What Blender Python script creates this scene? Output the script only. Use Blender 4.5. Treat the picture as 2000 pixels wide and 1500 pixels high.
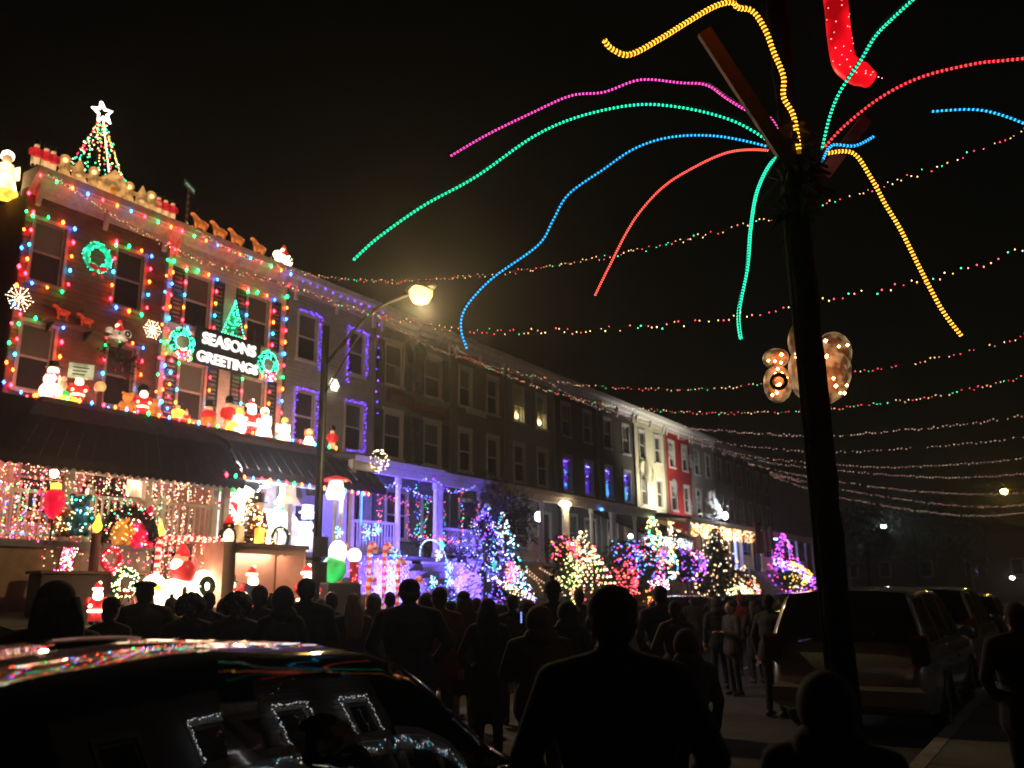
import bpy, bmesh, math, random
import numpy as np
from mathutils import Vector, Matrix, Euler
R = math.radians
rnd = random.Random(7)
sc = bpy.context.scene
for o in list(bpy.data.objects): bpy.data.objects.remove(o)
COL = sc.collection

# ------------------------------------------------------------------ camera
EYE = np.array([0.0, 0.0, 1.65]); FOC = 1675.0
_p, _r, _y = R(13.679), R(0.6856), R(32.646)
FWD = np.array([-math.sin(_y)*math.cos(_p), math.cos(_y)*math.cos(_p), math.sin(_p)])
_r0 = np.array([math.cos(_y), math.sin(_y), 0.0]); _u0 = np.cross(_r0, FWD)
RGT = math.cos(_r)*_r0 - math.sin(_r)*_u0
UPV = math.sin(_r)*_r0 + math.cos(_r)*_u0
cam_d = bpy.data.cameras.new('camera'); cam = bpy.data.objects.new('camera', cam_d); COL.objects.link(cam)
cam_d.sensor_width = 36; cam_d.lens = FOC/2000*36; cam_d.clip_end = 900; cam_d.clip_start = 0.05
cam.matrix_world = Matrix(((RGT[0], UPV[0], -FWD[0], EYE[0]), (RGT[1], UPV[1], -FWD[1], EYE[1]), (RGT[2], UPV[2], -FWD[2], EYE[2]), (0, 0, 0, 1)))
cam_d.dof.use_dof = True; cam_d.dof.focus_distance = 6.4; cam_d.dof.aperture_fstop = 1.8
sc.camera = cam

# ------------------------------------------------------------------ night sky, moonlight, exposure
w = bpy.data.worlds.new('World'); sc.world = w; w.use_nodes = True
nt = w.node_tree; bg = nt.nodes['Background']
sky = nt.nodes.new('ShaderNodeTexSky'); sky.sky_type = 'NISHITA'; sky.sun_disc = False
sky.sun_elevation = R(3); sky.sun_rotation = R(200)
mx = nt.nodes.new('ShaderNodeMix'); mx.data_type = 'RGBA'; mx.blend_type = 'MULTIPLY'; mx.inputs['Factor'].default_value = 1
mx.inputs['B'].default_value = (1.0, 0.80, 0.50, 1)
nt.links.new(sky.outputs[0], mx.inputs['A']); nt.links.new(mx.outputs['Result'], bg.inputs['Color'])
bg.inputs['Strength'].default_value = 0.0014
sl = bpy.data.lights.new('moon', 'SUN'); sl.energy = 0.003; sl.angle = R(0.5); sl.color = (1, 0.95, 0.9)
so = bpy.data.objects.new('moon', sl); so.rotation_euler = (R(35), 0, R(120)); COL.objects.link(so)
vs = sc.view_settings; vs.view_transform = 'Standard'; vs.look = 'None'; vs.exposure = 0.0; vs.gamma = 1.0; vs.use_curve_mapping = False
cy = sc.cycles
cy.use_denoising = True; cy.max_bounces = 4; cy.diffuse_bounces = 2; cy.glossy_bounces = 3; cy.transmission_bounces = 3
cy.transparent_max_bounces = 12; cy.volume_bounces = 0; cy.caustics_reflective = False; cy.caustics_refractive = False
cy.sample_clamp_indirect = 3.0; cy.sample_clamp_direct = 0.0; cy.use_adaptive_sampling = True; cy.adaptive_threshold = 0.01

# measured points: where a line of sight of the calibrated camera meets a real plane (facade, porch front, kerb ...)
def ray(px, py): return FWD*FOC + RGT*(px-1000) - UPV*(py-750)
def onX(px, py, X):
    d = ray(px, py); return EYE + d*((X-EYE[0])/d[0])
def onY(px, py, Y):
    d = ray(px, py); return EYE + d*((Y-EYE[1])/d[1])
def onD(px, py, dist):
    d = ray(px, py); return EYE + d*(dist/math.hypot(d[0], d[1]))

# ------------------------------------------------------------------ mesh helpers
class MB:
    def __init__(s): s.v = []; s.f = []; s.m = []
    def add(s, vs, fs, m=0):
        b = len(s.v); s.v += [tuple(map(float, q)) for q in vs]; s.f += [tuple(b+i for i in f) for f in fs]; s.m += [m]*len(fs); return s
    def box(s, x0, x1, y0, y1, z0, z1, m=0):
        return s.add([(x0,y0,z0),(x1,y0,z0),(x1,y1,z0),(x0,y1,z0),(x0,y0,z1),(x1,y0,z1),(x1,y1,z1),(x0,y1,z1)],
                     [(0,3,2,1),(4,5,6,7),(0,1,5,4),(1,2,6,5),(2,3,7,6),(3,0,4,7)], m)
    def bbox(s, x0, x1, y0, y1, z0, z1, c=.01, m=0):      # chamfered upright box
        vs = []
        for z, i in ((z0, c), (z0+c, 0), (z1-c, 0), (z1, c)):
            vs += [(x0+i, y0+i, z), (x1-i, y0+i, z), (x1-i, y1-i, z), (x0+i, y1-i, z)]
        fs = [(0,3,2,1), (12,13,14,15)]
        for k in range(3):
            for a in range(4): b = (a+1) % 4; fs.append((4*k+a, 4*k+b, 4*k+4+b, 4*k+4+a))
        return s.add(vs, fs, m)
    def prism(s, poly, axis, a, b, m=0):                   # poly 2d extruded along axis
        n = len(poly)
        def p(q, t):
            return (t, q[0], q[1]) if axis == 'x' else ((q[0], t, q[1]) if axis == 'y' else (q[0], q[1], t))
        vs = [p(q, a) for q in poly]+[p(q, b) for q in poly]
        fs = [tuple(range(n))[::-1], tuple(range(n, 2*n))]+[(i, (i+1) % n, n+(i+1) % n, n+i) for i in range(n)]
        return s.add(vs, fs, m)
    def tube(s, pts, r, n=6, m=0, cap=True, r1=None):
        P = [Vector(q) for q in pts]; k = len(P); vs = []; fs = []
        u = None
        for i in range(k):
            t = (P[min(i+1, k-1)]-P[max(i-1, 0)])
            t = t.normalized() if t.length > 1e-9 else Vector((0, 0, 1))
            if u is None: u = t.orthogonal().normalized()
            else:
                u = (u-t*u.dot(t)); u = u.normalized() if u.length > 1e-6 else t.orthogonal().normalized()
            v = t.cross(u)
            rr = r[i] if isinstance(r, (list, tuple)) else (r if r1 is None else r+(r1-r)*i/max(1, k-1))
            for j in range(n):
                a = 2*math.pi*j/n; vs.append(P[i]+u*math.cos(a)*rr+v*math.sin(a)*rr)
        for i in range(k-1):
            for j in range(n): fs.append((i*n+j, i*n+(j+1) % n, (i+1)*n+(j+1) % n, (i+1)*n+j))
        if cap: fs += [tuple(range(n))[::-1], tuple((k-1)*n+j for j in range(n))]
        return s.add(vs, fs, m)
    def ell(s, c, rad, nu=10, nv=7, m=0, rot=None):
        rx, ry, rz = (rad,)*3 if not hasattr(rad, '__len__') else rad
        vs = [Vector((0, 0, -rz))]
        for i in range(1, nv):
            a = -math.pi/2+math.pi*i/nv
            for j in range(nu):
                b = 2*math.pi*j/nu; vs.append(Vector((rx*math.cos(a)*math.cos(b), ry*math.cos(a)*math.sin(b), rz*math.sin(a))))
        vs.append(Vector((0, 0, rz))); top = len(vs)-1
        if rot is not None: M = Euler(rot).to_matrix(); vs = [M @ q for q in vs]
        vs = [q+Vector(c) for q in vs]
        fs = [(0, 1+(j+1) % nu, 1+j) for j in range(nu)]
        for i in range(nv-2):
            for j in range(nu): fs.append((1+i*nu+j, 1+i*nu+(j+1) % nu, 1+(i+1)*nu+(j+1) % nu, 1+(i+1)*nu+j))
        o = 1+(nv-2)*nu
        fs += [(o+j, o+(j+1) % nu, top) for j in range(nu)]
        return s.add(vs, fs, m)
    def lathe(s, prof, c=(0, 0, 0), n=12, m=0):            # prof: (r, z)
        vs = []; fs = []; k = len(prof)
        for r, z in prof:
            for j in range(n):
                a = 2*math.pi*j/n; vs.append((c[0]+r*math.cos(a), c[1]+r*math.sin(a), c[2]+z))
        for i in range(k-1):
            for j in range(n): fs.append((i*n+j, i*n+(j+1) % n, (i+1)*n+(j+1) % n, (i+1)*n+j))
        fs += [tuple(range(n))[::-1], tuple((k-1)*n+j for j in range(n))]
        return s.add(vs, fs, m)
    def torus(s, c, R0, r, n=20, k=6, m=0, axis='x', a0=0, a1=2*math.pi):
        pts = []
        full = abs(a1-a0) > 6.28
        for i in range(n+1):
            a = a0+(a1-a0)*i/n; u, v = R0*math.cos(a), R0*math.sin(a)
            pts.append((c[0], c[1]+u, c[2]+v) if axis == 'x' else ((c[0]+u, c[1], c[2]+v) if axis == 'y' else (c[0]+u, c[1]+v, c[2])))
        return s.tube(pts, r, k, m, cap=not full)
    def build(s, name, mats, parent=None, smooth=False, kind=None, label=None, loc=None):
        me = bpy.data.meshes.new(name); me.from_pydata(s.v, [], s.f)
        if not isinstance(mats, (list, tuple)): mats = [mats]
        for q in mats: me.materials.append(q)
        if len(mats) > 1: me.polygons.foreach_set('material_index', s.m)
        if smooth: me.polygons.foreach_set('use_smooth', [True]*len(me.polygons))
        me.update()
        o = bpy.data.objects.new(name, me); COL.objects.link(o)
        if parent is not None: o.parent = parent
        if kind: o['kind'] = kind
        if label: o['label'] = label
        if loc is not None: o.location = loc
        return o

def tag(o, label=None, cat=None, group=None, kind=None):
    if label: o['label'] = label
    if cat: o['category'] = cat
    if group: o['group'] = group
    if kind: o['kind'] = kind
    return o
def thing(name, label, cat, loc=(0, 0, 0), rz=0.0, group=None, scale=1.0):
    o = bpy.data.objects.new(name, None); COL.objects.link(o); o.empty_display_size = .1
    o.location = tuple(float(q) for q in loc); o.rotation_euler = (0, 0, rz); o.scale = (scale,)*3
    return tag(o, label, cat, group)
KIDS = {}
def dup(root, loc, rz=None, label=None, scale=None, mats=None):
    if not KIDS or root.name not in KIDS:
        KIDS.clear()
        for q in bpy.data.objects:
            if q.parent: KIDS.setdefault(q.parent.name, []).append(q)
    def cp(o, par):
        c = o.copy(); COL.objects.link(c)
        if par is not None: c.parent = par
        for k in KIDS.get(o.name, []): cp(k, c)
        return c
    r = cp(root, None); r.location = tuple(float(q) for q in loc)
    if rz is not None: r.rotation_euler = (0, 0, rz)
    if label: r['label'] = label
    if scale: r.scale = (scale,)*3
    return r

# ------------------------------------------------------------------ materials
MATS = {}
def mat(name, col, rough=.6, metal=0., var=.25, vscale=6., bump=0., bscale=40., spec=.5, coat=0.):
    if name in MATS: return MATS[name]
    m = bpy.data.materials.new(name); m.use_nodes = True; n = m.node_tree.nodes; l = m.node_tree.links
    b = n['Principled BSDF']; b.inputs['Roughness'].default_value = rough; b.inputs['Metallic'].default_value = metal
    b.inputs['Specular IOR Level'].default_value = spec; b.inputs['Coat Weight'].default_value = coat
    tc = n.new('ShaderNodeTexCoord')
    if var > 0:
        nz = n.new('ShaderNodeTexNoise'); nz.inputs['Scale'].default_value = vscale; nz.inputs['Detail'].default_value = 5
        l.new(tc.outputs['Object'], nz.inputs['Vector'])
        rp = n.new('ShaderNodeValToRGB'); e = rp.color_ramp.elements
        e[0].position = .3; e[1].position = .7
        e[0].color = tuple(c*(1-var) for c in col)+(1,); e[1].color = tuple(min(1, c*(1+var*.6)) for c in col)+(1,)
        l.new(nz.outputs['Fac'], rp.inputs[0]); l.new(rp.outputs[0], b.inputs['Base Color'])
    else: b.inputs['Base Color'].default_value = tuple(col)+(1,)
    if bump > 0:
        nb = n.new('ShaderNodeTexNoise'); nb.inputs['Scale'].default_value = bscale; nb.inputs['Detail'].default_value = 4
        l.new(tc.outputs['Object'], nb.inputs['Vector'])
        bp = n.new('ShaderNodeBump'); bp.inputs['Strength'].default_value = bump; bp.inputs['Distance'].default_value = .02
        l.new(nb.outputs['Fac'], bp.inputs['Height']); l.new(bp.outputs[0], b.inputs['Normal'])
    MATS[name] = m; return m
def brick(name, col, mortar):
    if name in MATS: return MATS[name]
    m = bpy.data.materials.new(name); m.use_nodes = True; n = m.node_tree.nodes; l = m.node_tree.links
    b = n['Principled BSDF']; b.inputs['Roughness'].default_value = .85
    tc = n.new('ShaderNodeTexCoord'); mp = n.new('ShaderNodeMapping'); mp.inputs['Rotation'].default_value = (R(90), 0, R(90))
    l.new(tc.outputs['Object'], mp.inputs[0])
    br = n.new('ShaderNodeTexBrick'); br.inputs['Scale'].default_value = 1; br.inputs['Brick Width'].default_value = .21
    br.inputs['Row Height'].default_value = .075; br.inputs['Mortar Size'].default_value = .008
    br.inputs['Color1'].default_value = tuple(col)+(1,); br.inputs['Color2'].default_value = tuple(c*.7 for c in col)+(1,)
    br.inputs['Mortar'].default_value = tuple(mortar)+(1,)
    l.new(mp.outputs[0], br.inputs['Vector']); l.new(br.outputs['Color'], b.inputs['Base Color'])
    bp = n.new('ShaderNodeBump'); bp.inputs['Strength'].default_value = .4; bp.inputs['Distance'].default_value = .01; bp.invert = True
    l.new(br.outputs['Fac'], bp.inputs['Height']); l.new(bp.outputs[0], b.inputs['Normal'])
    MATS[name] = m; return m
def emit(name, col, s):
    if name in MATS: return MATS[name]
    m = bpy.data.materials.new(name); m.use_nodes = True; b = m.node_tree.nodes['Principled BSDF']
    mxc = max(col)
    b.inputs['Base Color'].default_value = tuple(.5*c/mxc for c in col)+(1,); b.inputs['Roughness'].default_value = .3
    b.inputs['Emission Color'].default_value = tuple(col)+(1,); b.inputs['Emission Strength'].default_value = s
    MATS[name] = m; return m
def shell(name, col, s, alb=None):                          # uneven glow put into the emission, as if a bulb were inside
    if name in MATS: return MATS[name]
    m = bpy.data.materials.new(name); m.use_nodes = True; n = m.node_tree.nodes; l = m.node_tree.links
    b = n['Principled BSDF']; b.inputs['Base Color'].default_value = tuple(alb or [min(.8, c*.7+.02) for c in col])+(1,)
    b.inputs['Roughness'].default_value = .4; b.inputs['Emission Color'].default_value = tuple(col)+(1,)
    tc = n.new('ShaderNodeTexCoord'); nz = n.new('ShaderNodeTexNoise'); nz.inputs['Scale'].default_value = 3.5; nz.inputs['Detail'].default_value = 1
    l.new(tc.outputs['Object'], nz.inputs['Vector'])
    mr = n.new('ShaderNodeMapRange'); mr.inputs['From Min'].default_value = .35; mr.inputs['From Max'].default_value = .68
    mr.inputs['To Min'].default_value = s*.35; mr.inputs['To Max'].default_value = s*1.5
    l.new(nz.outputs['Fac'], mr.inputs['Value']); l.new(mr.outputs[0], b.inputs['Emission Strength'])
    MATS[name] = m; return m
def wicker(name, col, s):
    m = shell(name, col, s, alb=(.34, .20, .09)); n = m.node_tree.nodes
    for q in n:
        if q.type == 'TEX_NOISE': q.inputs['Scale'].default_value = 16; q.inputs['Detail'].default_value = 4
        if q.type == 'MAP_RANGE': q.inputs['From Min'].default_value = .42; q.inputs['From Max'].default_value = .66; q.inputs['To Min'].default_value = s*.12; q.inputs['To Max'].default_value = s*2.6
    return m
def glass(name, tint=(.9, .95, 1), mixf=.35, rough=.02, dark=(.012, .013, .016)):
    if name in MATS: return MATS[name]
    m = bpy.data.materials.new(name); m.use_nodes = True; n = m.node_tree.nodes; l = m.node_tree.links
    n.remove(n['Principled BSDF']); out = n['Material Output']
    tr = n.new('ShaderNodeBsdfTransparent'); tr.inputs[0].default_value = tuple(tint)+(1,)
    gl = n.new('ShaderNodeBsdfGlossy'); gl.inputs['Roughness'].default_value = rough
    fr = n.new('ShaderNodeFresnel'); fr.inputs[0].default_value = 1.5
    df = n.new('ShaderNodeBsdfDiffuse'); df.inputs[0].default_value = tuple(dark)+(1,)
    m1 = n.new('ShaderNodeMixShader'); m1.inputs[0].default_value = mixf
    l.new(tr.outputs[0], m1.inputs[1]); l.new(df.outputs[0], m1.inputs[2])
    m2 = n.new('ShaderNodeMixShader'); ge = n.new('ShaderNodeNewGeometry'); mm = n.new('ShaderNodeMath'); mm.operation = 'SUBTRACT'; mm.inputs[0].default_value = 1; l.new(ge.outputs['Backfacing'], mm.inputs[1]); m3 = n.new('ShaderNodeMath'); m3.operation = 'MULTIPLY'; l.new(mm.outputs[0], m3.inputs[0]); l.new(fr.outputs[0], m3.inputs[1]); l.new(m3.outputs[0], m2.inputs[0]); l.new(m1.outputs[0], m2.inputs[1]); l.new(gl.outputs[0], m2.inputs[2])
    l.new(m2.outputs[0], out.inputs[0]); MATS[name] = m; return m

BC = dict(red=(1, .06, .10), green=(.05, 1, .38), blue=(.08, .28, 1), amber=(1, .42, .06), warm=(1, .62, .28), white=(1, .86, .66),
          cyan=(.10, .65, 1), purple=(.22, .08, 1), pink=(1, .10, .55), cool=(.62, .80, 1), lime=(.75, .95, .30), violet=(.55, .08, 1), teal=(.03, .9, .55), coral=(1, .22, .16), mint=(.05, 1, .62))
BB = dict(red=(1, .016, .034), green=(.004, .6, .10), blue=(.02, .11, .8), amber=(1, .10, .010), warm=(1, .30, .09), white=(1, .6, .3), cyan=(.015, .35, .8), purple=(.03, .01, 1))
def big(c): return emit('big_bulb_'+c, BB[c], 36.0)          # thumb-sized bulbs
def mini(c): return emit('mini_bulb_'+c, BC[c], 9.0)        # fairy lights
def lamp(name, loc, power, col, radius=.06, parent=None, kind='POINT', rot=None, spot=None):
    L = bpy.data.lights.new(name, kind); L.energy = power; L.color = col
    if kind in ('POINT', 'SPOT'): L.shadow_soft_size = radius
    if spot: L.spot_size = R(spot); L.spot_blend = .6
    o = bpy.data.objects.new(name, L); COL.objects.link(o); o.location = tuple(float(q) for q in loc)
    if rot is not None: o.rotation_euler = rot
    if parent is not None: o.parent = parent
    return o

MW = mat('wire_green', (.01, .02, .012), .5, var=0)
MBLK = mat('black_plastic', (.012, .012, .013), .45, var=0)
MIRON = mat('iron', (.03, .03, .032), .5, .6)
MWOOD = mat('weathered_wood', (.16, .08, .045), .8, var=.35, bump=.4)
MWHITE = mat('white_paint', (.62, .60, .57), .55, var=.12, bump=.1)
MGREY = mat('grey_paint', (.22, .22, .23), .6, var=.15)
MCONC = mat('concrete', (.26, .24, .22), .9, var=.3, bump=.5)
MGREEN = mat('dark_green_needles', (.02, .06, .025), .8, var=.5, bump=.6)
MGOLD = mat('gold_foil', (.6, .4, .12), .3, .8, var=.2)

# ------------------------------------------------------------------ strings of bulbs
OCT = ([(1, 0, 0), (-1, 0, 0), (0, 1, 0), (0, -1, 0), (0, 0, 1), (0, 0, -1)],
       [(0, 2, 4), (2, 1, 4), (1, 3, 4), (3, 0, 4), (2, 0, 5), (1, 2, 5), (3, 1, 5), (0, 3, 5)])
def bulbs(pts, r, cols, parent=None, name='bulbs', fn=mini, seq=False, el=1.0, jit=0.0, axis=None):
    if not pts: return None
    P = np.array([tuple(p) for p in pts], float)
    if jit: P = P+np.array([[rnd.gauss(0, jit) for _ in range(3)] for _ in P])
    n = len(P); ov = np.array(OCT[0], float); rr = np.array([r*rnd.uniform(.8, 1.2) for _ in range(n)])
    sx = np.ones((n, 1, 3)); sx[:, :, 2] = el
    V = P[:, None, :]+ov[None]*rr[:, None, None]*sx
    mb = MB(); mb.v = [tuple(q) for q in V.reshape(-1, 3)]
    for i in range(n):
        k = i % len(cols) if seq else rnd.randrange(len(cols))
        mb.f += [tuple(6*i+a for a in f) for f in OCT[1]]; mb.m += [k]*8
    o = mb.build(name, [fn(c) for c in cols], parent, smooth=True)
    o['kind'] = 'stuff'
    return o
def along(pts, step):
    P = [Vector(tuple(q)) for q in pts]; out = []; acc = 0.0
    for a, b in zip(P, P[1:]):
        L = (b-a).length
        if L < 1e-6: continue
        t = acc
        while t < L: out.append(a+(b-a)*(t/L)); t += step
        acc = t-L
    return out
def smoothline(pts, n=8):
    P = [np.array(q, float) for q in pts]; out = []
    for i in range(len(P)-1):
        p0 = P[max(i-1, 0)]; p1 = P[i]; p2 = P[i+1]; p3 = P[min(i+2, len(P)-1)]
        for k in range(n):
            t = k/n
            out.append(.5*((2*p1)+(p2-p0)*t+(2*p0-5*p1+4*p2-p3)*t*t+(3*p1-p0-3*p2+p3)*t**3))
    out.append(P[-1]); return out
def light_string(label, pts, step, r, cols, fn=mini, wire=.005, seq=True, jit=.0, group=None, cat='string lights', name='light_string', el=1.0):
    base = Vector(tuple(pts[0]))
    root = thing(name, label, cat, base, 0, group)
    loc = [Vector(tuple(q))-base for q in pts]
    MB().tube(loc, wire, 4).build('wire', MW, root)
    bulbs(along(loc, step), r, cols, root, fn=fn, seq=seq, jit=jit, el=el)
    return root
C9 = ['red', 'green', 'amber', 'blue', 'red', 'amber', 'cyan']
# ================================================================== SETTING
MASPH = mat('asphalt', (.045, .044, .043), .8, var=.4, vscale=3, bump=.4, bscale=90)
MPAVE = mat('pavement', (.13, .125, .115), .9, var=.3, vscale=1.2, bump=.3, bscale=60)
MSOIL = mat('winter_lawn', (.05, .06, .03), .95, var=.5, vscale=2, bump=.8, bscale=30)
MB().box(-300, 300, -200, 400, -.4, -.13).build('ground', mat('earth', (.05, .045, .035), .95, var=.4, vscale=.3), kind='structure')
MB().box(-11.2, -1.5, -60, 100, -.13, 0).build('road', MASPH, kind='structure')
kb = MB()
kb.box(-1.5, -1.36, -60, 100, -.13, .12); kb.box(-11.34, -11.2, -60, 100, -.13, .12)
kb.build('kerb', MCONC, kind='structure')
for (a, b, nm) in ((-1.36, 1.6, 'sidewalk'), (-13.0, -11.34, 'sidewalk')):
    pm = MB()
    for k in range(-14, 66): pm.box(a, b, k*1.5+.008, (k+1)*1.5-.008, -.13, .115)
    pm.box(a, b, -60, -21.01, -.13, .10); pm.build(nm, MPAVE, kind='structure')
mk = MB()
for y in range(-30, 95, 6): mk.box(-6.42, -6.30, y, y+3, 0, .004)
mk.build('road_marking', mat('road_paint', (.45, .40, .20), .7, var=.4, vscale=12), kind='structure')
# terraced front yards behind a retaining wall
MB().prism([(-13.25, -.1), (-13.25, 1.15), (-15.45, 1.45), (-18.2, 1.5), (-18.2, -.1)], 'y', 7.2, 66).build('lawn', MSOIL, kind='structure')
rw = thing('retaining_wall', 'long low grey retaining wall along the far pavement below the front yards', 'wall', (-13.1, 7.1, 0))
m1 = MB(); m1.bbox(-.14, .12, 0, 59, -.05, 1.12, .01); m1.build('wall_face', mat('wall_render', (.24, .19, .16), .9, var=.3, vscale=2, bump=.4), rw)
m1 = MB(); m1.bbox(-.2, .2, -.03, 59.03, 1.121, 1.22, .015); m1.build('coping', MCONC, rw)

# ================================================================== HOUSES
YB = [8.72, 12.27, 16.22, 19.97, 23.99, 27.55, 31.4, 35.4, 39.47, 43.4, 47.2, 51.0, 54.9, 58.8, 62.8]
HZ = 10.35
MSASH = mat('window_trim_white', (.55, .52, .50), .55, var=.12)
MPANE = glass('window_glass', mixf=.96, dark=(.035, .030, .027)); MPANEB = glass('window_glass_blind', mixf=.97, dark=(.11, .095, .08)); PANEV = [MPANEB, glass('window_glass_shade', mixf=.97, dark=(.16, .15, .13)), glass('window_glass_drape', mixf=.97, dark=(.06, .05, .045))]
MCLEAR = glass('window_glass_clear', mixf=.06)
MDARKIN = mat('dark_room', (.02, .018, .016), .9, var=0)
def holes_wall(mb, y0, y1, z0, z1, ops, x0=-.25, x1=0., m=0):
    ys = sorted({y0, y1, *[q for o in ops for q in (o[0], o[1])]}); zs = sorted({z0, z1, *[q for o in ops for q in (o[2], o[3])]})
    for a, b in zip(zs, zs[1:]):
        run = None
        for c, d in list(zip(ys, ys[1:]))+[(None, None)]:
            solid = c is not None and not any(o[0]-1e-6 <= c and d <= o[1]+1e-6 and o[2]-1e-6 <= a and b <= o[3]+1e-6 for o in ops)
            if solid: run = (run[0], d) if run else (c, d)
            elif run: mb.box(x0, x1, run[0], run[1], a, b, m); run = None
def lap_siding(mb, y0, y1, z0, z1, ops, step=.115, m=0):
    z = z0
    while z < z1-.02:
        zt = min(z+step, z1); cuts = []
        for o in ops:
            if o[2]-.06 < zt and o[3]+.06 > z: cuts.append((o[0]-.07, o[1]+.07))
        segs = [(y0, y1)]
        for c in cuts:
            ns = []
            for s in segs:
                if c[1] <= s[0] or c[0] >= s[1]: ns.append(s)
                else:
                    if c[0] > s[0]: ns.append((s[0], c[0]))
                    if c[1] < s[1]: ns.append((c[1], s[1]))
            segs = ns
        for s in segs: mb.prism([(.002, z), (.03, z), (.010, zt-.001), (.002, zt-.001)], 'y', s[0], s[1], m)
        z += step
def window(root, yc, zc, wd, h, trim=MSASH, pane=MPANE, lintel=.09, sill=True, jamb=.07, back=None, label=None, deep=-.07):
    y0, y1, z0, z1 = yc-wd/2, yc+wd/2, zc-h/2, zc+h/2
    m = MB()
    j = jamb
    m.box(-.10, .045, y0-j, y0, z0, z1); m.box(-.10, .045, y1, y1+j, z0, z1); m.box(-.10, .055, y0-j-.01, y1+j+.01, z1, z1+lintel)
    f = m.build('window', trim, root, label=label)
    m = MB()
    for (a, b) in ((z0, z0+.05), (zc-.025, zc+.025), (z1-.045, z1)): m.box(deep, deep+.05, y0+.001, y1-.001, a, b)
    for (a, b) in ((y0+.001, y0+.045), (y1-.045, y1-.001)): m.box(deep+.002, deep+.048, a, b, z0+.05, z1-.045)
    m.build('sash', trim, f)
    k_ = rnd.choice((0, 0, 1, 2))
    for a, b in ((z0+.05, zc-.025), (zc+.025, z1-.045)):
        m = MB(); m.box(deep+.018, deep+.026, y0+.045, y1-.045, a, b); m.build('pane', (PANEV[k_] if a > zc-.1 else (MPANE if k_ != 1 else PANEV[2])) if pane is MPANE else pane, f)
    if sill:
        m = MB(); m.bbox(-.10, .10, y0-j-.03, y1+j+.03, z0-.08, z0-.001, .008); m.build('sill', trim, f)
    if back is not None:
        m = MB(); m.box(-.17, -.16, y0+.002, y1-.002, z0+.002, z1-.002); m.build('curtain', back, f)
    return f
def shutter(root, y0, y1, z0, z1, m_):
    m = MB(); e = .05
    m.box(.01, .05, y0, y0+e, z0, z1); m.box(.01, .05, y1-e, y1, z0, z1)
    for a, b in ((z0, z0+e), ((z0+z1)/2-e/2, (z0+z1)/2+e/2), (z1-e, z1)): m.box(.011, .049, y0+e, y1-e, a, b)
    z = z0+e
    while z < z1-e: m.add([(.015, y0+e, z), (.015, y1-e, z), (.04, y1-e, z+.045), (.04, y0+e, z+.045)], [(0, 1, 2, 3)]); z += .05
    m.build('shutter', m_, root)
def door(root, yc, z0, wd, h, col, trim=MSASH):
    m = MB(); m.box(-.12, -.07, yc-wd/2, yc+wd/2, z0, z0+h)
    for a, b in ((.06, .42), (.52, .94)):
        for c in (-1, 1): m.box(-.072, -.055, yc+c*wd*.24-wd*.17, yc+c*wd*.24+wd*.17, z0+h*a, z0+h*b)
    d = m.build('door', col, root)
    m = MB(); m.ell((-.04, yc+wd*.4, z0+h*.48), .03, 8, 6); m.build('door_knob', MGOLD, d)
    m = MB(); m.box(-.10, .05, yc-wd/2-.09, yc-wd/2, z0, z0+h); m.box(-.10, .05, yc+wd/2, yc+wd/2+.09, z0, z0+h); m.box(-.10, .06, yc-wd/2-.1, yc+wd/2+.1, z0+h, z0+h+.1)
    m.build('door_frame', trim, d)
UW = (8.97, 1.38); LW = (6.62, 1.44)                        # window centre height, opening height
PF = 2.65                                                   # porch floor level
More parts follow.
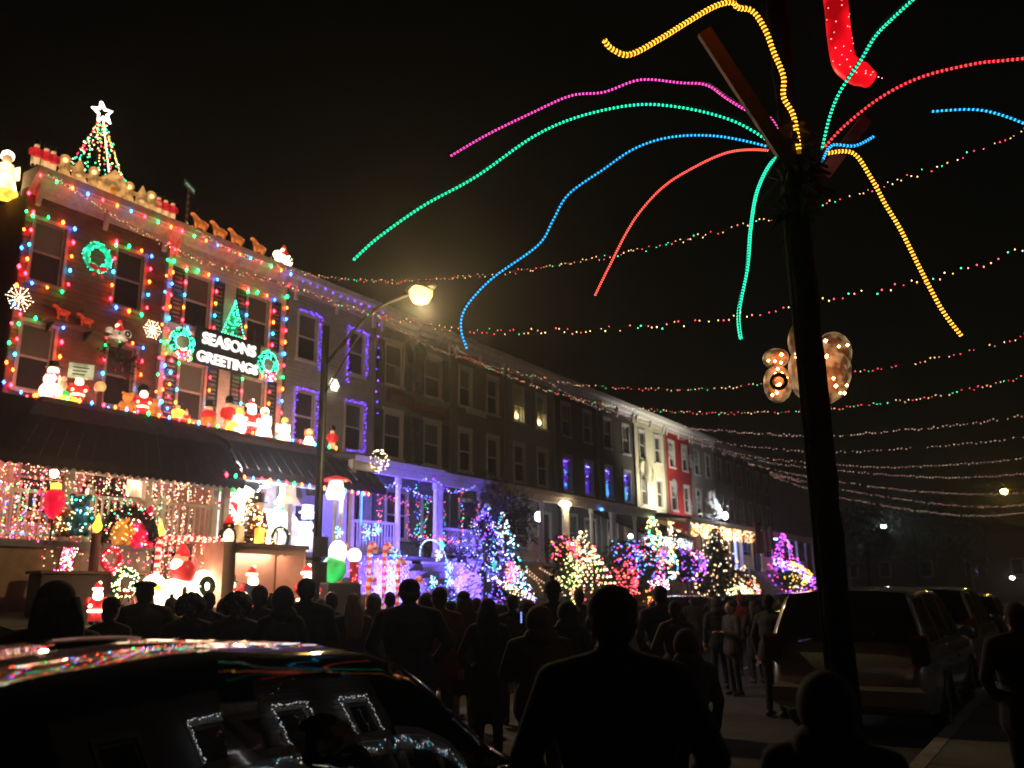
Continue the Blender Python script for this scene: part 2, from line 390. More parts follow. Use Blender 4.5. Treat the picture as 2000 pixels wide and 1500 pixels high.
def house(i, label, wall, side=None, trim=MSASH, cornice=MWHITE, wo=(.25, .75), ww=.72, siding=None, shut=None, pane_u=MPANE, pane_l=MPANE, back_u=None, back_l=None, sill=True,
          porch=dict(), doorcol=None, lint=.09, ground=None, name='row_house'):
    Y0, Y1 = YB[i], YB[i+1]; W = Y1-Y0
    root = thing(name, label, 'house', (-18, Y0, 0), 0, 'row houses along the decorated terrace')
    ops = []
    for f in wo:
        for zc, h in (UW, LW): ops.append((f*W-ww/2, f*W+ww/2, zc-h/2, zc+h/2))
    gy = W*.30; dy = W*.74
    ops += [(gy-.5, gy+.5, PF+.7, PF+2.2), (dy-.45, dy+.45, PF, PF+2.1)]
    m = MB()
    holes_wall(m, .004, W-.004, 0, HZ, [o for o in ops])
    m.box(-9.5, -.25, .004, .2, 0, HZ-.15); m.box(-9.5, -.25, W-.2, W-.004, 0, HZ-.15); m.box(-9.7, -9.5, .004, W-.004, 0, HZ-.15)
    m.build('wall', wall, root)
    m = MB(); m.box(-.9, -.6, .2, W-.2, 1, HZ-.3); m.build('dark_backing', MDARKIN, root)  # backing board, coloured dark to stand in for the unlit rooms
    if siding is not None:
        m = MB(); lap_siding(m, .006, W-.006, 5.4, 10.2, ops); m.build('siding', siding, root, kind='stuff')
    m = MB(); m.box(-9.7, -.28, .004, W-.004, HZ-.15, HZ-.02); m.build('roof', mat('tar_roof', (.03, .03, .032), .9), root)
    m = MB(); m.prism([(-.3, 10.20), (.06, 10.20), (.06, 10.34), (.14, 10.40), (.20, 10.52), (.33, 10.60), (.36, 10.76), (-.3, 10.76)], 'y', .005, W-.005)
    m.build('cornice', cornice, root)
    for q in (.04, .5, .96):
        m = MB(); m.prism([(.07, 9.95), (.12, 9.98), (.16, 10.2), (.2, 10.45), (.07, 10.45)], 'y', W*q-.05+(.06 if q < .1 else (-.06 if q > .9 else 0)), W*q+.05+(.06 if q < .1 else (-.06 if q > .9 else 0)))
        m.build('cornice_bracket', cornice, root)
    m = MB(); m.tube([(.07, W-.06, 10.2), (.05, W-.06, 9.9), (.05, W-.06, 2.8)], .042, 7); m.build('downpipe', mat('downpipe_paint', (.16, .15, .145), .6), root)
    for f in wo:
        window(root, f*W, UW[0], ww, UW[1], trim, pane_u, lint, sill, back=back_u)
        window(root, f*W, LW[0], ww, LW[1], trim, pane_l, lint, sill, back=back_l)
        if shut:
            for zc, h in (UW, LW):
                for sgn in (-1, 1):
                    a = f*W+sgn*(ww/2+.075); b = a+sgn*shut[1]
                    a, b = max(.03, min(a, b)), min(W-.03, max(a, b))
                    shutter(root, a, b, zc-h/2-.02, zc+h/2+.05, shut[0])
    window(root, gy, PF+1.45, 1.0, 1.5, trim, MPANE, .09)
    door(root, dy, PF, .9, 2.1, doorcol or mat('door_dark', (.05, .03, .03), .5), trim)
    if ground is not None:
        m = MB(); lap_siding(m, .006, W-.006, PF, 5.2, ops[4:], .13); m.build('porch_siding', ground, root, kind='stuff')
    # porch
    P = dict(roof=(.0, 2.6, 5.25, 5.0), post=MWHITE, rail=True, fl=MGREY, roofm=mat('porch_roof_felt', (.06, .06, .065), .8), kind='shed', eave=MWHITE, wall=mat('porch_wall_pale', (.42, .36, .31), .9, var=.2, bump=.3), lattice=False); P.update(porch)
    m = MB(); m.box(.02, 2.62, .004, W-.004, PF-.12, PF); m.build('porch_floor', P['fl'], root)
    m = MB(); m.box(2.35, 2.5, .006, W*.58, 1.2, PF-.121); m.build('porch_wall', P['wall'], root); m = MB(); m.box(2.35, 2.5, W*.58+1.1, W-.006, 1.2, PF-.121); m.build('porch_wall', P['wall'], root)
    st = MB()
    for k in range(6): st.box(2.5+k*.28, 2.5+(k+1)*.28, W*.58+.02, W*.58+1.08, 1.2, PF-.2-k*.2)
    st.build('front_steps', MCONC, root)
    if P['kind'] == 'shed':
        a, b, za, zb = P['roof']
        m = MB(); m.prism([(a+.05, za), (b+.2, zb), (b+.2, zb+.09), (a+.05, za+.35)], 'y', .005, W-.005); m.build('porch_roof', P['roofm'], root)
        m = MB(); m.box(b-.05, b+.12, .006, W-.006, zb-.26, zb-.002); m.box(b+.201, b+.23, .006, W-.006, zb-.05, zb+.1); m.build('porch_beam', P['eave'], root)
        for q in (.12, W*.52, W-.12):
            m = MB(); m.lathe([(.11, PF), (.11, PF+.12), (.075, PF+.18), (.07, zb-.5), (.10, zb-.42), (.10, zb-.27)], (b, q, 0), 10); m.build('porch_post', P['post'], root, smooth=False)
    if P['rail']:
        for (a, b) in ((.2, W*.52-.1),):
            m = MB(); m.box(2.53, 2.60, a, b, PF+.82, PF+.88); m.box(2.54, 2.59, a, b, PF+.1, PF+.14)
            if P['lattice']:
                y = a
                while y < b-.1:
                    for s in (0, 1): m.add([(2.555+.006*s, y if s else min(b, y+.7), PF+.14), (2.555+.006*s, (y+.03) if s else min(b, y+.7)-.03, PF+.14), (2.555+.006*s, (min(b, y+.7)) if s else y, PF+.82), (2.555+.006*s, (min(b, y+.7)-.03) if s else y+.03, PF+.82)], [(0, 1, 2, 3)])
                    y += .12
            else:
                y = a+.06
                while y < b: m.box(2.555, 2.58, y, y+.025, PF+.14, PF+.82); y += .12
            m.build('porch_railing', P['post'], root)
    return root, W, Y0

H = {}
SHD = mat('dark_shutter_paint', (.03, .035, .032), .6)
H[0] = house(0, 'brown lap-sided end house with coloured bulbs round its windows', mat('brown_wall', (.13, .062, .046), .85, var=.2), siding=mat('brown_clapboard', (.22, .085, .06), .75, var=.25, vscale=3),
             wo=(.165, .715), ww=.70, trim=mat('trim_rose', (.40, .26, .22), .6), cornice=mat('cornice_cream', (.62, .44, .37), .6), ground=mat('porch_clapboard_pink', (.62, .36, .31), .7), porch=dict(kind='awning', rail=False))
H[1] = house(1, 'pale pinkish house with dark shutters and an illuminated greetings sign', mat('pink_white_wall', (.52, .40, .37), .85, var=.15), siding=mat('pale_clapboard', (.74, .53, .47), .7, var=.12, vscale=3),
             wo=(.235, .73), ww=.74, shut=(SHD, .34), trim=mat('trim_cream', (.55, .42, .36), .6), cornice=mat('cornice_cream', (.62, .44, .37), .6), ground=mat('porch_white_siding', (.62, .58, .60), .7), porch=dict(kind='awning', rail=False))
H[2] = house(2, 'white sided house with violet lights framing its four windows', mat('white_wall', (.36, .35, .35), .85, var=.15), siding=mat('white_clapboard', (.38, .36, .36), .7, var=.12, vscale=3),
             wo=(.215, .76), ww=.74, cornice=mat('cornice_grey', (.62, .59, .60), .6), porch=dict(roof=(.0, 2.6, 5.3, 5.05), lattice=False))
H[3] = house(3, 'dim grey house with dark shutters and a rust coloured greeting banner', mat('grey_stone_wall', (.21, .22, .21), .9, var=.25, bump=.3, bscale=14), wo=(.23, .74), ww=.86,
             shut=(mat('black_green_shutter', (.035, .04, .03), .6), .42), cornice=mat('cornice_grey', (.62, .59, .60), .6), porch=dict(lattice=True), lint=.16)
H[4] = house(4, 'red brick house with pale lintels just left of the candle-lit windows', brick('old_brick', (.14, .055, .035), (.16, .13, .11)), cornice=mat('cornice_grey', (.62, .59, .60), .6), lint=.16, porch=dict(lattice=True))
MCURT = mat('curtain_cream', (.55, .45, .24), .9, var=.2)
H[5] = house(5, 'pale grey house with a candle lamp in each upper window', mat('pale_grey_wall', (.30, .30, .31), .9, var=.2), cornice=mat('cornice_grey', (.62, .59, .60), .6), pane_u=MCLEAR, back_u=MCURT, lint=.14, wo=(.26, .72))
PURP = shell('violet_glow_curtain', (.16, .05, .85), .55)  # curtain's own emission imitates violet light inside the windows
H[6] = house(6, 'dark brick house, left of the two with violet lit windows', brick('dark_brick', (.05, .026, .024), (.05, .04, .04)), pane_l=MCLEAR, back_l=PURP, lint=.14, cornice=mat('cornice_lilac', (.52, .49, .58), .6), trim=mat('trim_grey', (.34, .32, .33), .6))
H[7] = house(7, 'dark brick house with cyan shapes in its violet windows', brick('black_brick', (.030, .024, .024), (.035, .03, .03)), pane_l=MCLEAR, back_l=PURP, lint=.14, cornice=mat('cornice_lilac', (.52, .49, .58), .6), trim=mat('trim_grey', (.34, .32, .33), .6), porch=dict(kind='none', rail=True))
H[8] = house(8, 'cream painted house with a floodlight shining up its facade', mat('cream_wall', (.50, .46, .33), .85, var=.1), cornice=MWHITE, lint=.14, porch=dict(eave=mat('eave_lilac', (.4, .36, .42), .6)))
H[9] = house(9, 'bright red painted house with white window trim', mat('red_wall', (.30, .008, .012), .8, var=.12), cornice=MWHITE, lint=.14)
H[10] = house(10, 'light grey house just right of the red one', mat('light_grey_wall', (.30, .30, .29), .85, var=.15), cornice=MWHITE, lint=.12)
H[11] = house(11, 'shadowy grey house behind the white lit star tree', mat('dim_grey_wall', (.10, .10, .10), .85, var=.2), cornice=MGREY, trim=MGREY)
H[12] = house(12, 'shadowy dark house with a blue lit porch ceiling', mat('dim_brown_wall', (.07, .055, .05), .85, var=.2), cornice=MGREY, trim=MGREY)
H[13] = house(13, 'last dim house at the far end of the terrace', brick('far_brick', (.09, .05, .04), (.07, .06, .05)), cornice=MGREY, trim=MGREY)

# metal awnings in front of the first two houses, flat deck above
MAWN = mat('awning_metal', (.014, .011, .011), .9, 0, var=.25, spec=.1)
MAWN2 = mat('awning_metal_grey', (.032, .030, .032), .9, 0, var=.2, spec=.1)
MDECK = mat('deck_felt', (.06, .05, .05), .9)
def awning(root, W, ya, yb, za, xf, zf, lext, rext, m_, scallop):
    # deck, sloped ribs and a scalloped valance
    m = MB(); m.box(.05, 1.5, ya, yb, za-.10, za); m.box(1.5, 1.56, ya-.02, yb+.02, za-.16, za+.03); m.build('porch_deck', MDECK, root)
    m = MB(); n = int((yb-ya+lext+rext)/.16)
    for k in range(n):
        t0, t1 = k/n, (k+1)/n
        a0, a1 = ya+(yb-ya)*t0, ya+(yb-ya)*t1; b0, b1 = ya-lext+(yb-ya+lext+rext)*t0, ya-lext+(yb-ya+lext+rext)*t1
        up = .008 if k % 2 else 0
        xm, zm = (1.56+xf)/2+.12, (za+zf)/2+.14
        m.add([(1.5, a0, za-.05+up), (1.5, a1, za-.05+up), (xm, (a1+b1)/2, zm+up), (xm, (a0+b0)/2, zm+up), (xf, b1, zf+up), (xf, b0, zf+up)], [(0, 3, 2, 1), (3, 5, 4, 2)])
        zb = zf-.17
        v = [(xf, b0, zf+up), (xf, b1, zf+up), (xf+.005, b1, zb), (xf+.005, (b0+b1)/2, zb-(.05 if scallop else 0)), (xf+.005, b0, zb)]
        m.add(v, [(0, 1, 2, 3, 4)])
    for yy, ext, s in ((ya, lext, -1), (yb, rext, 1)):      # hip end
        m.add([(.05, yy, za-.05), (1.5, yy, za-.05), (xf, yy+s*ext, zf), (.05, yy+s*ext, zf)], [(0, 1, 2, 3)])
    m.build('awning', m_, root, kind=None)
    m = MB()
    for q in (.15, W*.5, W-.15): m.box(xf-.5, xf-.36, q-.07, q+.07, PF, zf-.05)
    m2 = MB(); m2.box(xf-.54, xf-.32, .02, W-.02, zf-.18, zf-.04); m2.build('porch_beam', MWHITE, root)
    for q in (.15, W*.5, W-.15):
        m = MB(); m.bbox(xf-.5, xf-.36, q-.07, q+.07, PF, zf-.181, .01); m.build('porch_post', MWHITE, root)
    m = MB(); m.box(.05, 2.1, .02, W-.02, zf+.3, zf+.33); m.build('porch_ceiling', mat('ceiling_pink', (.55, .40, .36), .8), root)
r0, W0, _ = H[0]; awning(r0, W0, .03, W0+.25, 5.45, 3.0, 4.10, 1.35, .05, MAWN, True)
r1, W1, _ = H[1]; awning(r1, W1, .26, W1+.65, 5.45, 3.0, 4.36, .06, .35, MAWN2, False)
# ================================================================== STREET LAMPS
def street_lamp(label, base, top, arm_to, col, power, glow, rad=.085, gcol=None):
    x, y, _ = base; root = thing('street_lamp', label, 'street lamp', base)
    m = MB(); m.lathe([(rad*1.6, .1), (rad*1.6, .5), (rad*1.1, .6), (rad, 1.0), (rad*.8, top)], n=12); m.ell((0, 0, top), (rad*.8, rad*.8, .06)); m.build('pole', MIRON, root, smooth=True)
    A = Vector(arm_to)-Vector(base); s = Vector((0, 0, top-.75)); mid = s.lerp(A, .55)+Vector((0, 0, .28))
    m = MB(); m.tube(smoothline([s, mid, A], 6), .035, 8); m.build('arm', mat('lamp_arm_dark', (.010, .010, .010), .7, var=0), root, smooth=True)
    m = MB(); m.tube([Vector((0, 0, top-1.35)), s.lerp(A, .45)+Vector((0, 0, .1))], .014, 6); m.build('stay_rod', MIRON, root)
    d = (A-s); d.z = 0; d.normalize(); ang = math.atan2(d.y, d.x)
    hd = MB(); hd.ell((0, 0, .06), (.34, .17, .10), 14, 8); h = hd.build('lamp_head', mat('lamp_housing', (.16, .16, .15), .5, .4), root, smooth=True); h.location = A+d*.2; h.rotation_euler = (0, 0, ang)
    g = MB(); g.lathe([(.03, -.24), (.14, -.20), (.20, -.10), (.21, .0), (.14, .10)], n=16); g.build('refractor', emit('lamp_glow_'+label[:12], gcol or col, glow), h, smooth=True)
    if power: lamp('lamp_light', (0, 0, -.34), power, col, .1, h)
    return root
pb = onX(620, 1150, -11.55); lb = (-11.55, float(onX(632, 760, -11.55)[1]), 0)
lt = float(onX(635, 640, -11.55)[2]); lh = onY(805, 578, lb[1])
street_lamp('tall dark street lamp on the far kerb, its lamp glowing yellow', lb, lt, (lh[0], lb[1], lh[2]+.05), (1, .70, .30), 560, 6, gcol=(1, .50, .10))
fl = onD(1968, 957, 62)
street_lamp('distant yellow street lamp over the dark end of the street', (1.2, float(fl[1]), 0), float(fl[2])+.3, tuple(fl), (1, .62, .14), 130, 30)
f2 = onD(1722, 1027, 95)
street_lamp('distant white street lamp among the trees behind the silver car', (float(f2[0])-1.4, float(f2[1])+.5, 0), float(f2[2])+.2, tuple(f2), (.75, 1, .95), 200, 60)
f3 = onD(1981, 1127, 110)
street_lamp('lowest and farthest pinkish lamp at the right end of the street', (float(f3[0])+.9, float(f3[1]), 0), float(f3[2])+.2, tuple(f3), (1, .75, .6), 60, 40)
# parking sign on the near side of the first lamp
ps = thing('parking_sign', 'small dark sign plates strapped to the far street lamp pole', 'sign', (lb[0]+.1, lb[1]-.02, 0))
for z in (2.05, 2.5):
    m = MB(); m.bbox(.015, .035, -.16, .16, z-.18, z+.18, .004); m.build('sign_plate', mat('sign_back', (.10, .10, .10), .5, .5), ps)
m = MB(); m.torus((-.1, 0, 2.28), .115, .012, 14, 5, axis='z'); m.build('clamp', MIRON, ps)

# ================================================================== UTILITY POLE WITH LIGHT PALM
PY = 5.7; pc = onD(1592, 760, PY); PX0, PY0 = float(pc[0]), float(pc[1])
up = thing('utility_pole', 'tall dark wooden utility pole on the near kerb carrying the neon palm', 'pole', (PX0, PY0, 0))
m = MB(); zs = [-.1+.16*i for i in range(61)]; m.tube([(rnd.gauss(0, .003), rnd.gauss(0, .003), z) for z in zs], [(.085-.0016*z)*rnd.uniform(.94, 1.06) for z in zs], 14); m.build('timber_post', mat('pole_timber', (.018, .013, .011), .95, var=.5, vscale=5, bump=.8, bscale=25, spec=.1), up, smooth=True)
m = MB(); m.tube([(-.085, -.02, .2), (-.082, -.02, 3.4), (-.08, -.02, 4.6)], .016, 6); m.build('conduit', mat('conduit_grey', (.08, .08, .08), .5, .5), up)
def polepx(px, py, off=0.0): return onD(px, py, PY+off)-np.array([PX0, PY0, 0])
lp = thing('light_palm', 'giant palm of arching neon rope lights fixed to the utility pole', 'light decoration', (PX0, PY0, 0))
STRUT = mat('red_brown_board', (.20, .05, .03), .7, var=.3)
def strut(a, b, oa, ob, wd, th, nm, lab=None):
    A, B = Vector(polepx(*a, oa)), Vector(polepx(*b, ob)); d = (B-A).normalized(); side = d.cross(Vector(FWD)).normalized(); dep = d.cross(side).normalized()
    vs = []
    for P in (A, B):
        for s, t in ((-1, -1), (1, -1), (1, 1), (-1, 1)): vs.append(P+side*s*wd/2+dep*t*th/2)
    m = MB(); m.add(vs, [(0, 3, 2, 1), (4, 5, 6, 7), (0, 1, 5, 4), (1, 2, 6, 5), (2, 3, 7, 6), (3, 0, 4, 7)]); return m.build(nm, STRUT, lp, label=lab)
strut((1375, 62), (1545, 322), -.35, -.12, .095, .05, 'strut', 'reddish board leaning up to the left')
strut((1690, 235), (1606, 345), .5, .1, .085, .05, 'strut')
# crown of dry fibres wrapped round the pole
m = MB()
for k in range(90):
    a = rnd.uniform(0, 6.28); z0 = rnd.uniform(4.05, 4.75); L = rnd.uniform(.08, .22); r = .072
    p0 = Vector((r*math.cos(a), r*math.sin(a), z0)); p1 = p0+Vector((math.cos(a)*rnd.uniform(.02, .14), math.sin(a)*rnd.uniform(.02, .14), -L*.5 if k % 2 else L*.5)); p2 = p1+Vector((math.cos(a)*.05, math.sin(a)*.05, -L*.4))
    m.tube([p0, p1, p2], [.018, .016, .010], 5)
m.build('bark_fibre', mat('dry_husk', (.06, .038, .022), .95, var=.5), lp, kind='stuff')
m = MB(); m.lathe([(.080, 4.1), (.095, 4.35), (.12, 4.62), (.09, 4.74)], n=14); m.build('hub', mat('dry_husk', (.06, .038, .022), .95, var=.5), lp)
FR = [
 ('amber', 'amber rope light wrapped on a frond bending far up to the left', .019, .026, [(1180, 78), (1195, 96), (1230, 107), (1290, 76), (1340, 45), (1395, 13), (1430, 4), (1440, 15), (1470, 22), (1495, 60), (1510, 100), (1530, 150), (1530, 190), (1550, 228), (1561, 300)], -.9, -.1),
 ('pink', 'magenta rope light arching left', .0100, .029, [(880, 305), (950, 264), (1040, 220), (1115, 187), (1180, 180), (1250, 156), (1330, 162), (1380, 166), (1420, 193), (1460, 216), (1492, 222), (1515, 245), (1528, 292)], .5, 0),
 ('teal', 'long green rope light arching lowest to the far left', .0100, .029, [(690, 508), (740, 463), (830, 400), (930, 345), (1040, 268), (1130, 228), (1240, 205), (1330, 210), (1420, 232), (1482, 263), (1530, 300)], -.6, 0),
 ('cyan', 'blue rope light winding down the left', .0092, .028, [(912, 681), (900, 640), (910, 600), (960, 545), (1050, 480), (1080, 430), (1110, 380), (1180, 330), (1240, 290), (1310, 268), (1400, 266), (1498, 286), (1540, 305)], .7, 0),
 ('coral', 'short red rope light curving down the left', .0098, .020, [(1162, 577), (1190, 520), (1235, 435), (1290, 370), (1350, 330), (1425, 297), (1502, 294), (1540, 310)], 1.0, .05),
 ('mint', 'mint rope light hanging straight down beside the pole', .0125, .021, [(1447, 662), (1443, 610), (1460, 520), (1467, 440), (1480, 370), (1510, 313), (1545, 300)], -.5, -.08),
 ('teal', 'green rope light rising steeply on the right', .0100, .026, [(1798, -14), (1750, 30), (1710, 70), (1680, 120), (1640, 180), (1620, 230), (1605, 292)], -1.0, -.08),
 ('red', 'red rope light sweeping out to the right', .0092, .027, [(2040, 110), (1960, 118), (1900, 125), (1800, 150), (1720, 190), (1650, 245), (1608, 290)], -.4, -.08),
 ('cyan', 'short blue rope light beside the hub', .0105, .028, [(1706, 267), (1670, 285), (1625, 284), (1605, 316)], .3, -.05),
 ('cyan', 'blue rope light end at the right edge', .0105, .032, [(1820, 218), (1900, 214), (1960, 226), (2040, 258)], 1.4, 1.4),
 ('amber', 'amber rope light drooping to the right', .0145, .024, [(1878, 656), (1840, 605), (1800, 530), (1760, 450), (1730, 400), (1700, 345), (1665, 298), (1610, 300)], .6, 0),
]
RC = dict(amber=(1, .40, .03), pink=(1, .07, .50), teal=(.015, .85, .42), cyan=(.02, .44, 1), coral=(1, .10, .07), mint=(.02, .95, .52), red=(1, .035, .045))
for col, lab, r, step, px, o0, o1 in FR:
    n = len(px); P = [polepx(a, b, o0+(o1-o0)*i/(n-1)) for i, (a, b) in enumerate(px)]
    P = [Vector(q) for q in smoothline(P, 8)]
    m = MB(); m.tube(P, r*.80, 6); f = m.build('frond', emit('rope_tube_'+col, RC[col], .16), lp, smooth=True, label=lab)
    pts = along(P, step); mb = MB()
    for a, b in zip(pts, pts[1:]):
        t = (b-a); mb.tube([a, a+t*.14, a+t*.46, a+t*.6], [r*.45, r*.98, r*.98, r*.45], 5)
    e = mb.build('beads', emit('rope_led_'+col, RC[col], 3.4 if col in ('amber', 'coral', 'red') else 2.4), f, smooth=True); e['kind'] = 'stuff'
    wv = MB(); Q = [q+Vector((0, 0, .02+.012*math.sin(i*.37))) for i, q in enumerate(P[::3])]
    wv.tube(Q, .004, 4); wv.build('support_rod', MIRON, f)
# red glowing leg above the palm
rl = thing('red_light_leg', 'glowing red mesh leg with a bent foot hanging beside the pole top', 'light decoration', tuple(onD(1640, 120, PY+.3)))
o = np.array(rl.location)
P = [Vector(onD(a, b, PY+.3)-o) for a, b in ((1622, -60), (1632, 0), (1638, 60), (1647, 115), (1662, 135), (1685, 147), (1702, 157))]
SP = smoothline(P, 6)
m = MB(); m.tube(SP, [.085]*30+[.078, .074, .068, .066, .064, .06, .05], 16); m.build('leg', shell('red_mesh_glow', (1, .004, .012), 1.0), rl, smooth=True)
bp = []
for i, q in enumerate(SP[4:-2]):
    for k in range(3):
        a = i*.9+k*2.1; bp.append(Vector(q)+Vector(RGT)*math.cos(a)*.085-Vector(FWD)*abs(math.sin(a))*.088)
bulbs(bp[::2], .0055, ['pinkw'], rl, fn=lambda c: emit('red_leg_bulb', (1, .30, .25), 3.5))
m = MB(); m.tube([P[0]+Vector((0, 0, .3)), P[0]], .01, 5); m.build('hanger', MIRON, rl)
# tan wicker bear behind the pole
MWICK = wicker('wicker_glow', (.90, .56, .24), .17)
bb = onD(1590, 720, PY+.45); br = thing('wicker_bear', 'tan wire-mesh bear with warm bulbs inside, mounted behind the utility pole', 'light decoration', tuple(bb))
o = np.array(bb)
def bpx(a, b, off=.45): return Vector(onD(a, b, PY+off)-o)
u = (PY+.45)/1675
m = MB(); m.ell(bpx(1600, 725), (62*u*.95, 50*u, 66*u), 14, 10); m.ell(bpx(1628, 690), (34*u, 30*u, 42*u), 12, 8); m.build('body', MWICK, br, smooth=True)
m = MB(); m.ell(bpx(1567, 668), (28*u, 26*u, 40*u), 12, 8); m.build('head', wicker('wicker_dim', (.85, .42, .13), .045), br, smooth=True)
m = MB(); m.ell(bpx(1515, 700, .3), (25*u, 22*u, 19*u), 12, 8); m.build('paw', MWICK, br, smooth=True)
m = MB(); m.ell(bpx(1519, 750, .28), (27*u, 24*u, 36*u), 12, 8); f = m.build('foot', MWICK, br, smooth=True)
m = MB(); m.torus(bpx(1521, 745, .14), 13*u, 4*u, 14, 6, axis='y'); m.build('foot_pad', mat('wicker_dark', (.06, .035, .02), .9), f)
ch = []
for (a, b, r1, r2, n, of) in ((1515, 700, 18, 10, 4, .17), (1519, 750, 20, 30, 9, .15), (1632, 700, 25, 40, 6, .2), (1640, 760, 18, 14, 4, .22), (1560, 700, 10, 18, 2, .22)):
    for k in range(n): ch.append(bpx(a+rnd.uniform(-r1, r1), b+rnd.uniform(-r2, r2), of))
bulbs(ch, .013, ['warm'], br, fn=big)
m = MB(); m.tube([Vector((PX0, PY0, bb[2]))-Vector(bb), Vector((0, 0, 0))], .02, 6); m.build('bracket', MIRON, br)

# ================================================================== STRINGS OF LIGHTS ACROSS THE STREET
MIX = ['red', 'warm', 'warm', 'coral', 'red', 'amber', 'warm', 'green']; FAR = ['coral', 'warm', 'warm', 'red']
ST = [
 ('lowest-hanging', 8.9, (95, 338), [(330, 482), (570, 560), (700, 604), (900, 643), (1200, 640), (1540, 598), (2000, 485)]),
 ('nearest and highest', 12.4, (352, 430), [(450, 488), (588, 532), (700, 546), (800, 548), (1000, 530), (1200, 497), (1540, 416), (2000, 256)]),
 ('third', 19.6, (700, 600), [(817, 665), (900, 697), (1000, 725), (1130, 750), (1300, 760), (1480, 751), (1700, 722), (2000, 655)]),
 ('fourth', 23.6, (850, 660), [(950, 715), (1100, 772), (1270, 800), (1480, 806), (1700, 790), (2000, 736)]),
 ('fifth', 30.5, (1000, 720), [(1150, 790), (1290, 828), (1370, 838), (1560, 850), (1700, 845), (2000, 810)]),
 ('sixth', 38, (1150, 790), [(1260, 828), (1360, 855), (1450, 870), (1570, 880), (1700, 880), (2000, 852)]),
 ('seventh', 45, (1270, 835), [(1370, 868), (1480, 893), (1640, 908), (1760, 912), (2000, 893)]),
 ('eighth', 52, (1320, 855), [(1420, 887), (1520, 906), (1640, 918), (1800, 931), (2000, 924)]),
 ('ninth', 58, (1370, 870), [(1460, 905), (1560, 928), (1640, 941), (1800, 960), (2000, 962)]),
 ('tenth', 64, (1400, 885), [(1480, 915), (1570, 940), (1640, 955), (1830, 984), (2000, 986)]),
 ('eleventh', 70, (1440, 895), [(1500, 927), (1580, 955), (1640, 972), (1850, 1004), (2000, 1001)]),
]
for k, (nm, Y, st, px) in enumerate(ST):
    P = [np.array(onX(st[0], st[1], -17.62))]; P[0][1] = Y
    P += [onY(a, b, Y) for a, b in px]
    e = P[-1]; g = P[-1]-P[-2]; P.append(e+np.array([6.0, 0, max(1.0, 6*g[2]/g[0]+.8)]))
    L = smoothline(P, 8)
    MIXK = MIX if k < 2 else ['red', 'warm', 'coral', 'warm', 'warm', 'red', 'green']
    lab = ['mixed fairy light string from the brown house roof corner, second highest across the sky', 'mixed fairy light string passing right under the palm hub, highest across the sky', 'mixed fairy light string level with the wicker bear', 'mixed fairy light string passing just under the wicker bear'][k] if k < 4 else '%s highest string of fine red and white bulbs crossing the street behind the pole' % nm
    base = Vector(tuple(L[0])); root = thing('light_string', lab, 'string lights', base, 0, 'light strings across the street')
    loc = [Vector(tuple(q))-base for q in L]
    MB().tube(loc, .004 if k < 4 else .006, 4).build('wire', MW, root)
    pts = along(loc, .066 if k < 2 else (.095 if k < 5 else .16))
    pts = [p for p in pts if rnd.random() > (.13 if k > 0 else .08)]
    rr = (.0080, .0080, .0092, .0105, .016, .018, .020, .022, .023, .024, .025)[k]
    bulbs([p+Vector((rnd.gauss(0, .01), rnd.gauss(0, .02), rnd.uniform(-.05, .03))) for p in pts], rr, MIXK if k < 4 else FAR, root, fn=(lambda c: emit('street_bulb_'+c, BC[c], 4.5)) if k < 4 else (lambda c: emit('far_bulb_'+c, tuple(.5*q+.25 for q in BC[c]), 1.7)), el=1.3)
# far masts that carry the right-hand ends of the strings
for k, y in enumerate((20, 34, 52, 72)):
    um = thing('utility_pole', ('nearest', 'second', 'third', 'fourth')[k]+' plain wooden pole behind the right-hand pavement carrying light strings', 'pole', (5.9, y, 0), 0, 'wooden poles behind the right-hand pavement')
    m = MB(); m.tube([(0, 0, -.2), (0, 0, 10.5)], [.14, .10], 12); m.build('timber_post', MATS['pole_timber'], um, smooth=True)
    m = MB(); m.box(-.05, .05, -1.0, 1.0, 9.6, 9.72); m.build('cross_arm', MWOOD, um)
# ================================================================== COLOURED BULB OUTLINES ON THE FIRST HOUSES
def fac(px, py, X=-17.93): return onX(px, py, X)
def rect_pts(y, z, w_, h_, X): return [(X, y-w_, z+h_), (X, y+w_, z+h_), (X, y+w_, z-h_), (X, y-w_, z-h_), (X, y-w_, z+h_)]
G1 = 'bulb strings outlining the first two houses'
BR = .034
def bigstring(label, pts, step=.27, cols=C9, r=BR): return light_string(label, pts, step, r, cols, fn=big, wire=.006, group=G1, el=1.45)
bigstring('coloured bulb string along the cornice of the brown house', [(-17.59, 8.74, 10.50), (-17.59, 12.2, 10.50)], .36)
bigstring('coloured bulb string along the cornice of the pinkish house', [(-17.59, 12.3, 10.50), (-17.59, 16.15, 10.50)], .36)
bigstring('coloured bulbs down the left corner of the brown house', [(-17.9, 8.70, 10.15), (-17.9, 8.70, 5.6)], .42)
for (i, fs, nm) in ((0, (.165, .715), 'brown house'), (1, (.235, .73), 'pinkish house')):
    Wd = YB[i+1]-YB[i]
    for f, lr in zip(fs, ('left', 'right')):
        for (zc, h), ul in ((UW, 'upper'), (LW, 'lower')):
            bigstring('coloured bulbs round the %s %s window of the %s' % (ul, lr, nm), rect_pts(YB[i]+f*Wd, zc, .47, h/2+.10, -17.88), .33)
bigstring('coloured bulbs between the brown house and the pinkish house', [(-17.92, 12.20, 10.2), (-17.92, 12.20, 5.6)], .42)
bigstring('double column of coloured bulbs beside the left shutters of the pinkish house', [(-17.90, 12.36, 10.1), (-17.90, 12.36, 5.6), (-17.86, 12.50, 5.6), (-17.86, 12.50, 8.0)], .30)
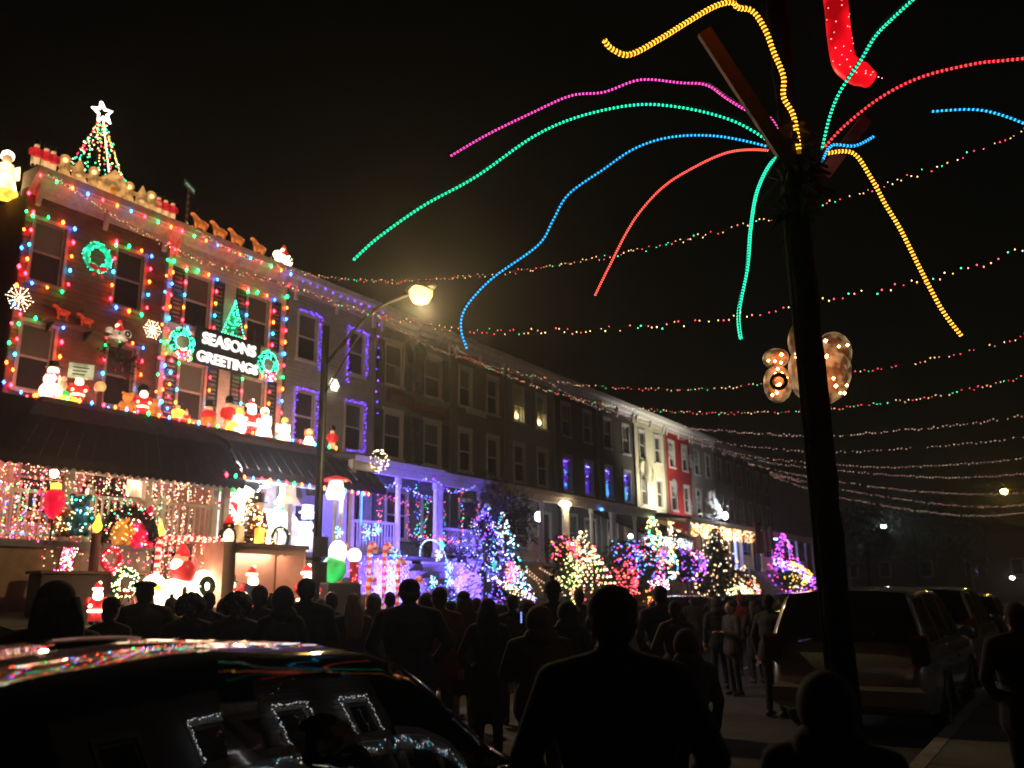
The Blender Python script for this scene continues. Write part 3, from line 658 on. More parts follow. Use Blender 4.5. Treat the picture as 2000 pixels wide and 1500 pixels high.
bigstring('coloured bulbs down the right corner of the pinkish house', [(-17.92, 16.12, 10.3), (-17.92, 16.12, 5.6)], .34)
bigstring('long row of coloured bulbs along the porch deck edge', [(-18.0, 8.70, 5.53), (-16.42, 8.72, 5.51), (-16.42, 17.0, 5.51)], .26)
bigstring('coloured bulbs under the grey awning edge', [(-14.92, 12.0, 4.16), (-14.92, 16.5, 4.14), (-16.2, 16.75, 4.3)], .24)
bigstring('second coloured row behind the grey awning edge', [(-16.9, 12.4, 4.5), (-16.9, 16.1, 4.45)], .3)
# violet lights of the white house
def violet(label, pts, step=.07, r=.0165, cols=('purple', 'purple', 'purple', 'violet'), jit=.02): return light_string(label, pts, step, r, list(cols), fn=lambda c: emit('violet_bulb_'+c, (.14, .04, 1) if c == 'purple' else (.3, .05, 1), 9), seq=False, jit=jit, group='violet light strings')
Y2, W2 = YB[2], YB[3]-YB[2]
for f, lr in ((.215, 'left'), (.76, 'right')):
    for (zc, h), ul in ((UW, 'upper'), (LW, 'lower')):
        y = Y2+f*W2
        pts = [(-17.9, y-.42, zc+h/2+.06), (-17.9, y+.43, zc+h/2+.06), (-17.9, y+.43, zc-h/2-(.3 if ul == 'upper' else .0))]
        if lr == 'right' and ul == 'lower': pts += [(-17.9, y-.42, zc-h/2-.05)]
        if lr == 'right' and ul == 'upper': pts = [(-17.9, y-.42, zc-h/2-.35), (-17.9, y-.42, zc-h/2+.25)]+[(-17.9, y-.42, zc+h/2+.06), (-17.9, y+.43, zc+h/2+.06), (-17.9, y+.43, zc-h/2)]
        if lr == 'left' and ul == 'lower': pts = [(-17.9, y+.43, zc-.6), (-17.9, y+.43, zc+h/2+.06), (-17.9, y-.42, zc+h/2+.06), (-17.9, y-.42, zc-h/2)]
        violet('violet lights along the %s %s window of the white house' % (ul, lr), pts)
violet('sparse violet lights along the cornice of the white house', [(-17.6, 16.3, 10.45), (-17.6, 19.9, 10.45)], .32, .024)
violet('vertical row of violet lights between the white house and the grey house', [(-17.93, 20.02, 10.1), (-17.93, 20.02, 6.9)], .36, .024)

# ================================================================== ORNAMENTS ON THE FACADES
def ring_pts(c, R0, r, n, ax='x'):
    out = []
    for k in range(n):
        a = rnd.uniform(0, 6.283); b = rnd.uniform(-1.5, 1.5); q = R0+r*math.sin(b)
        out.append((c[0]+r*math.cos(b)*.9, c[1]+q*math.cos(a), c[2]+q*math.sin(a)))
    return out
def wreath(label, loc, R0, r, n, leafcol, bulbcol, bow, bowlit=False, br=.012, rz=0):
    root = thing('wreath', label, 'wreath', loc, rz)
    m = MB(); m.torus((0, 0, 0), R0, r*.72, 26, 7)
    for k in range(150):
        a = rnd.uniform(0, 6.28); b = rnd.uniform(-2, 2); q = R0+r*.6*math.sin(b); p = Vector((r*.6*math.cos(b), q*math.cos(a), q*math.sin(a)))
        d = Vector((rnd.uniform(.2, 1), rnd.uniform(-1, 1), rnd.uniform(-1, 1))).normalized()*r*.75; s = d.orthogonal().normalized()*r*.13
        m.add([p+s, p-s, p+d], [(0, 1, 2)])
    m.build('ring', leafcol, root)
    bulbs(ring_pts((0, 0, 0), R0, r, n), br, bulbcol, root)
    if bow:
        m = MB(); c = (r*1.1, 0, -R0)
        for s in (-1, 1):
            m.ell((c[0], s*R0*.42, c[2]+.01), (r*.35, R0*.40, R0*.22), 10, 6, rot=(s*.25, 0, 0))
            m.prism([(s*R0*.08, c[2]), (s*R0*.55, c[2]-R0*.75), (s*R0*.25, c[2]-R0*.72)], 'x', c[0]-.01, c[0]+.01)
        m.ell((c[0]+.02, 0, c[2]), (r*.4, R0*.14, R0*.14), 8, 6)
        b = m.build('bow', bow, root, smooth=True)
        if bowlit:
            pts = [(c[0]+.04, rnd.uniform(-.75, .75)*R0, c[2]+rnd.uniform(-.8, .25)*R0) for _ in range(70)]
            bulbs(pts, .010, ['pink', 'red', 'white'], b)
    return root
MRED = shell('red_lit_plastic', (.9, .02, .03), .35); MREDP = mat('red_plastic', (.5, .02, .03), .4)
MMINT = shell('wreath_glow', (.0, .65, .30), .75)
wreath('solid green glowing wreath with a red bow on the brown house', fac(190, 503, -17.86), .28, .085, 70, MMINT, ['green', 'mint'], MRED)
wreath('left green net-light wreath with a pink bow, beside the sign', fac(355, 668, -17.75), .27, .09, 220, MGREEN, ['green', 'mint', 'mint'], MRED, True)
wreath('right green net-light wreath with a pink bow, beside the sign', fac(523, 712, -17.75), .27, .09, 220, MGREEN, ['green', 'mint', 'mint'], MRED, True)
def starburst(label, loc, rad, n, cols, centre=True, name='light_snowflake', nr=6, r=.012, fn=mini, arms=12):
    root = thing(name, label, 'light decoration', loc); m = MB(); pts = []
    for k in range(arms):
        a = 6.283*k/arms; L = rad*(1 if k % 2 == 0 else .8)
        m.tube([(0, 0, 0), (0, L*math.cos(a), L*math.sin(a))], .006, 4)
        for i in range(2, nr+1): pts.append((.02, L*i/nr*math.cos(a), L*i/nr*math.sin(a)))
        if k % 2 == 0:
            for s in (-.3, .3): pts.append((.02, L*.85*math.cos(a+s), L*.85*math.sin(a+s)))
    m.build('frame', MIRON, root)
    if centre: pts += [(rnd.uniform(0, .05), rnd.gauss(0, rad*.15), rnd.gauss(0, rad*.15)) for _ in range(16)]
    bulbs(pts, r, cols, root, fn=fn); return root
starburst('warm white snowflake light at the left corner of the brown house', fac(37, 583, -17.8), .28, 5, ['white', 'warm'])
starburst('warm white snowflake light on the right of the brown house', fac(297, 644, -17.85), .24, 5, ['white', 'warm'])
starburst('dense white star light just right of the street lamp pole', fac(652, 752, -17.8), .20, 5, ['white'], r=.013)
def light_ball(label, loc, rad, n, cols, r=.016):
    root = thing('light_ball', label, 'light decoration', loc); pts = []
    m = MB()
    for k in range(3): m.torus((0, 0, 0), rad, .006, 20, 4, axis='xyz'[k])
    m.build('frame', MIRON, root)
    for k in range(n):
        a, b = rnd.uniform(0, 6.28), math.asin(rnd.uniform(-1, 1)); pts.append((rad*math.cos(a)*math.cos(b), rad*math.sin(a)*math.cos(b), rad*math.sin(b)*1.25))
    bulbs(pts, r, cols, root); return root
light_ball('warm white ball of lights hung over the violet lit porch', onX(741, 900, -15.0), .24, 60, ['warm', 'white'])
# net-light tree on the pinkish house
tr = thing('net_light_tree', 'green outline tree of lights between the upper windows of the pinkish house', 'light decoration', fac(455, 655, -17.82))
pts = [(.02, s*.36*(1-t), t*.95) for s in (-1, 1) for t in [i/13 for i in range(14)]]+[(.02, -.36+.72*i/8, 0) for i in range(9)]+[(.02, rnd.uniform(-.3, .3)*(1-t), t*.95) for t in [rnd.random() for _ in range(40)]]
m = MB(); m.tube([(0, -.37, 0), (0, 0, .97), (0, .37, 0), (0, -.37, 0)], .01, 5); m.build('frame', mat('green_metal', (.02, .12, .05), .5), tr)
m = MB(); m.prism([(-.2, .1), (.2, .1), (0, .8)], 'x', -.06, -.04); m.build('panel', shell('green_panel_glow', (0, .35, .12), .35), tr)
bulbs(pts, .018, ['green', 'green', 'mint'], tr)
# greetings sign with separate letters
sg0 = fac(380, 651, -17.80); sgn = thing('greetings_sign', 'white lit sign reading SEASONS GREETINGS on the pinkish house', 'sign', (-17.80, float(fac(382, 690, -17.8)[1]), 0))
SL = emit('sign_letter_glow', (1, .93, .84), 1.7)
def letters(txt, y0, zbase, size, parent, m_, tot, depth=.03, x=.06, name='letter'):
    fc = bpy.data.curves.new('t', 'FONT'); fc.body = txt; fc.size = size; fc.extrude = depth; fc.offset = .006*size/.3
    tmp = bpy.data.objects.new('t', fc); COL.objects.link(tmp)
    dg = bpy.context.evaluated_depsgraph_get(); me = bpy.data.meshes.new_from_object(tmp.evaluated_get(dg)); bpy.data.objects.remove(tmp)
    V = [v.co.copy() for v in me.vertices]; mn, mxx = min(v.x for v in V), max(v.x for v in V); k = tot/(mxx-mn)
    # split connected glyphs
    par = list(range(len(V)))
    def fnd(a):
        while par[a] != a: par[a] = par[par[a]]; a = par[a]
        return a
    for p in me.polygons:
        vs = list(p.vertices)
        for q in vs[1:]: par[fnd(q)] = fnd(vs[0])
    grp = {}
    for p in me.polygons: grp.setdefault(fnd(p.vertices[0]), []).append(tuple(p.vertices))
    for g, fs in grp.items():
        ids = sorted({i for f in fs for i in f}); mp = {a: b for b, a in enumerate(ids)}
        mb = MB(); mb.v = [(x+V[i].z, y0+(V[i].x-mn)*k, zbase+V[i].y*k) for i in ids]; mb.f = [tuple(mp[i] for i in f) for f in fs]; mb.m = [0]*len(fs)
        mb.build(name, m_, parent)
    bpy.data.meshes.remove(me)
ya = 0.0; yb = float(fac(500, 700, -17.8)[1])-sgn.location.y
zt, zb = float(fac(440, 664, -17.8)[2]), float(fac(440, 708, -17.8)[2])
m = MB(); m.bbox(0, .05, ya-.08, yb+.1, zb-.22, zt+.16, .01); m.build('board', mat('sign_board_dark', (.02, .02, .02), .6), sgn)
letters('SEASONS', ya+.12, zt-.26, .4, sgn, SL, yb-ya-.2); letters('GREETINGS', ya, zb-.14, .4, sgn, SL, yb-ya+.02)
m = MB()
for yy in (ya+.1, yb-.1): m.box(.01, .04, yy-.012, yy+.012, zt+.16, zt+.5)
m.build('hanger', MIRON, sgn)
# rust banner on the grey house
bn = thing('banner', 'rust coloured scroll banner reading MERRY CHRISTMAS on the grey house', 'sign', (-17.9, 20.45, 7.62))
m = MB(); n = 24
for k in range(n):
    a0, a1 = 3.3*k/n, 3.3*(k+1)/n; z0, z1 = [.10*math.sin(t*1.9+.5)-.02*t for t in (a0, a1)]
    m.add([(.03, a0, z0), (.03, a1, z1), (.03, a1, z1+.42), (.03, a0, z0+.42), (.0, a0, z0), (.0, a1, z1), (.0, a1, z1+.42), (.0, a0, z0+.42)], [(0, 1, 2, 3), (7, 6, 5, 4), (3, 2, 6, 7), (0, 4, 5, 1)])
m.build('cloth', mat('rust_cloth', (.15, .055, .03), .9, var=.5, vscale=9), bn)
letters('MERRY CHRISTMAS', .2, .10, .3, bn, mat('rust_letter', (.26, .12, .05), .8), 2.9, .008, .04)
# dark board angel above the banner and a dark bare-branch ornament below
an = thing('board_angel', 'dark cut-out angel with spread wings between the grey house\'s upper windows', 'decoration', fac(812, 705, -17.85))
MAN = mat('dark_board', (.045, .035, .02), .8, var=.4)
m = MB(); m.prism([(-.16, -.75), (.20, -.75), (.12, .1), (.08, .28), (-.08, .28), (-.10, .1)], 'x', 0, .05); m.ell((.025, 0, .38), (.05, .10, .12), 10, 8); m.build('body', MAN, an)
for s in (-1, 1):
    m = MB(); m.prism([(s*.08, .2), (s*.40, .62), (s*.62, .42), (s*.48, .10), (s*.36, -.12), (s*.10, -.1)][::s], 'x', -.03, .0); m.build('wing', MAN, an)
bo = thing('branch_ornament', 'dark twig and cone ornament between the grey house\'s lower windows', 'decoration', fac(805, 880, -17.8))
m = MB()
for a, b in (((0, 0, 0), (0, -.05, .9)), ((0, -.02, .5), (0, .32, .75)), ((0, 0, .3), (0, -.25, .6)), ((0, 0, .15), (0, .3, .5)), ((0, -.05, .9), (0, -.1, 1.25))): m.tube([a, b], [.03, .012], 5)
m.build('twig', MWOOD, bo); m = MB(); m.ell((0, .06, .92), (.07, .1, .24), 10, 8, rot=(.35, 0, 0)); m.build('cone', MAN, bo)
pl = thing('house_plaque', 'pale rectangular plaque under the brick house\'s right upper window', 'sign', fac(930, 806, -17.9))
m = MB(); m.bbox(0, .05, -.6, .62, -.12, .12, .01); m.build('plate', MSASH, pl)
# candles in the windows of the pale house
for f, lr in ((.26, 'left'), (.72, 'right')):
    c = thing('window_candle', 'electric candle lamp in the %s upper window of the pale grey house' % lr, 'candle', (-18.115, YB[5]+f*(YB[6]-YB[5])+.06, 8.30))
    m = MB(); m.lathe([(.05, 0), (.05, .02), (.015, .03), (.015, .2)], n=8); m.build('stem', MSASH, c)
    m = MB(); m.ell((0, 0, .26), (.05, .05, .09), 8, 6); b = m.build('flame_bulb', emit('candle_bulb', (1, .72, .3), 22), c); lamp('candle_light', (.0, 0, .36), 3, (1, .7, .3), .04, b)
# lit things in the violet windows
for i, f, k in ((6, .25, 0), (6, .75, 1), (7, .25, 2), (7, .75, 3)):
    y = YB[i]+f*(YB[i+1]-YB[i]); lab = ['two teal ornaments hanging in the leftmost violet window', 'white dotted lights in the second violet window', 'cyan lit snow figure in the third violet window', 'cyan lit snow figure in the rightmost violet window'][k]
    w_ = thing('window_lights', lab, 'light decoration', (-18.11, y, LW[0]))
    bulbs([(0, rnd.uniform(-.3, .3), rnd.uniform(-.6, .6)) for _ in range(16)]+[(0, -.3+.06*q, .58+rnd.uniform(-.03, .03)) for q in range(11)], .016, ['purple', 'violet', 'cool'], w_)
    if k == 0:
        for z in (.05, -.45):
            m = MB(); m.ell((0, .08, z), (.04, .075, .075), 10, 8); m.build('ornament', emit('teal_ball', (.05, .8, .75), 1.5), w_, smooth=True)
    if k >= 2:
        m = MB(); m.ell((0, 0, -.40), (.04, .2, .24), 12, 8); m.ell((0, .0, -.08), (.04, .14, .15), 12, 8); m.build('snow_figure', emit('cyan_figure', (.08, .55, 1), 1.5), w_, smooth=True)

# ================================================================== MOULDED PLASTIC FIGURES (height 1 unless scaled)
S_WHITE = shell('lit_white_plastic', (1, .72, .42), 3.6); S_CREAM = shell('lit_cream_plastic', (1, .62, .26), .8); S_RED = shell('lit_red_plastic', (1, .03, .04), .62)
S_SKIN = shell('lit_skin_plastic', (1, .55, .26), .7); S_TAN = shell('lit_gingerbread', (1, .50, .15), .62, alb=(.4, .24, .12)); S_YEL = shell('lit_yellow_plastic', (1, .58, .06), 2.6); S_GRN = shell('lit_green_plastic', (.05, .8, .15), .7)
S_ORG = shell('lit_orange_plastic', (1, .34, .05), .55); S_REIN = shell('lit_reindeer_plastic', (1, .24, .04), .70, alb=(.35, .14, .07)); S_HOT = shell('overlit_white_plastic', (1, .80, .52), 9.0); S_COOL = shell('glowing_white_vinyl', (.88, .93, 1), 1.5, alb=(.8, .8, .8))  # white vinyl emits by itself, imitating floodlight on the inflatables
S_ROSE = shell('lit_pink_red_plastic', (1, .05, .16), .9)
def soldier(label, loc, h, rz=-.35, hot=1, group=None):
    t = thing('toy_soldier', label, 'toy soldier', loc, rz, group, h)
    for s in (-1, 1):
        m = MB(); m.tube([(0, s*.065, .05), (0, s*.065, .38)], [.062, .07], 8); m.ell((.03, s*.065, .045), (.10, .06, .045), 8, 6, 1); m.build('leg', [S_CREAM, MBLK], t, smooth=True)
    m = MB(); m.lathe([(.10, .34), (.145, .40), (.13, .50), (.15, .62), (.11, .68), (.05, .70)], n=12); m.build('coat', S_RED, t, smooth=True)
    for s in (-1, 1):
        m = MB(); m.tube([(0, s*.14, .65), (.02, s*.19, .52), (.03, s*.17, .40)], [.05, .05, .042], 7); m.build('arm', S_RED, t, smooth=True)
    m = MB(); m.ell((.0, 0, .76), (.085, .085, .09), 10, 8); m.build('head', S_SKIN, t, smooth=True)
    m = MB(); m.lathe([(.10, .79), (.11, .86), (.105, .95), (.06, 1.0)], n=12); m.build('busby', MBLK, t, smooth=True)
    return t
def ginger(label, loc, h, rz=-.35, group=None):
    t = thing('gingerbread_man', label, 'gingerbread man', loc, rz, group, h)
    m = MB(); m.ell((0, 0, .78), (.10, .2, .2), 12, 8); m.ell((0, 0, .42), (.10, .19, .26), 12, 8)
    for s in (-1, 1): m.tube([(0, s*.10, .55), (0, s*.34, .50)], [.09, .085], 8); m.ell((0, s*.34, .50), .085, 8, 6); m.tube([(0, s*.09, .3), (0, s*.15, .07)], [.10, .09], 8); m.ell((0, s*.15, .07), (.09, .1, .07), 8, 6)
    m.build('body', S_TAN, t, smooth=True)
    m = MB(); m.ell((.07, 0, .72), (.06, .10, .10), 10, 8); m.build('lit_face', shell('lit_cookie_face', (1, .66, .26), 1.7), t, smooth=True)
    m = MB(); [m.ell((.10, 0, z), .022, 6, 5) for z in (.36, .46, .55)]; m.build('button', MREDP, t, kind='stuff')
    return t
def cookie_tree(label, loc, h, rz=-.35, group=None):
    t = thing('gingerbread_tree', label, 'gingerbread tree', loc, rz, group, h)
    m = MB(); m.prism([(-.30, .12), (.30, .12), (.19, .38), (.23, .38), (.13, .66), (.16, .66), (0, 1.0), (-.16, .66), (-.13, .66), (-.23, .38), (-.19, .38)], 'x', -.07, .07); m.build('tree_body', S_TAN, t)
    m = MB(); m.box(-.05, .05, -.07, .07, 0, .119); m.build('stem', MWOOD, t)
    m = MB(); m.ell((.06, 0, .32), (.03, .14, .07), 8, 6); m.build('icing', S_CREAM, t, smooth=True)
    return t
def cookie_house(label, loc, h, rz=-.35):
    t = thing('gingerbread_house', label, 'gingerbread house', loc, rz, None, h)
    m = MB(); m.prism([(-.42, 0), (.42, 0), (.42, .5), (0, .9), (-.42, .5)], 'x', -.3, .3); m.build('wall', S_TAN, t)
    for s in (-1, 1):
        m = MB(); m.prism([(0, .93), (s*.5, .46), (s*.5, .53), (0, 1.0)][::s], 'x', -.36, .36); m.build('roof', S_TAN, t)
    m = MB(); m.prism([(-.1, 0), (.1, 0), (.1, .25), (0, .34), (-.1, .25)], 'x', .301, .33); m.build('door', S_ORG, t)
    return t
def reindeer(label, loc, h, rz=1.57, shellm=None, group=None):
    S = shellm or S_REIN; t = thing('reindeer', label, 'reindeer', loc, rz, group, h)
    m = MB(); m.ell((0, 0, .42), (.36, .17, .18), 12, 8); m.tube([(.22, 0, .48), (.33, 0, .60), (.38, 0, .66)], [.14, .10, .08], 8); m.ell((.46, 0, .67), (.14, .08, .08), 10, 8); m.ell((-.36, 0, .50), (.06, .04, .08), 6, 5); m.build('body', S, t, smooth=True)
    for a, b in ((.22, .36), (.24, .16), (-.24, -.10), (-.22, -.34)):
        m = MB(); s = 1 if a in (.22, -.24) else -1; m.tube([(a, s*.08, .38), ((a+b)/2, s*.09, .20), (b, s*.09, 0)], [.055, .035, .028], 6); m.build('leg', S, t, smooth=True)
    for s in (-1, 1):
        m = MB(); m.tube([(.40, s*.04, .77), (.34, s*.13, .90), (.38, s*.16, 1.02)], [.016, .014, .008], 5); m.tube([(.36, s*.10, .85), (.46, s*.14, .95)], [.012, .007], 5); m.tube([(.34, s*.13, .9), (.25, s*.17, .98)], [.012, .007], 5); m.build('antler', MIRON, t)
    return t
def santa_sleigh(label, loc, h, rz=1.57, S=None):
    t = thing('santa_sleigh', label, 'santa sleigh', loc, rz, None, h)
    m = MB(); m.ell((0, 0, .30), (.58, .26, .24), 16, 10); m.ell((-.42, 0, .45), (.2, .22, .22), 12, 8); m.ell((.48, 0, .42), (.16, .2, .18), 12, 8); m.build('sleigh', S or S_HOT, t, smooth=True)
    for s in (-1, 1):
        m = MB(); m.tube([(-.6, s*.2, .02), (.4, s*.2, .02), (.62, s*.2, .12), (.66, s*.2, .26)], .025, 6); m.build('runner', MREDP, t)
    m = MB(); m.ell((-.02, 0, .62), (.19, .2, .22), 12, 8); m.build('santa_coat', S_RED, t, smooth=True)
    m = MB(); m.ell((.03, 0, .82), (.11, .11, .11), 10, 8); m.ell((.09, 0, .74), (.09, .11, .11), 10, 8, 1); m.build('santa_head', [S_SKIN, S_WHITE], t, smooth=True)
    m = MB(); m.lathe([(.12, .86), (.10, .93), (.05, 1.02), (.02, 1.05)], n=10); m.build('santa_hat', S_RED, t, smooth=True)
    m = MB(); m.torus((-.30, .235, .42), .11, .05, 14, 6, axis='y'); m.build('wreath_badge', MGREEN, t)
    m = MB(); m.ell((.14, .26, .34), (.05, .02, .08), 8, 6); m.build('painted_mark', MGOLD, t)
    return t
def snowman(label, loc, h, rz=-.35, S=None, hat=MBLK, scarf=None, cat='snowman', group=None):
    t = thing('snowman', label, cat, loc, rz, group, h)
    m = MB(); m.ell((0, 0, .25), (.26, .27, .25), 14, 10); m.ell((0, 0, .55), (.19, .2, .18), 14, 10); m.ell((0, 0, .76), (.135, .135, .13), 12, 9); m.build('body', S or S_WHITE, t, smooth=True)
    m = MB(); m.lathe([(.19, .84), (.19, .86), (.12, .865), (.115, 1.0), (.02, 1.0)], n=14); m.build('hat', hat, t)
    m = MB(); m.torus((0, 0, .665), .135, .035, 18, 6, axis='z'); m.box(.12, .17, .04, .11, .42, .66); m.build('scarf', scarf or S_RED, t)
    m = MB(); m.tube([(.12, 0, .76), (.24, 0, .755)], [.025, .004], 6); m.build('carrot_nose', S_ORG, t)
    for s in (-1, 1):
        m = MB(); m.ell((.115, s*.05, .80), .017, 6, 5); m.build('eye', MBLK, t)
    m = MB(); [m.ell((.19, 0, z), .018, 6, 5) for z in (.50, .57)]; m.build('button', MBLK, t)
    return t
def santa(label, loc, h, rz=-.35, bag=None, S=None):
    t = thing('santa_figure', label, 'santa', loc, rz, None, h)
    for s in (-1, 1):
        m = MB(); m.tube([(0, s*.08, .08), (0, s*.09, .34)], [.075, .09], 8); m.ell((.03, s*.08, .05), (.11, .07, .055), 8, 6, 1); m.build('leg', [S_RED, MBLK], t, smooth=True)
    m = MB(); m.ell((0, 0, .48), (.17, .19, .22), 14, 10); m.build('coat', S_RED, t, smooth=True)
    m = MB(); m.torus((0, 0, .32), .165, .035, 18, 6, axis='z'); m.build('fur_trim', S or S_WHITE, t, smooth=True)
    for s in (-1, 1):
        m = MB(); m.tube([(0, s*.17, .62), (.06, s*.24, .5), (.14, s*.18, .44)], [.06, .06, .05], 8); m.ell((.15, s*.17, .44), .05, 8, 6, 1); m.build('arm', [S_RED, S or S_WHITE], t, smooth=True)
    m = MB(); m.ell((.02, 0, .77), (.105, .105, .11), 12, 8); m.build('head', S_SKIN, t, smooth=True)
    m = MB(); m.ell((.09, 0, .68), (.09, .12, .14), 12, 8); m.build('beard', S or S_WHITE, t, smooth=True)
    m = MB(); m.torus((0, 0, .84), .10, .03, 16, 6, 1, axis='z'); m.lathe([(.10, .84), (.08, .93), (.03, 1.0)], n=10, m=0); m.ell((-.03, .05, .99), .035, 8, 6, 1); m.build('hat', [S_RED, S or S_WHITE], t, smooth=True)
    if bag: bag(t)
    return t
def candle(label, loc, h, rad=.09, body=None, flame=None, group=None, s=1):
    t = thing('giant_candle', label, 'candle decoration', loc, 0, group)
    m = MB(); m.lathe([(rad*1.4, 0), (rad*1.4, .05), (rad, .06), (rad*.95, h*.82), (rad*1.15, h*.83), (rad*1.15, h*.85)], n=14); m.build('candle_body', body or S_RED, t, smooth=True)
    m = MB(); m.lathe([(.01, h*.85), (rad*.9, h*.89), (rad*1.0, h*.93), (rad*.55, h*.98), (.005, h*1.06)], n=12); m.build('flame', flame or emit('flame_yellow', (1, .66, .06), 3.2), t, smooth=True)
    return t
def angel(label, loc, h, rz=-.35, S=None, hair=None, base=None):
    t = thing('angel_figure', label, 'angel', loc, rz, None, h)
    m = MB(); m.lathe([(.24, .04), (.23, .10), (.16, .4), (.13, .62), (.06, .68)], n=14); m.build('robe', S or S_HOT, t, smooth=True)
    m = MB(); m.lathe([(.27, 0), (.27, .05), (.2, .09)], n=14); m.build('base', base or S_RED, t)
    m = MB(); m.ell((0, 0, .78), (.10, .10, .115), 10, 8); m.build('head', S_SKIN, t, smooth=True)
    m = MB(); m.ell((-.02, 0, .82), (.115, .12, .12), 10, 8); m.build('hair', hair or S_YEL, t, smooth=True)
    for s in (-1, 1):
        m = MB(); m.prism([(s*.06, .35), (s*.26, .45), (s*.24, .72), (s*.08, .62)][::s], 'x', -.17, -.13); m.build('wing', S or S_HOT, t)
    return t
def bear(label, loc, h, rz=-.35, S=None, name='teddy_bear', cat='teddy bear'):
    t = thing(name, label, cat, loc, rz, None, h)
    m = MB(); m.ell((0, 0, .32), (.22, .25, .3), 12, 9); m.ell((.02, 0, .74), (.19, .21, .2), 12, 9); m.ell((.17, 0, .70), (.09, .1, .08), 10, 7)
    for s in (-1, 1): m.tube([(.02, s*.2, .5), (.14, s*.28, .36)], [.085, .08], 8); m.ell((.14, s*.28, .36), .08, 8, 6); m.ell((.18, s*.15, .09), (.16, .09, .09), 10, 7)
    m.build('body', S or S_ORG, t, smooth=True)
    for s in (-1, 1):
        m = MB(); m.ell((0, s*.17, .91), (.05, .075, .075), 8, 6); m.build('ear', S or S_ORG, t, smooth=True)
        m = MB(); m.ell((.2, s*.07, .79), .02, 6, 5); m.build('eye', MBLK, t)
    return t

RT = 10.765
def roofpos(px, py): q = onX(px, py, -17.85); return (-17.85, float(q[1]), RT)
gs = 'plastic soldiers standing on the roof edge'
for px, lab in ((68, 'leftmost plastic soldier of six on the roof of the brown house'), (88, 'brightest-headed plastic soldier in the left roof trio'), (102, 'right plastic soldier of the left roof trio'),
                (317, 'left plastic soldier of the right roof trio'), (331, 'middle plastic soldier of the right roof trio'), (345, 'right plastic soldier of the right roof trio, nearest the sign post')):
    soldier(lab, roofpos(px, 320), .66 if px < 200 else .62, group=gs)
gg = 'gingerbread figures along the roof edge'
for px, lab in ((123, 'gingerbread man next to the left roof soldiers'), (182, 'gingerbread man left of the gingerbread house'), (254, 'gingerbread man right of the gingerbread house'), (299, 'gingerbread man next to the right roof soldiers')):
    ginger(lab, roofpos(px, 350), .60, group=gg)
cookie_tree('gingerbread tree before the big lit roof tree', roofpos(152, 350), .62, group=gg); cookie_tree('gingerbread tree between two gingerbread men on the right', roofpos(277, 380), .62, group=gg)
cookie_house('low gingerbread house in the middle of the roof edge', roofpos(217, 375), .62)
q = onX(20, 340, -18.6); angel('overbright white and yellow figure at the far left roof corner', (-18.6, float(q[1])-.1, float(q[2])-.55), 1.15, S=shell('pale_gold_plastic', (1, .74, .34), 3.0), hair=S_HOT, base=S_YEL)
# striped post with north pole sign
q = roofpos(366, 410); npole = thing('north_pole_sign', 'striped post with a green NORTH POLE street sign on the roof', 'sign', q, .5)
m = MB(); hh = 1.08
for k in range(12): m.tube([(0, 0, hh*k/12), (0, 0, hh*(k+1)/12)], .038, 8, m=k % 2)
m.build('post', [mat('dim_red_paint', (.25, .03, .03), .6), mat('dim_white_paint', (.35, .3, .28), .6)], npole)
m = MB(); m.bbox(-.015, .015, -.28, .30, hh-.03, hh+.15, .004); m.build('sign_blade', shell('sign_green', (.10, .30, .10), .10, alb=(.05, .20, .09)), npole)
letters('NORTH POLE', -.24, hh+.02, .12, npole, shell('sign_white_glow', (.8, .9, .7), .4), .5, .002, .017)
for px, lab in ((393, 'lit brown plastic reindeer nearest the sign post on the roof'), (431, 'second roof reindeer from the sign post, brightest'), (466, 'third roof reindeer from the sign post'), (510, 'rear roof reindeer, just ahead of the sleigh')):
    reindeer(lab, roofpos(px, 440), .62, rz=-1.45, group='reindeer team on the roof')
sq = roofpos(554, 495); santa_sleigh('glowing white sleigh with santa on the roof of the pinkish house', sq, .62, rz=-1.35)
# big light tree with star
q = onX(190, 350, -19.3); mt = thing('roof_light_tree', 'tall cone tree of strung lights with a white star on the brown house roof', 'light tree', (-19.3, float(q[1])-.05, 10.25))
HT = float(onX(186, 222, -19.3)[2])-10.25; RB = 1.32
m = MB(); m.tube([(0, 0, 0), (0, 0, HT)], .03, 6)
pts = []
for k in range(14):
    a = 6.283*k/14; m.tube([(RB*math.cos(a), RB*math.sin(a), 0), (0, 0, HT)], .006, 3)
    for j in range(34): t = (j+rnd.random())/34; pts.append((RB*(1-t)*math.cos(a)+rnd.gauss(0, .02), RB*(1-t)*math.sin(a)+rnd.gauss(0, .02), HT*t))
m.build('frame', MIRON, mt); bulbs(pts, .017, ['red', 'green', 'warm', 'amber', 'warm', 'green'], mt)
e = [(RB*(1-t)*.75+.02, RB*(1-t)*-.05+.12*(1-t), HT*t) for t in [i/46 for i in range(47)]]; bulbs(e, .02, ['white', 'warm'], mt)
st = MB(); pr = []
for k in range(10): a = math.pi/2+.25+k*math.pi/5; rr_ = .28 if k % 2 == 0 else .12; pr.append((0, rr_*math.cos(a), HT+.12+rr_*math.sin(a)))
st.tube(pr+[pr[0]], .035, 6, cap=False); st.build('star', emit('star_white', (1, .9, .72), 5), mt, smooth=True)

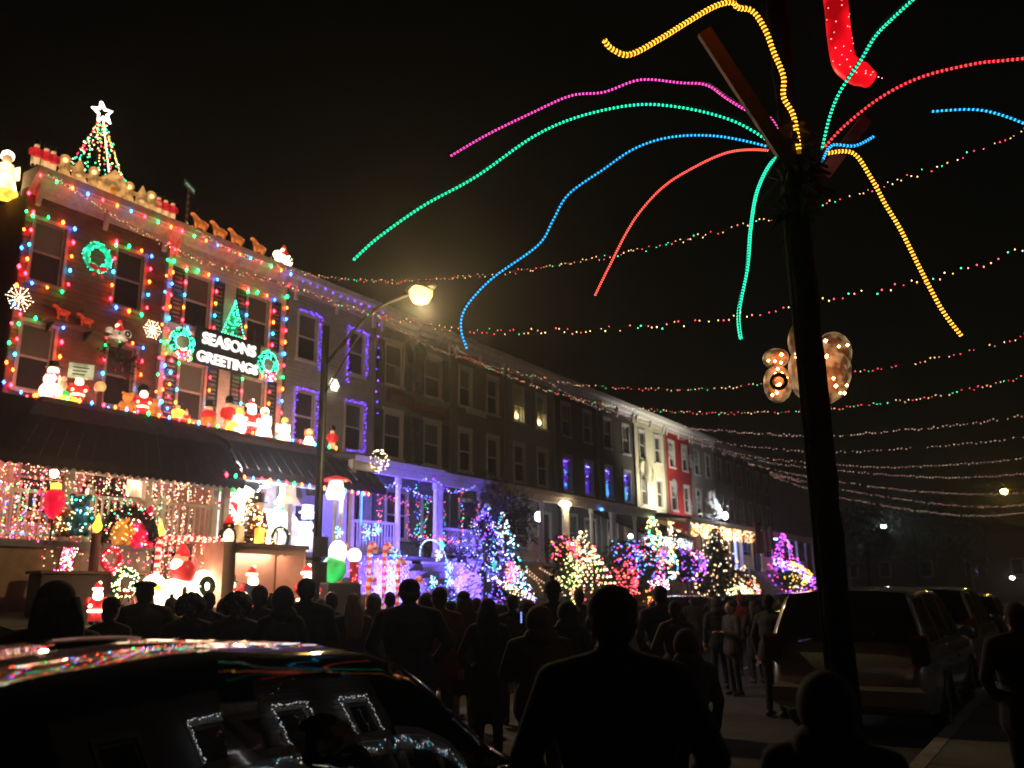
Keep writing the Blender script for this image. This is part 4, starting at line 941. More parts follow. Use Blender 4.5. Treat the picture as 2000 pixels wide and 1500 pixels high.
# figures on the porch deck
DKX = -16.72; DZ = 5.455
def deck(px, dx=0): q = onX(px, 800, DKX+dx); return (DKX+dx, float(q[1]), DZ)
snowman('snowman with a black top hat and pinkish coat on the deck, far left', deck(95), .82, hat=MBLK, scarf=S_ROSE)
t = thing('toy_sled', 'small yellow and green toy sled with a rider beside the far left snowman', 'sled', deck(124, .1), -.35, None, .34)
m = MB(); m.ell((0, .05, .22), (.4, .75, .22), 14, 8); m.build('sled_body', S_YEL, t, smooth=True); m = MB(); m.ell((0, -.1, .55), (.25, .4, .2), 10, 7); m.build('green_sack', S_GRN, t, smooth=True); m = MB(); m.ell((0, -.15, 1.0), (.2, .2, .35), 10, 7); m.ell((0, -.15, 1.45), .17, 8, 6); m.build('rider', S_SKIN, t, smooth=True)
def sack_sign(t):
    m = MB(); m.bbox(.10, .14, -.32, .34, .78, 1.22, .01); b = m.build('list_sheet', shell('list_paper', (.75, .75, .45), .6), t)
    m = MB(); [m.box(.141, .146, -.22, .22-.06*k, 1.08-.1*k, 1.11-.1*k) for k in range(3)]; m.build('written_line', MBLK, b)
santa('red santa holding up a written paper sheet on the deck', deck(148), .72, bag=sack_sign)
t = thing('globe_lantern', 'brown post lantern with a round amber globe on the deck', 'lantern', deck(191), 0, None, .62)
m = MB(); m.lathe([(.2, 0), (.2, .06), (.11, .12), (.10, .58), (.15, .62)], n=12); m.build('post', mat('brown_plastic', (.14, .06, .03), .5), t, smooth=True); m = MB(); m.ell((0, 0, .80), .19, 14, 10); m.build('globe', shell('amber_globe', (1, .55, .2), .75), t, smooth=True)
bear('left orange teddy bear on the deck of the brown house', deck(247), .52); bear('right orange teddy bear on the deck of the brown house', deck(298), .50)
t = santa('small figure in a red coat and dark bonnet between the orange bears', deck(277), .74); 
m = MB(); m.ell((-.02, 0, .86), (.16, .17, .17), 12, 8); m.build('bonnet', mat('dark_velvet', (.03, .04, .035), .9), t, smooth=True)
t = thing('snow_globe_lantern', 'cream lantern with a clear dome and red base on the deck', 'lantern', deck(348), 0, None, .5)
m = MB(); m.lathe([(.30, 0), (.30, .2), (.26, .24)], n=14); m.build('base', S_RED, t); m = MB(); m.lathe([(.26, .241), (.27, .62), (.22, .66)], n=14); m.build('drum', S_YEL, t, smooth=True)
m = MB(); m.ell((0, 0, .82), (.24, .24, .22), 14, 9); m.build('dome', glass('dome_glass', mixf=.15), t, smooth=True); m = MB(); m.ell((0, 0, .78), (.1, .1, .12), 8, 6); m.build('inner_figure', S_CREAM, t, smooth=True)
santa('tiny dark elf figure beside the snow globe lantern', deck(364, .1), .36, S=S_CREAM)
t = thing('drum_figure', 'red and tan drum figure wearing a black top hat on the deck', 'drum figure', deck(408), -.3, None, .70)
m = MB(); m.lathe([(.24, 0), (.26, .06), (.26, .36), (.24, .40)], n=14); m.build('drum', S_ORG, t, smooth=True); m = MB(); m.ell((0, 0, .52), (.24, .27, .17), 12, 8); m.build('coat', S_RED, t, smooth=True); m = MB(); m.ell((0, 0, .70), (.13, .13, .12), 10, 8); m.build('head', S_SKIN, t, smooth=True)
m = MB(); m.lathe([(.22, .78), (.22, .80), (.13, .805), (.13, 1.0), (.02, 1.0)], n=12); m.build('top_hat', MBLK, t)
soldier('tall deck soldier in black busby left of the bright carol group', deck(447), .92)
t = thing('carol_lantern', 'overbright white and yellow carol singer lantern on the deck', 'lantern', deck(467, .12), -.3, None, .72)
m = MB(); m.lathe([(.24, 0), (.26, .2), (.2, .45), (.17, .6), (.05, .66)], n=12); m.build('robe', S_HOT, t, smooth=True); m = MB(); m.ell((0, 0, .76), .13, 10, 8); m.build('head', S_YEL, t, smooth=True); m = MB(); m.prism([(-.26, .55), (.26, .55), (.2, 1.0), (-.2, 1.0)], 'x', -.12, -.08); m.build('song_board', shell('song_board_glow', (.8, .55, .3), .6), t); m = MB(); m.ell((.1, -.2, .2), (.2, .2, .2), 10, 8); m.build('drum', S_YEL, t, smooth=True)
santa('big overbright white santa with red hat on the deck', deck(490), .95, S=S_HOT)
angel('slim white candle angel with red base on the deck', deck(518), .88, S=S_HOT, hair=S_HOT, base=S_RED)
angel('yellow-haired white angel at the right deck corner', deck(558), .72, S=S_HOT, hair=S_YEL, base=S_YEL)
t = thing('toy_dog', 'brown-eared toy dog in a white skirt just left of the street lamp', 'toy dog', deck(606), -.5, None, .58)
m = MB(); m.lathe([(.32, 0), (.26, .2), (.15, .5), (.05, .55)], n=12); m.build('skirt', S_HOT, t, smooth=True); m = MB(); m.ell((.02, 0, .72), (.17, .16, .18), 12, 8); m.ell((.17, .05, .68), (.12, .08, .08), 10, 7); m.build('head', S_CREAM, t, smooth=True)
for s in (-1, 1):
    m = MB(); m.ell((-.03, s*.17, .70), (.08, .05, .19), 8, 6); m.build('ear', S_ORG, t, smooth=True)
m = MB(); m.torus((0, 0, .54), .13, .04, 14, 6, axis='z'); m.build('collar', S_RED, t)
soldier('lone soldier in pink-red coat just right of the street lamp', deck(651), .74)
# added unseen point lights behind the deck figures, to brighten the wall
for px in (95, 165, 300, 405, 467, 495, 518, 558): q = deck(px, -.42); lamp('added_wall_fill_light', (q[0], q[1], DZ+.42), 13, (1, .50, .36), .05)
# ornaments on the brown house wall
reindeer('left red plastic reindeer on the brown wall', fac(122, 625, -17.7), .40, rz=-1.57, shellm=shell('deep_red_reindeer', (1, .06, .02), .35), group='red reindeer on the brown wall')
reindeer('right red plastic reindeer on the brown wall', fac(168, 641, -17.7), .40, rz=-1.57, shellm=shell('deep_red_reindeer', (1, .06, .02), .35), group='red reindeer on the brown wall')
santa_sleigh('pale sleigh with santa on the brown wall', fac(230, 668, -17.7), .50, rz=-1.5, S=shell('lit_pale_sleigh', (1, .85, .6), .55))
sh = thing('wall_shelf', 'thin dark shelf under the reindeer and sleigh on the brown wall', 'shelf', (-17.83, 9.55, float(fac(150, 636, -17.7)[2])))
m = MB(); m.box(-.12, .22, -.25, 1.75, -.04, -.001); m.build('board', MWOOD, sh)
for k in (-.1, .75, 1.6):
    m = MB(); m.prism([(-.12, -.041), (.18, -.041), (-.12, -.25)], 'y', k-.015, k+.015); m.build('bracket', MIRON, sh)
dg_ = thing('dark_garland', 'dark leafy garland with ribbons hanging over the lower right window of the brown house', 'garland', fac(235, 700, -17.78))
m = MB()
for k in range(260):
    a = rnd.random(); p = Vector((rnd.uniform(-.03, .08), -.45+.9*a+rnd.gauss(0, .05), .12-.5*math.sin(a*3.14)*.3+rnd.gauss(0, .08)-(rnd.random()**2)*.75*(a > .55))); d = Vector((rnd.uniform(.1, 1), rnd.gauss(0, 1), rnd.gauss(0, 1))).normalized()*.09; s = d.orthogonal().normalized()*.018
    m.add([p-s, p+s, p+d], [(0, 1, 2)])
m.build('sprig', mat('dark_sprig', (.03, .028, .02), .9, var=.5), dg_, kind='stuff'); 
for _ in range(7): m = MB(); m.ell((.08, rnd.uniform(-.4, .4), rnd.uniform(-.5, .1)), .045, 8, 6); m.build('bauble', mat('red_bauble', (.2, .015, .015), .25), dg_, smooth=True)
# ================================================================== PORCHES AND YARDS OF THE FIRST TWO HOUSES
PX = -15.35                                               # porch front plane
def por(px, py, X=PX): return np.array(onX(px, py, X))
def curtain(label, X, y0, y1, z0, z1, n, cols, r=.013, swag=False, group='light curtains on the porches', fn=lambda c: emit('curtain_bulb_'+c, BC[c], 4.5), thick=.03):
    root = thing('light_curtain', label, 'string lights', (X, y0, z0), 0, group)
    m = MB(); pts = []; k = max(2, int((y1-y0)/.16))
    for i in range(k+1):
        y = (y1-y0)*i/k; m.tube([(0, y, 0), (.01, y+.02, (z1-z0)*.5), (0, y, z1-z0)], .003, 3)
    for _ in range(n): pts.append((rnd.uniform(-thick, thick), (y1-y0)*round(rnd.random()*k)/k+rnd.gauss(0, .02), rnd.uniform(0, z1-z0)))
    m.build('wire', MW, root); bulbs(pts, r, cols, root, fn=fn); return root
PINKS = ['warm', 'coral', 'coral', 'warm', 'pink', 'red', 'white']
curtain('pink and white light curtain covering the porch wall of the brown house', -17.88, 8.8, 11.9, 2.75, 5.0, 640, PINKS, .0125)
curtain('multicoloured net of lights over the left porch railing', -15.33, 6.6, 8.4, 2.62, 3.62, 420, ['red', 'pink', 'warm', 'green', 'blue', 'coral', 'amber'], .0155, group=None)
curtain('white light strings along the porch railing right of the net of lights', -15.3, 8.45, 10.9, 2.7, 3.5, 210, ['warm', 'white', 'coral', 'green'], .014)
curtain('warm light strings wrapped on the pillar between the two porches', -15.42, 10.5, 11.55, 2.7, 4.1, 300, ['warm', 'coral', 'white'], .014)
curtain('warm light strings on the steps left of the display box', -14.5, 10.0, 10.85, 1.9, 2.75, 130, ['warm', 'coral', 'red'], .014)
curtain('pink lights strewn over the lower porch wall of the brown house', -15.30, 8.5, 11.0, 1.35, 2.5, 190, ['coral', 'warm', 'pink', 'red'], .0125)
curtain('warm white swag of lights under the dark awning of the brown house', -15.25, 7.6, 12.0, 3.55, 3.95, 240, ['warm', 'coral', 'warm', 'white'], .0125)
curtain('pink light curtain hanging behind the porch railing of the brown house', -16.3, 8.2, 11.8, 2.7, 4.4, 420, ['coral', 'pink', 'warm', 'red', 'warm'], .0115)
curtain('red and pink lights over the yard in front of the lower porch wall', -14.75, 8.2, 10.2, 1.3, 1.95, 170, ['red', 'coral', 'warm', 'pink', 'green'], .0125)
pr = thing('porch_railing', 'white porch railing behind the lights of the brown house', 'railing', (-15.42, 7.3, PF), 0)
m = MB(); m.box(-.04, .04, 0, 5.0, .82, .88); m.box(-.03, .03, 0, 5.0, .08, .13); m.build('rail', MWHITE, pr)
m = MB(); y = .05
while y < 5: m.box(-.015, .015, y, y+.03, .13, .82); y += .13
m.build('baluster', MWHITE, pr, kind='stuff')
for q in (0, 2.0, 3.55):
    m = MB(); m.bbox(-.06, .06, q-.06, q+.06, 0, 1.0, .01); m.ell((0, q, 1.04), .06, 8, 6); m.build('newel_post', MWHITE, pr)
# side porch floor left of the brown house
sp = thing('side_porch', 'side porch floor and pale base left of the brown house', 'porch', (-15.3, 4.4, 0))
m = MB(); m.box(-2.7, 0, 0, 4.3, PF-.12, PF); m.build('floor', MGREY, sp); m = MB(); m.box(-.2, -.06, 0, 4.3, 1.1, PF-.121); m.build('base_wall', mat('porch_wall_tan', (.36, .25, .18), .9, var=.2), sp)
m = MB(); m.box(-2.6, -2.5, 0, 4.3, PF, 5.3); m.build('back_wall', mat('porch_clapboard_pink', (.55, .34, .29), .7), sp)
m = MB(); m.add([(-2.65, 0, 5.42), (-1.2, 0, 5.42), (.35, -.5, 4.1), (.35, 3.1, 4.1), (-1.2, 4.25, 5.42), (-2.65, 4.25, 5.42)], [(0, 1, 4, 5), (1, 2, 3, 4)]); m.add([(.35, -.5, 4.1), (.35, 3.1, 4.1), (.355, 3.1, 3.92), (.355, -.5, 3.92)], [(0, 1, 2, 3)]); m.build('awning', MAWN, sp)
curtain('pink lit light curtain on the back wall of the side porch', -17.76, 5.2, 8.5, 2.9, 5.0, 480, ['coral', 'warm', 'white', 'pink'], .0125)
# porch lamp
q = por(106, 925, -16.0); t = thing('porch_lamp', 'bare bright porch lamp glowing under the brown house awning', 'porch lamp', q)
m = MB(); m.ell((0, 0, 0), .075, 12, 9); m.build('globe', emit('porch_globe', (1, .78, .36), 30), t, smooth=True); m = MB(); m.tube([(0, 0, .07), (0, 0, .5)], .012, 6); m.lathe([(.05, .07), (.03, .12)], n=10); m.build('hanger', MIRON, t)
lamp('porch_light', (.0, 0, -.12), 120, (1, .48, .32), .08, t)
# lit white sign panel, dark door curtain
q = por(273, 945, -17.6); t = thing('glowing_panel_sign', 'bright cream lit panel hung inside the porch by the dark doorway', 'light box', q); m = MB(); m.bbox(-.04, .04, -.30, .32, -.30, .30, .02); m.build('case', shell('panel_cream', (1, .80, .48), 1.6), t); m = MB(); m.box(-.01, .01, -.25, -.2, .3, .7); m.build('hanger', MIRON, t)
q = por(225, 945, -17.3); t = thing('door_tree', 'dark green tree with white lights standing in the brown house porch', 'christmas tree', (q[0], q[1], PF))
m = MB()
for k in range(520):
    f = rnd.random(); a = rnd.uniform(0, 6.28); rr_ = .5*(1-f)+.04; p = Vector((0, 0, .25+1.65*f)); d = Vector((math.cos(a), math.sin(a), -.3)); s = d.cross(Vector((0, 0, 1))).normalized()*.03
    m.add([p+d*rr_*.3-s, p+d*rr_*.3+s, p+d*rr_], [(0, 1, 2)])
m.build('needles', MGREEN, t, kind='stuff'); m = MB(); m.tube([(0, 0, 0), (0, 0, 1.9)], .04, 6); m.build('trunk', MWOOD, t)
bulbs([((.48*(1-f)+.05)*math.cos(a), (.48*(1-f)+.05)*math.sin(a), .3+1.6*f) for f, a in [(rnd.random(), rnd.uniform(0, 6.28)) for _ in range(60)]], .014, ['white', 'lime', 'warm'], t)
t = thing('red_swag', 'magenta red tinsel swag hanging above the porch doorway', 'garland', por(228, 922, -16.2))
m = MB(); m.tube([(0, -.5+.1*k, .08-.25*math.sin(k*.314)*.5) for k in range(11)], .05, 7); m.build('tinsel', shell('magenta_tinsel', (1, .02, .15), .45), t, smooth=True)
# things on the railing
q = por(95, 1000); t = thing('giant_bulb', 'giant glowing red bulb with cream cap on the brown house railing', 'light decoration', (PX+.15, q[1], 3.02), .2, None, .82)
m = MB(); m.lathe([(.02, 0), (.16, .12), (.215, .32), (.20, .5), (.11, .64)], n=16); m.build('bulb_shell', shell('giant_bulb_red', (1, .0, .04), 1.0), t, smooth=True); m = MB(); m.lathe([(.11, .641), (.11, .76), (.08, .78)], n=12); m.build('cap', S_YEL, t); m = MB(); m.tube([(0, 0, -.5), (0, 0, .02)], .02, 6); m.build('stake', MIRON, t)
def tinsel_figure(label, loc, h, S, cols, name='tinsel_bear', cat='light decoration', n=45):
    t = bear(label, loc, h, S=S, name=name, cat=cat); bulbs([(rnd.uniform(.1, .26), rnd.uniform(-.25, .25), rnd.uniform(.05, .9)) for _ in range(n)], .02, cols, t); return t
tinsel_figure('teal tinsel bear with lights on the brown house railing', (PX+.2, por(142, 1010)[1], 2.72), .80, mat('teal_tinsel', (.015, .16, .22), .5, var=.4, bump=.5), ['cyan', 'warm', 'teal'])
tinsel_figure('golden tinsel bear between the giant bulb and the teal bear', (PX+.15, por(114, 1020)[1], 2.70), .52, mat('gold_tinsel', (.28, .14, .03), .5, var=.4, bump=.5), ['amber', 'warm'])
tinsel_figure('golden orange tinsel bear under the dark garland arch', (PX+.2, por(224, 1030)[1], 2.60), .70, shell('orange_tinsel', (.9, .38, .05), .35), ['amber', 'warm', 'amber'])
tinsel_figure('crimson tinsel bear under the dark garland arch', (PX+.25, por(260, 1035)[1], 2.55), .85, shell('crimson_tinsel', (.8, .0, .06), .5), ['pink', 'red', 'white'])
t = thing('wall_plush', 'small dark seated plush figure against the porch wall', 'plush toy', (-17.7, por(170, 960, -17.7)[1], 3.55)); m = MB(); m.ell((0, 0, .16), (.18, .26, .16), 12, 8); m.ell((0, .03, .42), (.12, .14, .14), 10, 8); m.build('body', mat('dark_plush', (.05, .02, .02), .95), t, smooth=True); m = MB(); m.box(-.2, .2, -.3, .3, -.05, -.001); m.build('shelf_board', MWOOD, t)
# garland arch with two flame posts
y0, y1 = por(190, 1030, -14.9)[1], por(313, 1033, -14.9)[1]; zf = por(190, 1026, -14.9)[2]
ga = thing('garland_arch', 'dark evergreen garland arch spanning the flame-topped gate posts', 'garland', (-14.9, (y0+y1)/2, 2.75))
m = MB(); Rr = (y1-y0)/2*.80; m.torus((0, 0, -.05), Rr, .10, 22, 8, a0=0, a1=math.pi)
for k in range(320):
    a = rnd.uniform(0, math.pi); p = Vector((rnd.gauss(0, .05), Rr*math.cos(a), Rr*math.sin(a)-.05)); d = Vector((rnd.gauss(0, 1), rnd.gauss(0, 1), rnd.gauss(0, 1))).normalized(); s = d.orthogonal().normalized()*.025; m.add([p-s, p+s, p+d*.2], [(0, 1, 2)])
m.build('sprigs', mat('dark_evergreen', (.010, .016, .010), .9, var=.5), ga, kind='stuff')
bulbs([(.12, Rr*math.cos(a)+rnd.gauss(0, .06), Rr*math.sin(a)+rnd.gauss(0, .06)) for a in [rnd.uniform(0, 3.14) for _ in range(40)]], .012, ['red', 'warm', 'green'], ga)
CB = mat('candle_post_brown', (.20, .07, .045), .6, var=.3)
candle('left gate post candle with a yellow flame by the garland arch', (-14.9, y0, 1.3), zf-1.3+.12, .085, CB, emit('flame_yellow', (1, .62, .05), 2.6), 'flame-topped gate posts')
candle('right gate post candle with a yellow flame by the candy cane arch', (-14.9, y1, 1.3), zf-1.3+.10, .085, CB, emit('flame_yellow', (1, .62, .05), 2.6), 'flame-topped gate posts')
# stocking, heart wreath, small wreath, flame santa in the yard
q = por(122, 1110, -14.6); t = thing('light_stocking', 'stocking outlined with dense white and pink lights left of the gate post', 'light decoration', (q[0], q[1], q[2]-.22), .1, None, .74)
def stocking_in(y, z): return (z > .18 and -.14+.12*(z-.2) < y < .20+.22*(z-.2)) or (z <= .25 and -.40 < y < .18 and z > .0+.1*abs(y+.1))
pts = []
while len(pts) < 190:
    y, z = rnd.uniform(-.45, .4), rnd.uniform(0, .78)
    if stocking_in(y, z): pts.append((.03+rnd.uniform(0, .03), y, z))
bulbs(pts, .015, ['white', 'pink', 'white', 'coral'], t); m = MB(); m.prism([(-.40, .05), (-.1, 0), (.16, .04), (.18, .25), (.30, .78), (-.06, .78), (-.14, .26), (-.36, .24)], 'x', -.03, .02); m.build('stocking_board', mat('stocking_felt', (.45, .06, .07), .9), t); m = MB(); m.tube([(-.02, .1, -.6), (-.02, .1, .3)], .015, 6); m.build('stake', MIRON, t)
q = por(217, 1098, -14.3); t = thing('light_cane_bow', 'crimson lit bow shape with a tail in the yard behind the gate post', 'light decoration', q, 0)
m = MB(); m.torus((0, 0, .05), .17, .05, 18, 6); m.tube([(0, .05, -.1), (0, .14, -.32), (0, .2, -.55)], .055, 7); m.build('frame', shell('crimson_glow', (.7, .0, .03), .35), t, smooth=True); bulbs([(.06, .17*math.cos(a)+rnd.gauss(0, .03), .05+.17*math.sin(a)+rnd.gauss(0, .03)) for a in [rnd.uniform(0, 6.28) for _ in range(34)]]+[(.06, .05+.15*u+rnd.gauss(0, .03), -.1-.45*u) for u in [rnd.random() for _ in range(16)]], .013, ['red', 'coral', 'white'], t); m = MB(); m.tube([(-.02, .1, -.9), (-.02, .1, -.1)], .015, 6); m.build('stake', MIRON, t)
q = por(243, 1138, -13.9); wreath('small pale green lit wreath low in the yard of the brown house', (q[0], q[1], q[2]), .19, .08, 110, MGREEN, ['lime', 'white', 'lime'], MREDP, br=.015)
t = thing('wreath_stand', 'iron stake holding the small pale green wreath', 'stand', (q[0]-.08, q[1], 1.2)); m = MB(); m.tube([(0, 0, 0), (0, 0, q[2]-1.0)], .015, 6); m.build('stake', MIRON, t)
q = por(190, 1160, -13.8); santa('small santa lantern with a white-hot face low in the yard', (q[0], q[1], 1.22), .68, S=S_HOT)
# candy cane arch
def cane_pts(): pass
yA, yB = por(303, 1150, -14.1)[1], por(432, 1120, -14.1)[1]; zt = por(370, 1052, -14.1)[2]
ca = thing('candy_cane_arch', 'square red and white striped arch of lights over the white sleigh', 'arch', (-14.1, yA, 1.2))
hgt = zt-1.2; Wc = yB-yA; P = [(0, 0, 0), (0, 0, hgt*.92), (0, .08, hgt), (0, Wc-.08, hgt), (0, Wc, hgt*.92), (0, Wc, 0)]
S_CW = shell('cane_white', (1, .75, .5), .9); S_CR = shell('cane_red', (.9, .02, .03), .5)
pts = along([Vector(p) for p in P], .07); ma, mb_ = MB(), MB()
for k, (a, b) in enumerate(zip(pts, pts[1:])): (ma if k % 2 else mb_).tube([a, a.lerp(b, .98)], .052, 8)
f = ma.build('red_stripes', S_CR, ca, kind='stuff'); f2_ = mb_.build('white_stripes', S_CW, ca, kind='stuff')
bulbs([p+Vector((.06, rnd.gauss(0, .03), rnd.gauss(0, .03))) for p in along([Vector(p) for p in P], .035)], .012, ['coral', 'red', 'white'], ca)
curtain('red and warm light net sloping under the candy cane arch', -14.35, yA+.25, yB-.1, 2.05, 2.72, 260, ['red', 'coral', 'warm', 'red'], .014)
q = por(345, 1150, -13.9); s_ = santa_sleigh('white-hot sleigh with santa under the candy cane arch', (-13.95, por(352, 1150, -13.95)[1], 1.32), 1.22, rz=-1.5, S=S_HOT)
candle('squat overlit candle at the left end of the white sleigh', (-13.7, por(308, 1140, -13.7)[1], 1.22), .62, .1, S_HOT)
q = por(240, 1225, -12.6); t = thing('path_flame', 'orange flame-shaped lantern low on the pavement between the onlookers', 'lantern', (-12.4, por(240, 1225, -12.4)[1], .115)); m = MB(); m.lathe([(.12, 0), (.13, .25), (.10, .4), (.05, .6), (.005, .78)], n=12); m.build('flame', shell('flame_orange', (1, .38, .04), 2.0), t, smooth=True); m = MB(); m.lathe([(.15, 0), (.15, .04), (.12, .05)], n=12); m.build('base', MREDP, t)
# low dark hedge wall and tool chest at lower left
t = thing('planter_wall', 'dark low wooden planter below the railing of the brown house', 'planter', (-14.6, por(150, 1100, -14.6)[1]-.7, 1.2)); m = MB(); m.bbox(-.2, .2, 0, 1.9, 0, .85, .02); m.build('trough', mat('planter_dark', (.06, .04, .03), .9, var=.3), t); m = MB(); m.bbox(-.24, .24, -.04, 1.94, .851, .9, .01); m.build('rim', MWOOD, t)

# porch of the pinkish house: inflatables, tree, snow globe, bell, display box
fl_ = thing('floodlight', 'white floodlight under the grey awning of the pinkish house porch', 'floodlight', (-15.9, 13.9, 4.25)); m = MB(); m.bbox(-.08, .08, -.12, .12, -.08, .08, .02); m.build('housing', MBLK, fl_); m = MB(); m.box(-.06, .06, -.10, .10, -.10, -.085); m.build('lens', emit('flood_lens', (.9, .95, 1), 30), fl_)
lamp('flood_light', (.0, .0, -.22), 520, (.86, .90, 1), .1, fl_)
pp = lambda px, py, X: np.array(onX(px, py, X))
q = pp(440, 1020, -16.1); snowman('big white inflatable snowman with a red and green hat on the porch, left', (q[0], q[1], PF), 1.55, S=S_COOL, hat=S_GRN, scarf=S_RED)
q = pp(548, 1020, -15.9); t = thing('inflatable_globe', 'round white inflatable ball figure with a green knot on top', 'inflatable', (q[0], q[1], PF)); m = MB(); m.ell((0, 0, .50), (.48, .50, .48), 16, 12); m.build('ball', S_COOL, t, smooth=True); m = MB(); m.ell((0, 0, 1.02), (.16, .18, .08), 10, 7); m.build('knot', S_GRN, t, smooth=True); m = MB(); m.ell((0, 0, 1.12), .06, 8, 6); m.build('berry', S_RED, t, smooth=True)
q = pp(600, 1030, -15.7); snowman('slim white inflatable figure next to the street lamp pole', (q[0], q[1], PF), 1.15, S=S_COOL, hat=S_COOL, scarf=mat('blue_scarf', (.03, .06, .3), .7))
t = thing('inflatable_screen', 'white backdrop sheet along the rear of the pinkish house porch', 'backdrop', (-17.2, 14.5, PF)); m = MB(); m.bbox(-.03, .03, -.4, 1.55, .15, 1.15, .02); m.build('sheet', mat('white_sheet', (.75, .77, .82), .8), t); m = MB(); [m.box(-.03, .03, y, y+.05, 0, .149) for y in (-.3, 1.4)]; m.build('foot', MIRON, t)
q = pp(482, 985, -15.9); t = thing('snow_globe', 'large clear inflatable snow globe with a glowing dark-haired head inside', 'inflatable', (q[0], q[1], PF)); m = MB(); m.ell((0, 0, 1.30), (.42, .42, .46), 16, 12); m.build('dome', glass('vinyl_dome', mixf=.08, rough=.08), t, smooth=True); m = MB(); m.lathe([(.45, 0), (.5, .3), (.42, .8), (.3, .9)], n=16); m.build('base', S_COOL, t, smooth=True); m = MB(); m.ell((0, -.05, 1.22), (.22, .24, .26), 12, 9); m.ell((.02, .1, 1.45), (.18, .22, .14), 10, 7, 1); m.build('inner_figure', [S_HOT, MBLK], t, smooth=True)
def conifer(label, loc, h, rad, n, leaf, cols, nb, br=.014, group=None, name='christmas_tree', cat='christmas tree', fn=mini, star=None, size=.16):
    t = thing(name, label, cat, loc, rnd.random()*6, group); m = MB(); ph = rnd.uniform(0, 6); RW = lambda a, f: (1+.20*math.sin(3*a+ph+5*f)+.12*math.sin(7*a+9*f))
    for k in range(n):
        f = rnd.random()**1.25; a = rnd.uniform(0, 6.28); L = rad*(1-f)*RW(a, f)*rnd.uniform(.75, 1.05)*(1-.12*((f*9) % 1))+.04
        p = Vector((0, 0, h*(.10+.88*f))); d = Vector((math.cos(a), math.sin(a), rnd.uniform(-.45, -.1))); c = p+d*L*rnd.uniform(.45, .95); s = Vector((-math.sin(a), math.cos(a), rnd.uniform(-.4, .4)))*size*rnd.uniform(.15, .3)
        e = d.normalized()*size*rnd.uniform(.7, 1.3); m.add([c-s, c+s, c+e, c-e*.5], [(0, 2, 1), (0, 1, 3)])
    m.build('needles', leaf, t, kind='stuff'); m = MB(); m.tube([(0, 0, -.05), (0, 0, h*.95)], [h*.028, .008], 7); m.build('trunk', MWOOD, t)
    bulbs([((rad*(1-f)*RW(a, f)+.05)*math.cos(a)+rnd.gauss(0, .05), (rad*(1-f)*RW(a, f)+.05)*math.sin(a)+rnd.gauss(0, .05), h*(.08+.9*f)-.05+rnd.gauss(0, .05)) for f, a in [(rnd.random()**1.4, rnd.uniform(0, 6.28)) for _ in range(nb)]], br, cols, t, fn=fn)
    if star: m = MB(); m.ell((0, 0, h*1.02), .09, 8, 6); m.build('star', emit('tree_star_'+star, BC[star], 6), t)
    return t
q = pp(487, 1040, -15.0); conifer('bushy gold-lit tree in front of the snow globe', (q[0], q[1], 2.62), 1.15, .55, 420, mat('gold_tinsel_leaf', (.30, .19, .07), .6, var=.4), ['warm', 'amber', 'white'], 170, .018)
q = pp(505, 985, -15.4); t = thing('carol_gentleman', 'gentleman figure in a long dark red coat beside the snow globe', 'figure', (q[0], q[1], 2.75), -.9, None, 1.2); m = MB(); m.ell((0, 0, .72), (.1, .1, .12), 10, 8); m.build('head', S_SKIN, t, smooth=True); m = MB(); m.lathe([(.24, 0), (.22, .3), (.15, .6), (.05, .64)], n=12); m.build('long_coat', mat('dark_red_cloth', (.20, .012, .02), .8), t, smooth=True); m = MB(); m.lathe([(.16, .79), (.16, .80), (.10, .805), (.10, .98), (.02, .98)], n=12); m.build('top_hat', MBLK, t)
q = pp(562, 962, -15.5); t = thing('hanging_bell', 'pale glowing bell hanging from the grey awning', 'bell', (q[0], q[1], q[2]-.28)); m = MB(); m.lathe([(.02, .62), (.12, .58), (.17, .45), (.19, .2), (.30, .02), (.28, 0)], n=16); m.build('bell_body', shell('bell_glow', (1, .68, .5), .8), t, smooth=True); m = MB(); m.ell((0, 0, -.03), .06, 8, 6); m.build('clapper', MBLK, t); m = MB(); m.tube([(0, 0, .6), (0, 0, .98)], .008, 5); m.build('cord', MIRON, t)
q = pp(445, 1055, -14.4); t = thing('penguin', 'black and white penguin in a red cap standing on the left box corner', 'penguin', (q[0], q[1], float(pp(445, 1072, -14.4)[2])), -.6, None, .62)
m = MB(); m.ell((0, 0, .36), (.26, .29, .38), 14, 10); m.ell((.02, 0, .74), (.18, .19, .18), 12, 9); m.build('body', mat('penguin_black', (.012, .013, .016), .5), t, smooth=True); m = MB(); m.ell((.10, 0, .36), (.19, .21, .30), 14, 9); m.build('belly', S_WHITE, t, smooth=True); m = MB(); m.tube([(.17, 0, .74), (.3, 0, .71)], [.05, .01], 7); m.build('beak', S_ORG, t)
m = MB(); m.torus((0, 0, .86), .15, .045, 16, 6, axis='z'); m.lathe([(.14, .87), (.10, 1.0), (.03, 1.08)], n=10); m.build('cap', S_RED, t, smooth=True)
for s in (-1, 1):
    m = MB(); m.ell((0, s*.29, .40), (.09, .04, .24), 8, 7, rot=(s*.25, 0, 0)); m.build('flipper', MBLK, t, smooth=True); m = MB(); m.ell((.1, s*.12, .02), (.16, .09, .03), 8, 6); m.build('foot', S_ORG, t, smooth=True)
pw = thing('porch_screen', 'pale partition between the two decorated porches', 'partition', (-18, 12.33, PF)); m = MB(); m.box(.05, 2.4, -.03, .03, 0, 1.75); m.build('panel', mat('porch_clapboard_pink', (.62, .36, .31), .7), pw); m = MB(); m.box(.05, 2.42, -.05, .05, 1.751, 1.80); m.build('cap_rail', MWHITE, pw)
